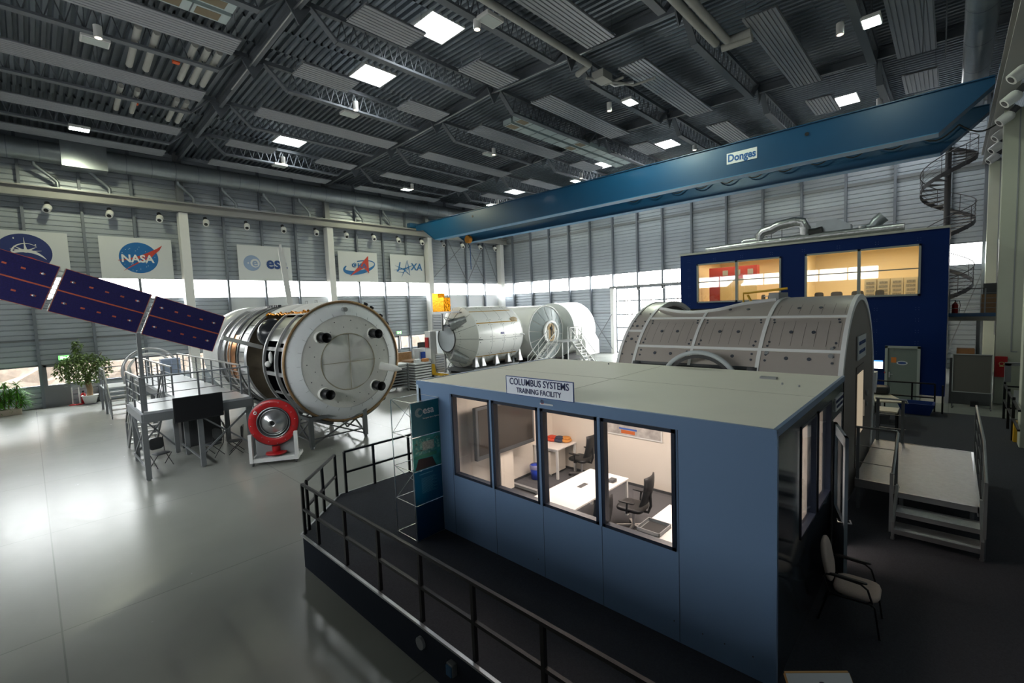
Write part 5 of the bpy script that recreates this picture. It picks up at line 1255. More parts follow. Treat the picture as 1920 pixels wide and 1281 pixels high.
mb = MB(); mb.box(CX0 - .015, CY0 - .015, DZ, CX0 + .05, CY0 + .05, CZ - .02); t.part('corner_trim', mb, mat('trim_pale', (.50, .60, .70), .35))
mb = MB(); mb.box(CX1 - .05, CY0 - .015, DZ, CX1 + .015, CY0 + .03, CZ - .02); t.part('corner_trim', mb, M_cabin)
mb = MB(); mb.box(CX0, CY0, DZ, CX0 + .1, CY1, CZ - .06); t.part('left_wall', mb, [M_cabin])
mb = MB(); mb.box(CX0, CY1 - .1, DZ, CX1, CY1, CZ - .06); t.part('back_wall', mb, [M_cabin])
mb = MB(); yy = [CY0 + .1, 6.31, 7.19, 7.31, 8.22, 8.36, 9.12, CY1 - .1]
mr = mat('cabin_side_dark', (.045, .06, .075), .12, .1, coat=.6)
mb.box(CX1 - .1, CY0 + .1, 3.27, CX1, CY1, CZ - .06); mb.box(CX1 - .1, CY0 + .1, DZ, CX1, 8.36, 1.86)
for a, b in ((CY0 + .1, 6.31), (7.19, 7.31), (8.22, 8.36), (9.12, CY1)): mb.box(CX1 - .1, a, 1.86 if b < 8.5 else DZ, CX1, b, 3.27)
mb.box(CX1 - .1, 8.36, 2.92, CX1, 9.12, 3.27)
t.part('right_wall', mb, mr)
mb = MB(); mb.box(CX0 + .1, CY0 + .1, CZ - .16, CX1 - .1, CY1 - .1, CZ - .14); t.part('inner_ceiling', mb, M_cream)
mb = MB(); mb.box(CX0 + .1, CY0 + .1, DZ, CX0 + .13, CY1 - .1, CZ - .16); mb.box(CX0 + .1, CY1 - .13, DZ, CX1 - .1, CY1 - .1, CZ - .16); t.part('inner_lining', mb, M_cream)
mb = MB(); mb.box(CX0 + .1, CY0 + .1, DZ, CX1 - .1, CY1 - .1, DZ + .035); t.part('inner_floor', mb, mat('office_carpet', (.10, .10, .11), .95, var=.3, scale=50))
mb = MB(); mb.box(CX0 + .13, CY1 - .15, DZ + .035, CX1 - .1, CY1 - .13, DZ + .09); mb.box(CX0 + .13, CY0 + .1, DZ + .035, CX0 + .145, CY1 - .1, DZ + .09); t.part('skirting', mb, M_dgrey)
mb = MB(); mb.box(CX0 + .03, CY0 + .02, CZ - .06, CX1 - .02, CY1, CZ); t.part('roof_slab', mb, M_roof)
mb = MB(); e = .035
mb.box(CX0 - .01, CY0 - .02, CZ - .07, CX1 + .01, CY0 + .02, CZ + .012); mb.box(CX0 - .01, CY0, CZ - .07, CX0 + .03, CY1, CZ + .012); mb.box(CX1 - .03, CY0, CZ - .07, CX1 + .01, CY1, CZ + .012)
t.part('roof_edge', mb, M_cabin)
mb = MB(); mb.box(-4.46, CY0 + .03, CZ, -4.455, CY1 - .02, CZ + .002); mb.box(CX0 + .05, 7.3, CZ, CX1, 7.304, CZ + .002); t.part('roof_joints', mb, mat('joint_tan', (.35, .30, .22), .7))
mb = MB(); mb.box(-2.35, 8.55, CZ, -2.1, 8.67, CZ + .03); t.part('roof_vent', mb, M_grey)
mb = MB()
for x, y in ((-1.9, 8.1), (-1.65, 8.0), (-5.6, 9.0)): mb.cyl((x, y, CZ), (x, y, CZ + .03), .015, 8)
t.part('roof_screws', mb, M_grey)
mb = MB()
for x in (-4.6, -2.4, -2.05, -1.8, -1.5): mb.cyl((x, CY0, DZ + .25), (x, CY0 - .006, DZ + .25), .008, 8)
t.part('wall_screws', mb, M_dgrey)
mb = MB()
for x in (-5.535, -4.475, -3.42): mb = MB(); mb.box(x - .022, CY0 - .028, WZ0, x + .022, CY0, WZ1); t.part('mullion', mb, M_cabin)
mfr = mat('window_frame_dark', (.012, .018, .035), .4)
for a, b in FW:
    mb = MB(); w = .045
    mb.box(a, CY0 - .02, WZ0, b, CY0 + .08, WZ0 + w); mb.box(a, CY0 - .02, WZ1 - w, b, CY0 + .08, WZ1); mb.box(a, CY0 - .02, WZ0, a + w, CY0 + .08, WZ1); mb.box(b - w, CY0 - .02, WZ0, b, CY0 + .08, WZ1)
    w_ = t.part('front_window', mb, mfr); g = MB(); g.box(a + w, CY0 + .02, WZ0 + w, b - w, CY0 + .03, WZ1 - w); build('pane', g, M_gl2, w_, t.org)
for a, b in ((6.31, 7.19), (7.31, 8.22)):
    mb = MB(); w = .03
    mb.box(CX1 - .08, a, 1.86, CX1 + .012, b, 1.86 + w); mb.box(CX1 - .08, a, 3.27 - w, CX1 + .012, b, 3.27); mb.box(CX1 - .08, a, 1.86, CX1 + .012, a + w, 3.27); mb.box(CX1 - .08, b - w, 1.86, CX1 + .012, b, 3.27)
    w_ = t.part('side_window', mb, mfr); g = MB(); g.box(CX1 - .03, a + w, 1.86 + w, CX1 - .02, b - w, 3.27 - w); build('pane', g, M_gl2, w_, t.org)
# door leaf, opened outwards
hx, hy = CX1 + .03, 8.40; dd = Vector((.27, -.89, 0)).normalized(); L = .92
mb = MB(); p0 = Vector((hx, hy, 0)); p1 = p0 + dd * L
def dslab(mb, u0, u1, z0, z1, th=.04, off=0):
    n = Vector((dd.y, -dd.x, 0)); a = p0 + dd * u0 + n * (off - th / 2); b = p0 + dd * u1 + n * (off - th / 2); c = b + n * th; d = a + n * th
    mb.add([(*a.xy, z0), (*b.xy, z0), (*c.xy, z0), (*d.xy, z0), (*a.xy, z1), (*b.xy, z1), (*c.xy, z1), (*d.xy, z1)], [(3, 2, 1, 0), (4, 5, 6, 7), (0, 1, 5, 4), (1, 2, 6, 5), (2, 3, 7, 6), (3, 0, 4, 7)])
dslab(mb, 0, L, DZ + .02, 1.65); dslab(mb, 0, .13, 1.65, 2.9); dslab(mb, L - .13, L, 1.65, 2.9); dslab(mb, 0, L, 2.75, 2.9)
dr = t.part('door', mb, mat('door_grey_blue', (.22, .27, .31), .3))
mb = MB(); dslab(mb, .13, L - .13, 1.65, 2.75, .01); build('pane', mb, M_gl2, dr, t.org)
mb = MB(); n_ = Vector((dd.y, -dd.x, 0)); q = p0 + dd * (L - .07)
for s in (-1, 1):
    a = q + n_ * .02 * s; b = q + n_ * .075 * s; c_ = b - dd * .11
    mb.tube([(*a.xy, 1.68), (*b.xy, 1.68), (*c_.xy, 1.68)], .011, 8)
build('door_handle', mb, M_alu, dr, t.org)
for a in (8.38, 9.10): mb = MB(); mb.box(CX1 - .1, a - .02, DZ, CX1 + .01, a + .02, 2.92); t.part('door_jamb', mb, M_grey)
area('cabin_lamp_light', (-5.6, 7.3, CZ - .20), (0, 0, 0), 1.2, 2.2, 34, (1, .82, .70))
area('cabin_lamp_light', (-3.0, 7.3, CZ - .20), (0, 0, 0), 1.2, 2.2, 34, (1, .82, .70))
for x in (-5.6, -3.0): mb = MB(); mb.box(x - .6, 6.2, CZ - .19, x + .6, 8.4, CZ - .165); t.part('ceiling_lamp', mb, mat('office_lamp', (1, 1, 1), .5, emit=(1, .85, .72), estr=2))
# signs on the cabin
ts = T('roof_sign', 'white sign standing on the cabin roof edge with dark blue lettering', 'sign', (-4.47, CY0 + .01, CZ))
mb = MB(); mb.box(-5.12, CY0 - .03, 3.475, -3.82, CY0 - .018, 3.755); ts.part('plate', mb, mat('sign_pale', (.78, .82, .90), .4))
mb = MB()
for a, b, c, d in ((-5.13, 3.75, -3.81, 3.76), (-5.13, 3.47, -3.81, 3.478), (-5.13, 3.47, -5.12, 3.76), (-3.82, 3.47, -3.81, 3.76)): mb.box(a, CY0 - .034, b, c, CY0 - .016, d)
mb.box(-5.0, CY0 - .016, 3.4, -4.97, CY0 - .01, 3.6); mb.box(-3.97, CY0 - .016, 3.4, -3.94, CY0 - .01, 3.6); ts.part('frame', mb, M_bblue)
mt = mat('letter_navy', (.012, .02, .10), .5)
ts.text('lettering', 'COLUMBUS SYSTEMS', .148, mt, (-4.47, CY0 - .033, 3.675), (1, 0, 0), (0, 0, 1), bold=.009, sx=.84)
ts.text('lettering', 'TRAINING FACILITY', .113, mt, (-4.47, CY0 - .033, 3.545), (1, 0, 0), (0, 0, 1), bold=.009, sx=.86)
ts = T('warning_sticker', 'small white sticker with a red ring below the roof sign', 'sticker', (-4.32, CY0 - .02, 3.36))
mb = MB(); mb.box(-4.45, CY0 - .018, 3.37, -4.2, CY0 - .014, 3.455); ts.part('label_sheet', mb, M_board)
mb = MB(); mb.rev([(.033, 0), (.022, 0)], (-4.40, CY0 - .02, 3.412), 'y', 20); mb.rev([(.010, 0), (0, 0)], (-4.40, CY0 - .02, 3.412), 'y', 10); ts.part('red_ring', mb, M_red)
mb = MB()
for k in range(3): mb.box(-4.355, CY0 - .02, 3.395 + k * .02, -4.22, CY0 - .0185, 3.399 + k * .02)
ts.part('print_lines', mb, M_grey)
ts = T('door_sign', 'white two line sign above the open cabin door', 'sign', (CX1 + .02, 8.88, 3.0))
mb = MB(); mb.box(CX1, 8.56, 3.02, CX1 + .015, 9.2, 3.23); ts.part('plate', mb, M_board)
ts.text('lettering', 'COLUMBUS SYSTEMS', .07, mt, (CX1 + .017, 8.88, 3.17), (0, 1, 0), (0, 0, 1), bold=.008)
ts.text('lettering', 'TRAINING FACILITY', .062, mt, (CX1 + .017, 8.88, 3.085), (0, 1, 0), (0, 0, 1), bold=.008)

# ---- office furniture
FZ = DZ + .035
t = T('display_stand', 'large dark touch display on a pale wheeled stand behind the left cabin windows', 'display', (-7.0, 7.1, FZ))
mb = MB(); mb.box(-7.12, 6.18, 1.68, -7.02, 8.0, 2.80); t.part('screen_casing', mb, M_dgrey, bevel=.02)
mb = MB(); mb.box(-7.02, 6.25, 1.78, -7.014, 7.93, 2.74); t.part('screen', mb, mat('screen_brown', (.035, .028, .024), .12))
mb = MB(); mb.box(-7.22, 6.95, FZ + .08, -7.12, 7.35, 2.4); t.part('column', mb, M_cream)
for y in (6.8, 7.5): mb = MB(); mb.bar((-7.35, y, FZ + .07), (-6.55, y, FZ + .07), .08, .06); mb.cyl((-6.58, y - .02, FZ + .03), (-6.58, y + .02, FZ + .03), .03, 10); t.part('foot', mb, M_grey)
def table(name, label, x0, x1, y0, y1, m_leg):
    t = T(name, label, 'table', ((x0 + x1) / 2, (y0 + y1) / 2, FZ))
    mb = MB(); mb.box(x0, y0, FZ + .71, x1, y1, FZ + .74); t.part('tabletop', mb, mat('table_white', (.78, .76, .74), .35), bevel=.004)
    for x in (x0 + .04, x1 - .04):
        for y in (y0 + .04, y1 - .04): mb = MB(); mb.box(x - .025, y - .025, FZ, x + .025, y + .025, FZ + .71); t.part('leg', mb, m_leg)
    mb = MB(); mb.box(x0 + .03, y0 + .03, FZ + .66, x1 - .03, y0 + .06, FZ + .71); mb.box(x0 + .03, y1 - .06, FZ + .66, x1 - .03, y1 - .03, FZ + .71); t.part('frame', mb, m_leg)
    return t
td = table('desk', 'pale desk in the back corner of the cabin with folded vests on it', -7.48, -6.72, 8.45, 9.24, M_white)
tt = table('meeting_table', 'white meeting table behind the third cabin window', -5.4, -4.5, 5.75, 7.88, M_white)
mb = MB(); mb.box(-5.05, 6.9, FZ + .741, -4.95, 7.15, FZ + .744); tt.part('cable_lid', mb, M_dgrey)
table('side_desk', 'white side desk in the lower corner of the rightmost front window', -3.38, -2.5, 5.6, 7.24, M_white)
item('desk_box', 'small dark device on the far end of the meeting table', 'box', (-4.72, 7.45, FZ + .741, -4.6, 7.6, FZ + .8), M_dgrey)
t = T('document_tray', 'dark open document tray on the side desk', 'tray', (-3.2, 6.28, FZ + .741))
mb = MB(); mb.box(-3.37, 6.08, FZ + .741, -3.0, 6.48, FZ + .748)
for a in ((-3.37, 6.08, -3.36, 6.48), (-3.01, 6.08, -3.0, 6.48), (-3.37, 6.08, -3.0, 6.09), (-3.37, 6.47, -3.0, 6.48)): mb.box(a[0], a[1], FZ + .741, a[2], a[3], FZ + .80)
t.part('tray', mb, M_grey); mb = MB(); mb.box(-3.33, 6.12, FZ + .749, -3.04, 6.44, FZ + .765); t.part('dark_pad', mb, M_blk)
t = T('drawer_pedestal', 'pale wheeled drawer unit under the corner desk', 'drawers', (-7.15, 8.8, FZ))
mb = MB(); mb.box(-7.4, 8.5, FZ + .06, -6.98, 9.1, FZ + .62); t.part('body', mb, M_cream, bevel=.005)
for k in range(3): mb = MB(); mb.box(-7.38, 8.49, FZ + .09 + k * .18, -7.0, 8.5, FZ + .25 + k * .18); d_ = t.part('drawer', mb, M_cream); h = MB(); h.box(-7.25, 8.48, FZ + .2 + k * .18, -7.13, 8.49, FZ + .21 + k * .18); build('handle', h, M_grey, d_, t.org)
for x in (-7.36, -7.02): mb = MB(); mb.cyl((x, 8.52, FZ + .03), (x, 8.56, FZ + .03), .03, 10); t.part('castor', mb, M_grey)
t = T('waste_bin', 'blue waste bin with a clear bag beside the corner desk', 'bin', (-7.18, 8.2, FZ))
mb = MB(); mb.rev([(0, .01), (.11, .01), (.14, .33), (.13, .33), (.10, .03)], (-7.2, 8.2, FZ), 'z', 24); t.part('bucket', mb, mat('bin_blue', (.01, .05, .5), .4))
mb = MB(); mb.rev([(.143, .26), (.15, .34), (.13, .36)], (-7.2, 8.2, FZ), 'z', 24); t.part('bag', mb, mat('bag_clear', (.25, .25, .45), .3))
for k, (x, y, c, lb) in enumerate(((-7.32, 9.0, (.6, .06, .02), 'orange red folded vest on the left of the corner desk'), (-7.12, 9.05, (.03, .04, .08), 'dark folded vest with red patches on the corner desk'), (-6.98, 9.12, (.6, .25, .05), 'orange yellow folded vest at the back of the corner desk'))):
    mb = MB(); mb.rbox(x - .17, y - .15, FZ + .741, x + .17, y + .12, FZ + .82, 3); mb.rbox(x - .1, y - .1, FZ + .80, x + .14, y + .1, FZ + .87, 3)
    solo('folded_vest', lb, 'vest', mb, mat('vest%d' % k, c, .8, var=.5, scale=12, bump=.8, bscale=14), loc=(x, y, FZ + .741))
def office_chair(x, y, rz, label, blk=M_blk):
    t = T('office_chair', label, 'chair', (x, y, FZ), rz, group='black office chairs in the cabin', local=True)
    mb = MB(); mb.rbox(-.24, -.25, .43, .26, .25, .51, 5); t.part('seat', mb, M_blk)
    mb = MB(); n = 6; vs = []
    for i in range(n + 1):
        z = .58 + .52 * i / n; xb = -.23 - .05 * math.sin(i / n * 2.4) - .06 * i / n; w = .23 - .03 * (i / n)
        for yy, dx in ((-w, .03), (-w * .5, 0), (0, -.01), (w * .5, 0), (w, .03)): vs.append((xb + dx, yy, z))
    for i in range(n + 1):
        for j in range(5): v = vs[i * 5 + j]; vs.append((v[0] - .03, v[1], v[2]))
    o = (n + 1) * 5
    fs = [(i * 5 + j, i * 5 + j + 1, i * 5 + j + 6, i * 5 + j + 5) for i in range(n) for j in range(4)] + [(o + i * 5 + j + 5, o + i * 5 + j + 6, o + i * 5 + j + 1, o + i * 5 + j) for i in range(n) for j in range(4)]
    fs += [(i * 5, i * 5 + 5, o + i * 5 + 5, o + i * 5) for i in range(n)] + [(i * 5 + 9, i * 5 + 4, o + i * 5 + 4, o + i * 5 + 9) for i in range(n)] + [(n * 5 + j, n * 5 + j + 1, o + n * 5 + j + 1, o + n * 5 + j) for j in range(4)]
    mb.add(vs, fs, 0, True); t.part('backrest', mb, M_blk)
    mb = MB(); mb.tube([(-.1, 0, .42), (-.28, 0, .42), (-.33, 0, .55), (-.32, 0, .8)], .025, 8); t.part('back_support', mb, M_blk)
    for s in (-1, 1):
        mb = MB(); mb.tube([(0, s * .22, .43), (0, s * .30, .45), (-.02, s * .31, .64)], .018, 8); mb.rbox(-.16, s * .31 - .04, .64, .14, s * .31 + .04, .67, 4); t.part('armrest', mb, M_blk)
    mb = MB(); mb.cyl((0, 0, .12), (0, 0, .44), .025, 12); t.part('gas_lift', mb, M_alu)
    mb = MB()
    for k in range(5):
        a = 2 * math.pi * k / 5 + .3; mb.bar((0, 0, .12), (.31 * math.cos(a), .31 * math.sin(a), .075), .045, .03)
    t.part('star_base', mb, M_alu)
    for k in range(5):
        a = 2 * math.pi * k / 5 + .3; mb = MB(); c = (.31 * math.cos(a), .31 * math.sin(a)); mb.cyl((c[0] - .015 * math.sin(a), c[1] + .015 * math.cos(a), .03), (c[0] + .015 * math.sin(a), c[1] - .015 * math.cos(a), .03), .03, 12); t.part('castor', mb, M_blk)
office_chair(-6.38, 8.95, R(180), 'black mesh office chair at the corner desk')
office_chair(-4.12, 7.35, R(185), 'black mesh office chair at the right side of the meeting table')
office_chair(-4.25, 6.15, R(170), 'black office chair pushed in at the near end of the meeting table')
t = T('wall_poster', 'wide framed photo print high on the cabin back wall', 'poster', (-5.2, 9.24, 2.0))
mb = MB(); mb.box(-5.95, 9.235, 1.80, -4.46, 9.26, 2.45); t.part('frame', mb, M_white)
mb = MB(); mb.box(-5.92, 9.23, 1.83, -4.49, 9.236, 2.42)
mp = mat('poster_print', (.42, .40, .38), .4, var=.95, scale=5); t.part('print', mb, mp)
mb = MB(); mb.box(-5.45, 9.226, 1.86, -5.1, 9.229, 1.94); t.part('orange_patch', mb, mat('patch_orange', (.5, .12, .03), .5))
mb = MB(); mb.box(-5.5, 9.226, 1.95, -5.05, 9.229, 1.99); t.part('blue_patch', mb, mat('patch_blue', (.05, .12, .4), .5))

# ------------------------------------------------------------------ banner stand at the cabin's left front corner
t = T('banner_stand', 'tall teal banner on a thin wire frame at the left front corner of the cabin', 'banner', (-7.25, 4.9, DZ))
bx, y0, y1 = -6.96, 4.60, 5.21; zt = 3.20
segs = [(DZ + .02, DZ + .64), (DZ + .64, DZ + 1.27), (DZ + 1.27, DZ + 1.90), (DZ + 1.90, zt)]
zs = [DZ + .0, 1.30, 1.93, 2.56, 3.20]
mats4 = [mat('banner_navy', (.003, .035, .09), .3), mat('banner_blue', (.0, .09, .19), .3), None, M_teal]
for k in range(4):
    if k == 2: continue
    mb = MB(); mb.box(bx, y0, zs[k] + .01, bx + .012, y1, zs[k + 1] - .008); t.part('banner_panel', mb, mats4[k])
photo = mat('banner_photo', (.03, .28, .25), .35, var=.85, scale=9)
mb = MB(); mb.box(bx, y0, zs[2] + .01, bx + .012, y1, zs[3] - .008); ph = t.part('photo_panel', mb, photo)
mb = MB(); X = bx + .014
mb.add([(X, y0 + .02, zs[2] + .02), (X, y1 - .12, zs[2] + .02), (X, y1 - .2, zs[2] + .2), (X, y0 + .1, zs[2] + .22)], [(0, 1, 2, 3)]); t.part('photo_floor', mb, mat('photo_brown', (.035, .02, .018), .5))
mb = MB(); mb.box(X, y0 + .03, zs[2] + .23, X + .003, y1 - .1, zs[2] + .29); t.part('photo_table', mb, mat('photo_green', (.03, .25, .16), .5))
mb = MB(); mb.box(X, y0 + .2, zs[2] + .36, X + .003, y1 - .15, zs[2] + .52); t.part('photo_equipment', mb, mat('photo_pale', (.35, .42, .36), .5, var=.9, scale=30))
random.seed(14); mb = MB()
for k in range(60):
    yy_ = random.uniform(y0 + .03, y1 - .05); zz_ = random.uniform(zs[2] + .3, zs[3] - .04); w_ = random.uniform(.008, .03); h_ = random.uniform(.005, .025)
    mb.box(X, yy_ - w_, zz_ - h_, X + .002, yy_ + w_, zz_ + h_)
t.part('photo_details', mb, mat('photo_light', (.20, .50, .42), .5, var=.8, scale=25))
mb = MB()
for k in range(14):
    mb.box(X, y0 + .14, 1.50 + k * .021, X + .001, y1 - .12 - .05 * (k % 3), 1.505 + k * .021)
mb.box(X, y0 + .1, 1.85, X + .001, y0 + .4, 1.865); t.part('print_lines', mb, mat('print_pale', (.10, .28, .38), .5))
def PB(y, z, d=.0): return (bx + .012 + d, y, z)
esa_logo(t, lambda y, z, d=0: (bx + .013 + d * .2, y, z), 4.76, 3.0, .085, mat('logo_grey', (.22, .36, .38), .5), M_teal)
t.text('lettering', 'esa', .19, M_white, (bx + .018, 4.97, 3.02), (0, 1, 0), (0, 0, 1), bold=.015)
t.text('lettering', 'European Space Agency', .038, M_white, (bx + .018, 5.02, 2.88), (0, 1, 0), (0, 0, 1), bold=.0)
mb = MB()
for x in (-7.6, bx - .01):
    for y in (y0 - .01, y1 + .01): mb.bar((x, y, DZ), (x, y, zt), .012)
for z in zs:
    z = z + .005; c = [(-7.6, y0), (bx, y0), (bx, y1 + .02), (-7.6, y1 + .02)]
    for a, b in zip(c, c[1:] + c[:1]): mb.bar((*a, z), (*b, z), .009)
for z0, z1 in ((1.30, 1.93), (2.56, 3.2)): mb.bar((-7.6, y0, z0), (bx, y0, z1), .006); mb.bar((-7.6, y1, z0), (bx, y1, z1), .006); mb.bar((-7.6, y0, z1), (-7.6, y1, z0), .006)
t.part('wire_frame', mb, M_alu)

# ------------------------------------------------------------------ visitor chair in front of the open door
t = T('visitor_chair', 'beige upholstered armchair with black tube frame beside the open cabin door', 'chair', (-.82, 7.06, DZ), R(2), local=True)
mb = MB(); mb.rbox(-.22, -.25, .41, .27, .25, .49, 4); t.part('seat', mb, M_seat)
a0 = len(mb.v)
mb = MB(); mb.rbox(-.045, -.235, -.27, .045, .235, .27, 2.7, 24)
mb.xf(Matrix.Translation((-.29, 0, .74)) @ Matrix.Rotation(R(-11), 4, 'Y')); t.part('backrest', mb, M_seat)
for s in (-1, 1):
    mb = MB(); mb.tube([(.27, s * .25, 0), (.22, s * .25, .38), (.19, s * .25, .41), (-.2, s * .25, .40), (-.26, s * .25, .37), (-.36, s * .25, 0)], .0125, 10); t.part('leg', mb, M_black)
    mb = MB(); mb.tube([(-.24, s * .27, .42), (-.30, s * .28, .60), (-.27, s * .28, .655), (-.2, s * .28, .665), (.08, s * .28, .65), (.15, s * .28, .60), (.19, s * .27, .46), (.14, s * .27, .42), (-.24, s * .27, .42)], .0125, 10); ar = t.part('arm_frame', mb, M_black)
    mb = MB(); mb.rbox(-.24, s * .28 - .026, .66, .15, s * .28 + .026, .69, 4); build('arm_pad', mb, M_blk, ar)
mb = MB(); mb.bar((.19, -.25, .395), (.19, .25, .395), .022); mb.bar((-.2, -.25, .395), (-.2, .25, .395), .022); mb.bar((-.25, -.12, .42), (-.27, -.12, .62), .02); mb.bar((-.25, .12, .42), (-.27, .12, .62), .02); t.part('cross_frame', mb, M_black)
for x in (.27, -.36):
    for s in (-1, 1): mb = MB(); mb.cyl((x, s * .25, 0), (x, s * .25, .015), .017, 10); t.part('foot_cap', mb, M_blk)
# poster table at the bottom edge
t = T('notice_board', 'white notice board with a wooden edge at the bottom edge of the picture', 'board', (-.65, 3.55, DZ))
u = Vector((.75, .66, 0)); v = Vector((.66, -.75, 0)); q0 = Vector((-.97, 4.26, 1.60))
mb = MB(); a = q0; b = q0 + u * .53; c_ = b + v * .3 - Vector((0, 0, .30)); d_ = a + v * .3 - Vector((0, 0, .30)); n_ = (b - a).cross(d_ - a).normalized() * -.02
t.e.location = (-.7, 4.2, DZ); t.org = (-.7, 4.2, DZ)
mb.add([a, b, c_, d_, a + n_, b + n_, c_ + n_, d_ + n_], [(3, 2, 1, 0), (4, 5, 6, 7), (0, 1, 5, 4), (1, 2, 6, 5), (2, 3, 7, 6), (3, 0, 4, 7)]); t.part('panel', mb, M_board)
mb = MB(); mb.bar(a, b, .018, .03); mb.bar(a, d_, .012, .03); mb.bar(b, c_, .012, .03); t.part('wood_edge', mb, mat('edge_wood', (.45, .25, .08), .6))
mb = MB(); m1 = (a + b + c_ + d_) / 4; mb.bar(m1 - Vector((0, 0, .03)), (m1.x, m1.y, DZ + .02), .05); mb.box(m1.x - .2, m1.y - .2, DZ, m1.x + .2, m1.y + .2, DZ + .02); t.part('stand', mb, M_dgrey)
mb = MB(); m2 = a + u * .27 + v * .05 - Vector((0, 0, .05)) + Vector((0, 0, .012)); mb.sphere(m2, .03, 10, sz=(1.2, .8, .35)); t.part('emblem', mb, mat('emblem_violet', (.03, .02, .06), .5))
mb = MB()
for k in (.1, .43): m2 = a + u * k + v * .045 + Vector((0, 0, -.035)); mb.sphere(m2, .008, 8)
t.part('screws', mb, M_steel)

# ------------------------------------------------------------------ metal step platform at the module door
PX0, PX1, PY0, PY1, PT = -1.3, .41, 10.95, 14.2, 1.24
t = T('step_platform', 'chequer plate metal platform with two steps and rails in front of the taupe module', 'platform', (-.4, 12, DZ))
mb = MB(); mb.box(PX0, PY0, PT - .03, -.62, PY1, PT); mb.box(-.62, 10.62, PT - .03, PX1, PY1, PT); t.part('floor_plate', mb, M_tread)
mb = MB(); mb.box(PX0, PY0 - .02, PT - .16, -.62, PY0, PT); mb.box(-.62, 10.6, PT - .1, PX1, 10.62, PT); mb.box(PX1 - .02, 10.6, PT - .16, PX1 + .02, PY1, PT + .01); mb.box(PX0, PY1 - .02, PT - .1, PX1, PY1, PT + .01); t.part('edge_profile', mb, M_alu)
for x, y in ((-1.25, 11.0), (-1.25, 14.1), (.36, 14.1), (.36, 11.6), (-.6, 11.0)): mb = MB(); mb.box(x - .03, y - .03, DZ, x + .03, y + .03, PT - .03); t.part('leg', mb, M_steelgp)
for z, y in ((1.04, 10.15), (.84, 9.85)): mb = MB(); mb.box(-.62, y, z - .03, PX1, y + .36, z); tr_ = t.part('tread', mb, M_tread); mb = MB(); mb.box(-.62, y - .015, z - .075, PX1, y, z + .002); build('nosing', mb, M_alu, tr_, t.org)
for x in (-.64, .43):
    mb = MB(); mb.prism([(9.84, DZ + .03), (9.96, DZ + .03), (9.96, .80), (10.75, 1.24), (10.75, 1.34), (10.6, 1.36), (9.84, .96)], 'x', x - .02, x + .02); mb.cyl((x, 9.9, DZ), (x, 9.9, DZ + .03), .03, 10); t.part('stringer', mb, M_alu)
# right side rail with slotted plate
t_r = [(14.25, 2.28), (10.95, 2.28), (9.95, 1.86)]
mb = MB(); mb.tube([(.45, y, z) for y, z in t_r], .022, 10); t.part('handrail', mb, M_steel)
mb = MB(); mb.box(.43, 9.9, .66, .47, 10.02, 1.88); t.part('post', mb, M_steelgp)
for y in (11.3, 12.7, 14.12): mb = MB(); mb.box(.43, y, 1.2, .47, y + .1, 2.28); t.part('post', mb, M_steelgp)
mb = MB()
for z in (1.5, 1.75, 2.0): mb.bar((.45, 14.2, z), (.45, 11.3, z), .012); mb.bar((.45, 11.3, z), (.45, 9.96, z - .42), .012)
t.part('knee_rails', mb, M_steelgp)
# left rails
mb = MB(); mb.tube([(-1.3, 10.98, 2.26), (-.68, 10.98, 2.26), (-.66, 10.93, 2.24), (-.66, 9.95, 1.76)], .022, 10); t.part('handrail', mb, M_steel)
for p_, q_ in (((-1.26, 10.98, PT), (-1.26, 10.98, 2.26)), ((-.68, 10.98, DZ + .1), (-.68, 10.98, 2.26)), ((-.67, 9.91, DZ + .12), (-.67, 9.91, 1.78))): mb = MB(); mb.bar(p_, q_, .05); t.part('post', mb, M_steelgp)
mb = MB()
for z in (1.57, 1.9): mb.bar((-1.3, 10.98, z), (-.68, 10.98, z), .014)
t.part('knee_rails', mb, M_steel)
mb = MB(); mb.tube([(-1.3, 14.2, 2.28), (-.72, 14.2, 2.28), (-.7, 14.2, 2.2)], .022, 10); t.part('handrail', mb, M_steel)
for x_ in (-.78, -1.25): mb = MB(); mb.bar((x_, 14.2, PT), (x_, 14.2, 2.27), .06); t.part('post', mb, M_steelgp)
mb = MB()
for z in (1.57, 1.9): mb.bar((-1.3, 14.2, z), (-.72, 14.2, z), .014)
t.part('knee_rails', mb, M_steel)
# tables, trolley and tub behind
t = T('fold_table', 'pale folding table top seen behind the step platform', 'table', (-1.5, 18.6, DZ))
mb = MB(); mb.add([(-1.95, 20.3, 1.36), (-1.6, 20.4, 1.36), (-.95, 18.75, 1.36), (-1.7, 18.5, 1.36), (-1.95, 20.3, 1.40), (-1.6, 20.4, 1.40), (-.95, 18.75, 1.40), (-1.7, 18.5, 1.40)], [(0, 1, 2, 3), (7, 6, 5, 4), (0, 4, 5, 1), (1, 5, 6, 2), (2, 6, 7, 3), (3, 7, 4, 0)]); t.part('tabletop', mb, mat('table_beige', (.55, .50, .40), .5))
for x, y in ((-1.85, 20.2), (-1.6, 20.2), (-1.05, 18.85), (-1.6, 18.7)): mb = MB(); mb.bar((x, y, DZ), (x, y, 1.36), .04); t.part('leg', mb, M_black)
t = T('equipment_trolley', 'small pale trolley with black legs behind the step platform rail', 'trolley', (-1.35, 17.9, DZ))
mb = MB(); mb.box(-1.6, 17.7, 1.22, -1.1, 18.4, 1.27); t.part('top_shelf', mb, mat('table_beige', (.55, .5, .4)))
mb = MB(); mb.box(-1.55, 17.75, .85, -1.15, 18.3, .9); mb.box(-1.55, 17.75, .9, -1.3, 18.2, 1.1); t.part('lower_shelf', mb, M_dgrey)
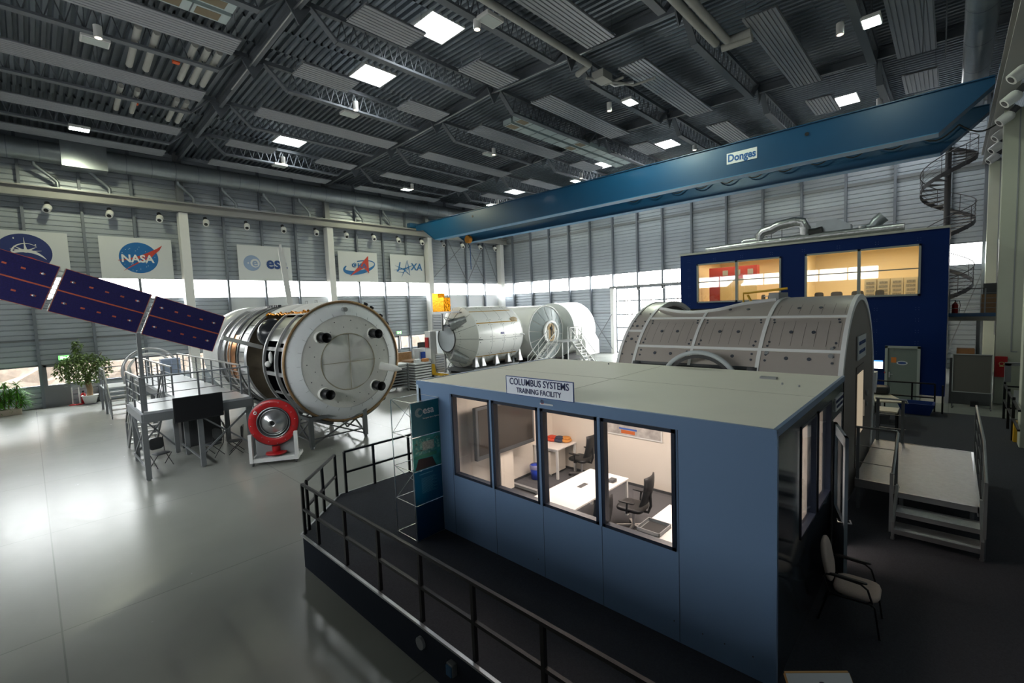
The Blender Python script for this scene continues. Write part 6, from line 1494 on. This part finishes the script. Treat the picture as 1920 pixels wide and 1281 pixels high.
for x, y in ((-1.57, 17.75), (-1.13, 17.75), (-1.13, 18.35), (-1.57, 18.35)): mb = MB(); mb.bar((x, y, DZ), (x, y, 1.22), .04); t.part('leg', mb, M_black)
mb = MB(); mb.rbox(-1.95, 19.7, 1.40, -1.45, 20.3, 1.68, 4); solo('black_bag', 'black bag lying on the folding table', 'bag', mb, M_blk, loc=(-1.9, 20.2, 1.45))
mb = MB(); mb.add([(-1.15, 20.75, DZ), (-.45, 20.75, DZ), (-.45, 21.3, DZ), (-1.15, 21.3, DZ), (-1.3, 20.65, 1.02), (-.33, 20.65, 1.02), (-.33, 21.4, 1.02), (-1.3, 21.4, 1.02), (-1.24, 20.7, 1.02), (-.38, 20.7, 1.02), (-.38, 21.35, 1.02), (-1.24, 21.35, 1.02), (-1.1, 20.8, .7), (-.5, 20.8, .7), (-.5, 21.25, .7), (-1.1, 21.25, .7)],
    [(3, 2, 1, 0), (0, 1, 5, 4), (1, 2, 6, 5), (2, 3, 7, 6), (3, 0, 4, 7), (4, 5, 9, 8), (5, 6, 10, 9), (6, 7, 11, 10), (7, 4, 8, 11), (8, 9, 13, 12), (9, 10, 14, 13), (10, 11, 15, 14), (11, 8, 12, 15), (12, 13, 14, 15)])
solo('blue_tub', 'dark blue plastic tub on the carpet in front of the control building', 'tub', mb, mat('tub_blue', (.005, .03, .16), .4), loc=(-.8, 21, DZ))

# ------------------------------------------------------------------ blue control building
BX0, BX1, BY, BZ = -11.66, -.13, 26.88, 7.46
t = T('control_building', 'dark navy blue two storey control building with lit wide windows', 'building', (-5.9, 29.5, 0))
W1, W2 = (-10.70, -6.38), (-5.33, -1.0); Z0, Z1 = 4.67, 6.90
mb = MB()
DX0, DX1, DZT = -2.09, -1.0, 2.38
mb.box(BX0, BY, .3, DX0, BY + .15, Z0); mb.box(DX1, BY, .3, BX1, BY + .15, Z0); mb.box(DX0, BY, DZT, DX1, BY + .15, Z0)
mb.box(BX0, BY, Z1, BX1, BY + .15, BZ); mb.box(BX0, BY, Z0, W1[0], BY + .15, Z1); mb.box(W1[1], BY, Z0, W2[0], BY + .15, Z1); mb.box(W2[1], BY, Z0, BX1, BY + .15, Z1)
t.part('front_wall', mb, M_navy)
mb = MB(); mb.box(BX1 - .15, BY + .15, .3, BX1, 33.0, BZ); t.part('right_wall', mb, M_navy)
mb = MB(); mb.box(BX0, BY + .15, .3, BX0 + .15, 33.0, BZ); t.part('left_wall', mb, M_navy)
mb = MB(); mb.box(BX0, BY + .02, 0, DX0, BY + .2, .3); mb.box(DX1, BY + .02, 0, BX1 - .02, BY + .2, .3); mb.box(BX1 - .2, BY, 0, BX1 - .02, 33.0, .3); t.part('plinth', mb, M_cream)
mb = MB(); mb.box(BX0 - .03, BY - .04, BZ, BX1 + .03, 33.0, BZ + .1); t.part('roof', mb, mat('roof_pale', (.34, .34, .30), .5))
mb = MB(); random.seed(6)
for gx in range(24):
    for gz in range(14):
        x = BX0 + .5 + gx * .48; z = .6 + gz * .5
        if Z0 - .15 < z < Z1 + .15 and (W1[0] - .15 < x < W1[1] + .15 or W2[0] - .15 < x < W2[1] + .15): continue
        if DX0 - .1 < x < DX1 + .1 and z < DZT + .1: continue
        if (gx % 3 == 0):
            for ox in (-.05, .05):
                for oz in (-.05, .05): mb.box(x + ox - .008, BY - .006, z + oz - .008, x + ox + .008, BY, z + oz + .008)
t.part('wall_bolts', mb, mat('bolt_pale', (.12, .16, .28), .4), kind='stuff')
mb = MB(); mb.box(BX0 + .15, 32.85, .3, BX1 - .15, 33.0, BZ); mb.box(BX0 + .15, BY + .15, 4.0, BX1 - .15, 32.85, 4.1); mb.box(BX0 + .15, BY + .15, 7.22, BX1 - .15, 32.85, 7.3); mb.box(BX0 + .15, BY + .15, 4.1, BX0 + .2, 32.85, 7.22); mb.box(BX1 - .2, BY + .15, 4.1, BX1 - .15, 32.85, 7.22); mb.box(-6.0, 30, 4.1, -5.95, 32.85, 7.22)
t.part('interior', mb, mat('room_cream', (.78, .68, .48), .6))
mfw = mat('frame_grey_green', (.20, .22, .21), .4)
for (a, b) in (W1, W2):
    m = (a + b) / 2
    mb = MB(); w = .08
    mb.box(a, BY - .05, Z0, b, BY + .12, Z0 + w); mb.box(a, BY - .05, Z1 - w, b, BY + .12, Z1); mb.box(a, BY - .05, Z0, a + w, BY + .12, Z1); mb.box(b - w, BY - .05, Z0, b, BY + .12, Z1); mb.box(m - .06, BY - .05, Z0, m + .06, BY + .12, Z1); mb.box(a, BY, 5.83, b, BY + .05, 5.88)
    w_ = t.part('wide_window', mb, mfw); g = MB(); g.box(a + w, BY + .02, Z0 + w, b - w, BY + .03, Z1 - w); build('pane', g, glass('room_glass', (.98, .98, .96), .07), w_, t.org)
mb = MB(); mb.box(DX0 - .06, BY - .06, 0, DX0 + .04, BY + .1, DZT + .05); mb.box(DX1 - .04, BY - .06, 0, DX1 + .06, BY + .1, DZT + .05); mb.box(DX0 - .06, BY - .06, DZT - .04, DX1 + .06, BY + .1, DZT + .06); t.part('door_frame', mb, mat('door_frame', (.30, .33, .30), .4))
mb = MB(); mb.box(DX0 + .04, BY - .02, .02, DX1 - .04, BY + .04, DZT - .04); dr = t.part('door', mb, mat('door_green_grey', (.14, .17, .15), .4))
mb = MB(); mb.box(DX0 + .08, BY - .05, 1.0, DX0 + .13, BY - .02, 1.25); mb.bar((DX0 + .1, BY - .07, 1.15), (DX0 + .22, BY - .07, 1.15), .02); build('door_handle', mb, M_steel, dr, t.org)
mb = MB(); mb.box(-1.93, BY - .026, 1.68, -1.75, BY - .02, 1.92); solo('orange_notice', 'small orange notice on the grey door', 'notice', mb, mat('notice_orange', (.55, .16, .02), .5), loc=(-1.84, BY - .02, 1.8))
t5 = T('oval_emblem', 'oval white and blue emblem on the grey door', 'sticker', (-1.55, BY - .02, 1.7))
mb = MB(); n = 32; mb.prism([(-1.55 + .19 * math.cos(2 * math.pi * i / n), 1.68 + .09 * math.sin(2 * math.pi * i / n)) for i in range(n)], 'y', BY - .03, BY - .021); t5.part('white_oval', mb, M_board)
mb = MB(); mb.prism([(-1.55 + .15 * math.cos(2 * math.pi * i / n), 1.68 + .06 * math.sin(2 * math.pi * i / n)) for i in range(n)], 'y', BY - .034, BY - .03); t5.part('blue_oval', mb, M_bblue)
t5 = T('wall_screen', 'bright white screen with a blue bar on the blue wall beside the grey door', 'screen', (-2.4, BY - .05, 1.35))
mb = MB(); mb.box(-2.66, BY - .05, 1.36, -2.2, BY, 1.78); t5.part('casing', mb, M_blk)
mb = MB(); mb.box(-2.64, BY - .055, 1.38, -2.22, BY - .05, 1.7); t5.part('screen', mb, mat('screen_white', (1, 1, 1), .5, emit=(.9, .95, 1), estr=1.3))
mb = MB(); mb.box(-2.64, BY - .055, 1.7, -2.22, BY - .05, 1.76); t5.part('blue_bar', mb, mat('screen_bluebar', (.1, .3, .8), .5, emit=(.05, .25, .8), estr=.9))
mb = MB(); mb.cyl((-2.14, BY, 1.22), (-2.14, BY - .06, 1.22), .035, 12); solo('red_button', 'small red button on the blue wall beside the screen', 'button', mb, M_red, loc=(-2.14, BY, 1.22))
# lit rooms
for k, (x0, x1) in enumerate(((-11.4, -6.2), (-5.8, -.4))):
    area('room_light', ((x0 + x1) / 2, 29.6, 7.12), (0, 0, 0), 4.2, 3.6, 88, (1, .80, .50))
for k, (x, y) in enumerate(((-9.0, 28.6), (-7.3, 30.2), (-4.4, 28.6), (-3.0, 30.0), (-1.5, 28.7))):
    t6 = T('strip_lamp', 'glowing strip lamp on the ceiling inside the lit window room, %s from the left' % ORD[k], 'lamp', (x, y, 7.1))
    mb = MB(); mb.box(x - .6, y - .07, 7.16, x + .6, y + .07, 7.22); t6.part('housing', mb, M_white)
    mb = MB(); mb.box(x - .58, y - .05, 7.14, x + .58, y + .05, 7.16); t6.part('tube', mb, mat('strip_glow', (1, 1, 1), .5, emit=(1, .92, .75), estr=2))
t6 = T('red_wall_unit', 'dark red cupboard wall unit behind the left lit window', 'cupboard', (-9.9, 29.8, 4.1))
mb = MB(); mb.box(-10.9, 29.3, 4.1, -10.3, 29.8, 6.75); mb.box(-10.3, 29.3, 6.05, -8.2, 29.8, 6.75); mb.box(-10.3, 29.4, 4.1, -8.2, 29.8, 4.75); t6.part('carcass', mb, mat('unit_red', (.35, .03, .02), .5))
for k in range(3): mb = MB(); mb.box(-10.28 + k * .7, 29.35, 4.76, -9.62 + k * .7, 29.4, 6.03); t6.part('door', mb, mat('unit_yellow', (.72, .58, .30), .5))
for k in range(3): mb = MB(); mb.box(-10.1 + k * .7, 29.28, 6.25, -9.8 + k * .7, 29.3, 6.55); t6.part('picture', mb, M_grey)
for k, (x, w) in enumerate(((-7.55, .2), (-7.1, .45), (-6.55, .3), (-4.95, .4), (-4.2, .5), (-3.35, .5), (-2.5, .35))):
    t6 = T('seat_back', 'grey chair back showing at the bottom of the lit windows, %s from the left' % ORD[k], 'chair', (x, 28.2, 4.1))
    mb = MB(); mb.rbox(x - w / 2, 28.1, 4.6, x + w / 2, 28.2, 5.0, 4); t6.part('backrest', mb, mat('seat_greybrown', (.12, .11, .09), .7))
    mb = MB(); mb.rbox(x - w / 2, 28.15, 4.5, x + w / 2, 28.6, 4.6, 4); mb.cyl((x, 28.35, 4.1), (x, 28.35, 4.5), .04, 8); t6.part('seat', mb, mat('seat_greybrown', (.12, .11, .09)))
for k in range(5):
    x = -3.0 + k * .52
    t6 = T('equipment_rack', 'pale rack of instruments behind the right lit window, %s from the left' % ORD[k], 'rack', (x, 29.6, 4.1))
    mb = MB(); mb.box(x - .24, 29.5, 4.1, x + .24, 30.0, 5.55); t6.part('frame', mb, mat('rack_pale', (.60, .55, .40), .5))
    mb = MB()
    for q in range(6): mb.box(x - .18 + .02 * (q % 2), 29.48, 4.3 + q * .2, x + .16, 29.5, 4.42 + q * .2)
    t6.part('instruments', mb, mat('instr_grey', (.28, .27, .22), .5, var=.9, scale=20))
# ducts on the roof
t = T('roof_ducts', 'shiny foil wrapped air ducts on the roof of the blue building', 'duct', (-6, 27.6, BZ + .1))
RZ = BZ + .1
mb = MB(); pth = [(-10.3, 27.4, RZ + .10), (-9.0, 27.4, RZ + .14), (-7.5, 27.4, RZ + .18), (-5, 27.4, RZ + .20), (-3.2, 27.4, RZ + .20), (-1.6, 27.4, RZ + .2)]
mb.tube(pth, .2, 14); t.part('long_duct', mb, M_foil)
mb = MB(); mb.tube([(-8.4, 27.4, RZ + .1), (-8.4, 27.4, RZ + .3), (-8.3, 27.4, RZ + .38), (-7.2, 27.5, RZ + .40)], .13, 12); t.part('duct_branch', mb, M_foil)
mb = MB(); mb.tube([(-7.55, 27.5, RZ + .1), (-7.55, 27.5, RZ + .6), (-7.4, 27.5, RZ + .78), (-7.0, 27.5, RZ + .85), (-6.7, 27.5, RZ + 1.0), (-5.9, 27.5, RZ + 1.1), (-5.55, 27.5, RZ + 1.0), (-5.45, 27.5, RZ + .7), (-5.45, 27.5, RZ + .1)], .24, 14); t.part('duct_loop', mb, M_foil)
mb = MB(); mb.tube([(-3.15, 27.4, RZ + .1), (-3.15, 27.4, RZ + .45)], .14, 12); t.part('duct_riser', mb, M_foil)
mb = MB()
for x in (-7.0, -6.5): mb.bar((x, 27.5, RZ), (x, 27.5, RZ + .9), .03)
t.part('duct_supports', mb, M_dgrey)
t = T('roof_fan_unit', 'dark grey fan box on the roof of the blue building', 'fan unit', (-4.6, 27.8, RZ))
mb = MB(); mb.prism([(-5.0, RZ), (-3.6, RZ), (-3.6, RZ + .65), (-4.2, RZ + 1.0), (-5.0, RZ + .95)], 'y', 27.6, 28.3); t.part('box', mb, M_duct)
mb = MB(); mb.tube([(-5.3, 27.5, RZ + .35), (-5.0, 27.55, RZ + .35), (-4.7, 27.55, RZ + .4)], .3, 14); t.part('collar', mb, M_blk)
t = T('duct_elbow', 'dark elbow outlet on the roof of the blue building, right of the fan box', 'duct', (-2.7, 27.6, RZ))
mb = MB(); mb.tube([(-3.05, 27.6, RZ + .25), (-2.75, 27.6, RZ + .35), (-2.6, 27.6, RZ + .6), (-2.35, 27.6, RZ + .8)], .26, 12); t.part('elbow', mb, M_duct)

# ------------------------------------------------------------------ spiral stair and balcony in the far right corner
SX, SY = -.30, 34.6
M_spiral = mat('spiral_dark', (.10, .095, .10), .6, .1)
t = T('spiral_staircase', 'dark steel spiral staircase rising behind the blue building to the roof', 'staircase', (SX, SY, 3.6))
mb = MB(); mb.cyl((SX, SY, 0), (SX, SY, 12.6), .13, 16); t.part('pole', mb, M_spiral)
nst = 46; z0, z1 = 3.7, 12.6; turn = 2.7 * 360; a_s = 200; Rr = 1.12
for k in range(nst):
    a = R(a_s + turn * k / nst); z = z0 + (z1 - z0) * k / nst; da = R(13)
    vs = []
    for rr_, dd_ in ((.12, .3), (Rr, 1)):
        for sg in (-1, 1):
            for dz in (0, .04): vs.append((SX + rr_ * math.cos(a + sg * da * dd_), SY + rr_ * math.sin(a + sg * da * dd_), z + dz))
    mb = MB(); mb.add(vs, [(0, 2, 6, 4), (1, 5, 7, 3), (0, 4, 5, 1), (2, 3, 7, 6), (4, 6, 7, 5), (0, 1, 3, 2)]); t.part('tread', mb, M_spiral)
def hel(r, dz, n=120): return [(SX + r * math.cos(R(a_s + turn * i / n)), SY + r * math.sin(R(a_s + turn * i / n)), z0 + (z1 - z0) * i / n + dz) for i in range(n + 1)]
mb = MB(); P_ = hel(Rr, -.08); Q_ = hel(Rr, .14)
vs = P_ + Q_ + [(SX + (p[0] - SX) * .975, SY + (p[1] - SY) * .975, p[2]) for p in P_ + Q_]; n = len(P_)
mb.add(vs, [(i, i + 1, n + i + 1, n + i) for i in range(n - 1)] + [(2 * n + i, 3 * n + i, 3 * n + i + 1, 2 * n + i + 1) for i in range(n - 1)]); t.part('outer_stringer', mb, M_spiral)
mb = MB(); mb.tube(hel(Rr, 1.0), .025, 6); t.part('handrail', mb, M_spiral)
mb = MB()
for q in (.3, .55, .78): mb.tube(hel(Rr, q), .010, 4)
t.part('knee_rails', mb, M_spiral)
for i in range(0, 121, 6):
    p = hel(Rr, 0)[i]; mb = MB(); mb.bar(p, (p[0], p[1], p[2] + 1.0), .03); t.part('baluster', mb, M_spiral)
t = T('balcony', 'steel balcony with railing beside the right wall of the blue building', 'balcony', (.8, 30.8, 3.5))
mb = MB(); mb.box(-.1, 29.6, 3.42, 2.3, 33.4, 3.62); t.part('floor_slab', mb, mat('balcony_beam', (.26, .26, .22), .5))
mb = MB(); mb.box(-.1, 29.58, 3.62, 2.3, 29.62, 3.78); t.part('kick_board', mb, mat('kick_blue', (.03, .10, .22), .4))
railing(t, [(-.08, 29.6), (2.25, 29.6)], 3.78, 1.1, 5, m=M_steelgp, hand=M_dgrey, step=1.15)
for x in (.9, 2.2): mb = MB(); mb.box(x - .06, 29.8, 0, x + .06, 29.92, 3.42); t.part('support', mb, M_steelgp)
def extinguisher(x, y, z, s, label):
    t = T('fire_extinguisher', label, 'fire extinguisher', (x, y, z))
    mb = MB(); mb.rev([(0, 0), (.09 * s, 0), (.09 * s, .42 * s), (.05 * s, .5 * s), (.025 * s, .52 * s), (0, .52 * s)], (x, y, z), 'z', 20); t.part('cylinder', mb, M_red)
    mb = MB(); mb.box(x - .02, y - .05, z + .52 * s, x + .02, y + .05, z + .60 * s); mb.tube([(x, y, z + .55 * s), (x + .12 * s, y, z + .56 * s), (x + .14 * s, y, z + .4 * s), (x + .11 * s, y, z + .1 * s)], .012, 6); t.part('valve_and_hose', mb, M_blk)
extinguisher(.12, 30.1, 3.62, 1.25, 'red fire extinguisher standing on the far balcony')
item('brown_carton', 'tall brown carton on the balcony next to the pale column', 'box', (1.0, 30.6, 3.62, 1.6, 31.1, 4.6), mat('carton', (.28, .16, .08), .7))
item('dark_carton', 'dark carton stacked on top of the brown carton on the balcony', 'box', (1.05, 30.65, 4.6, 1.55, 31.05, 5.1), M_dgrey)
# partition screen and stored goods
t = T('partition_screen', 'large grey brown partition screen on feet right of the blue building', 'screen', (.65, 26.3, 0))
mb = MB(); mb.box(.10, 26.3, .66, 1.22, 26.36, 2.2); t.part('panel', mb, mat('screen_taupe', (.10, .095, .085), .7))
mb = MB(); mb.box(.08, 26.28, .64, 1.24, 26.38, .67); mb.box(.08, 26.28, 2.19, 1.24, 26.38, 2.22); mb.box(.08, 26.28, .64, .11, 26.38, 2.22); mb.box(1.21, 26.28, .64, 1.24, 26.38, 2.22); t.part('frame', mb, M_grey)
for x in (.1, 1.22): mb = MB(); mb.bar((x, 26.33, 0.02), (x, 26.33, .66), .03); mb.bar((x, 26.0, .02), (x, 26.66, .02), .04, .03); t.part('foot', mb, M_dgrey)
item('storage_box', 'orange brown box resting on the things behind the partition screen', 'box', (.2, 27.2, 1.9, .75, 27.7, 2.35), mat('box_orange2', (.35, .16, .06), .6))
item('stored_cabinet', 'dark cabinet stored behind the partition screen', 'cabinet', (.0, 27.1, 0, 1.25, 27.8, 1.9), M_dgrey)
item('floor_box', 'small black box on the floor below the partition screen', 'box', (.65, 26.7, 0, .9, 27.0, .2), M_blk)
t = T('fire_box', 'red fire hose box on the pale column at the right', 'fire box', (1.55, 27.85, 1.15))
mb = MB(); mb.box(1.36, 27.74, 1.16, 1.73, 27.86, 2.02); t.part('box', mb, M_red, bevel=.01)
mb = MB(); mb.rev([(.08, 0), (.06, 0)], (1.56, 27.73, 1.72), 'y', 20); mb.box(1.5, 27.725, 1.60, 1.62, 27.73, 1.64); t.part('pictogram', mb, mat('pict_yellow', (.6, .5, .2), .5))
item('wall_box', 'grey electrical box high on the nearest right column', 'box', (1.9, 17.6, 6.2, 2.3, 17.72, 6.9), M_grey)

# ------------------------------------------------------------------ plants and bits by the left wall
def leafy(name, label, x, y, pot, mk):
    t = T(name, label, 'plant', (x, y, 0)); pot(t); mk(t); return t
def leaf(mb, p, d, l, w, droop=.3, k=3):
    d = Vector(d).normalized(); s = d.cross(Vector((0, 0, 1)));
    if s.length < .1: s = Vector((1, 0, 0))
    s.normalize(); vs = []; p = Vector(p)
    for i in range(k + 1):
        f = i / k; q = p + d * l * f - Vector((0, 0, droop * l * f * f)); ww = w * math.sin(math.pi * (.15 + .85 * f)) if i < k else 0.002
        vs += [q + s * ww, q - s * ww]
    mb.add(vs, [(2 * i, 2 * i + 1, 2 * i + 3, 2 * i + 2) for i in range(k)])
def pot1(t):
    mb = MB(); mb.rev([(0, 0), (.26, 0), (.37, .46), (.40, .46), (.40, .5), (.34, .5), (.33, .42), (0, .42)], (-37.6, 2.3, .05), 'z', 24); t.part('pot', mb, M_white)
    mb = MB(); mb.cyl((-37.6, 2.3, 0), (-37.6, 2.3, .05), .33, 20); t.part('saucer', mb, M_dgrey)
def mk1(t):
    mb = MB(); mb.tube([(-37.6, 2.3, .45), (-37.6, 2.33, .9), (-37.6, 2.27, 1.3), (-37.6, 2.3, 1.7)], .14, 10)
    random.seed(2)
    for k in range(9): a = random.uniform(0, 6.28); mb.tube([(-37.6, 2.3, 1.5), (-37.6 + .5 * math.cos(a), 2.3 + .5 * math.sin(a), 1.9 + .1 * k), (-37.6 + .8 * math.cos(a), 2.3 + .8 * math.sin(a), 2.2 + .12 * k)], .02, 5)
    t.part('trunk', mb, mat('bark', (.20, .13, .07), .8))
    mb = MB(); random.seed(7)
    for k in range(2300):
        while True:
            a, b, c = random.uniform(-1, 1), random.uniform(-1, 1), random.uniform(-1, 1)
            if a * a + b * b + c * c < 1: break
        p = (-37.35 + a * .85, 2.15 + b * 1.35, 2.2 + c * .95)
        if k > 2150: p = (-37.6 + a * .2, 1.95 + b * .25, 3.45 + c * .5)
        leaf(mb, p, (random.uniform(-1, 1), random.uniform(-1, 1), random.uniform(-.6, .5)), random.uniform(.13, .22), .05, .4, 2)
    t.part('foliage', mb, M_leaf2, kind='stuff')
leafy('potted_fig_tree', 'tall leafy potted tree in a white pot by the left wall', -37.6, 2.3, pot1, mk1)
def pot2(t): mb = MB(); mb.box(-37.75, -1.9, 0, -37.1, -.55, .32); t.part('planter', mb, mat('planter_beige', (.42, .36, .28), .6), bevel=.02)
def mk2(t):
    st = MB(); mb = MB(); random.seed(9)
    for (x, y, h) in ((-37.4, -.75, 1.55), (-37.45, -1.05, 1.2), (-37.35, -1.4, 1.0), (-37.4, -1.6, .8), (-37.5, -.6, 1.0), (-37.4, -1.2, 1.7)):
        st.cyl((x, y, .3), (x, y + .1, h), .03, 8)
        for k in range(130):
            a = random.uniform(0, 6.28); e = random.uniform(-.3, 1.2); leaf(mb, (x, y + .1, h + random.uniform(-.6, .1)), (math.cos(a), math.sin(a), e), random.uniform(.4, .7), .026, .5, 4)
    t.part('stems', st, mat('bark', (.2, .13, .07))); t.part('leaves', mb, M_leaf, kind='stuff')
leafy('planter_shrub', 'spiky green shrub in a low beige planter at the left picture edge', -37.7, -1.2, pot2, mk2)
for k, (x, y) in enumerate(((-38.0, 1.55), (-37.9, 1.85))):
    t = T('barrier_post', 'white barrier post with a red foot by the low door, %s one' % ['left', 'right'][k], 'post', (x, y, 0))
    mb = MB(); mb.cyl((x, y, .06), (x, y, 1.05), .03, 10); t.part('post', mb, M_white)
    mb = MB(); mb.rev([(0, 0), (.2, 0), (.18, .05), (.05, .08), (0, .08)], (x, y, 0), 'z', 20); t.part('foot', mb, M_red)
extinguisher(-37.95, 2.05 - .02, 0, 1.35, 'red fire extinguisher on the floor between the barrier posts and the potted tree')
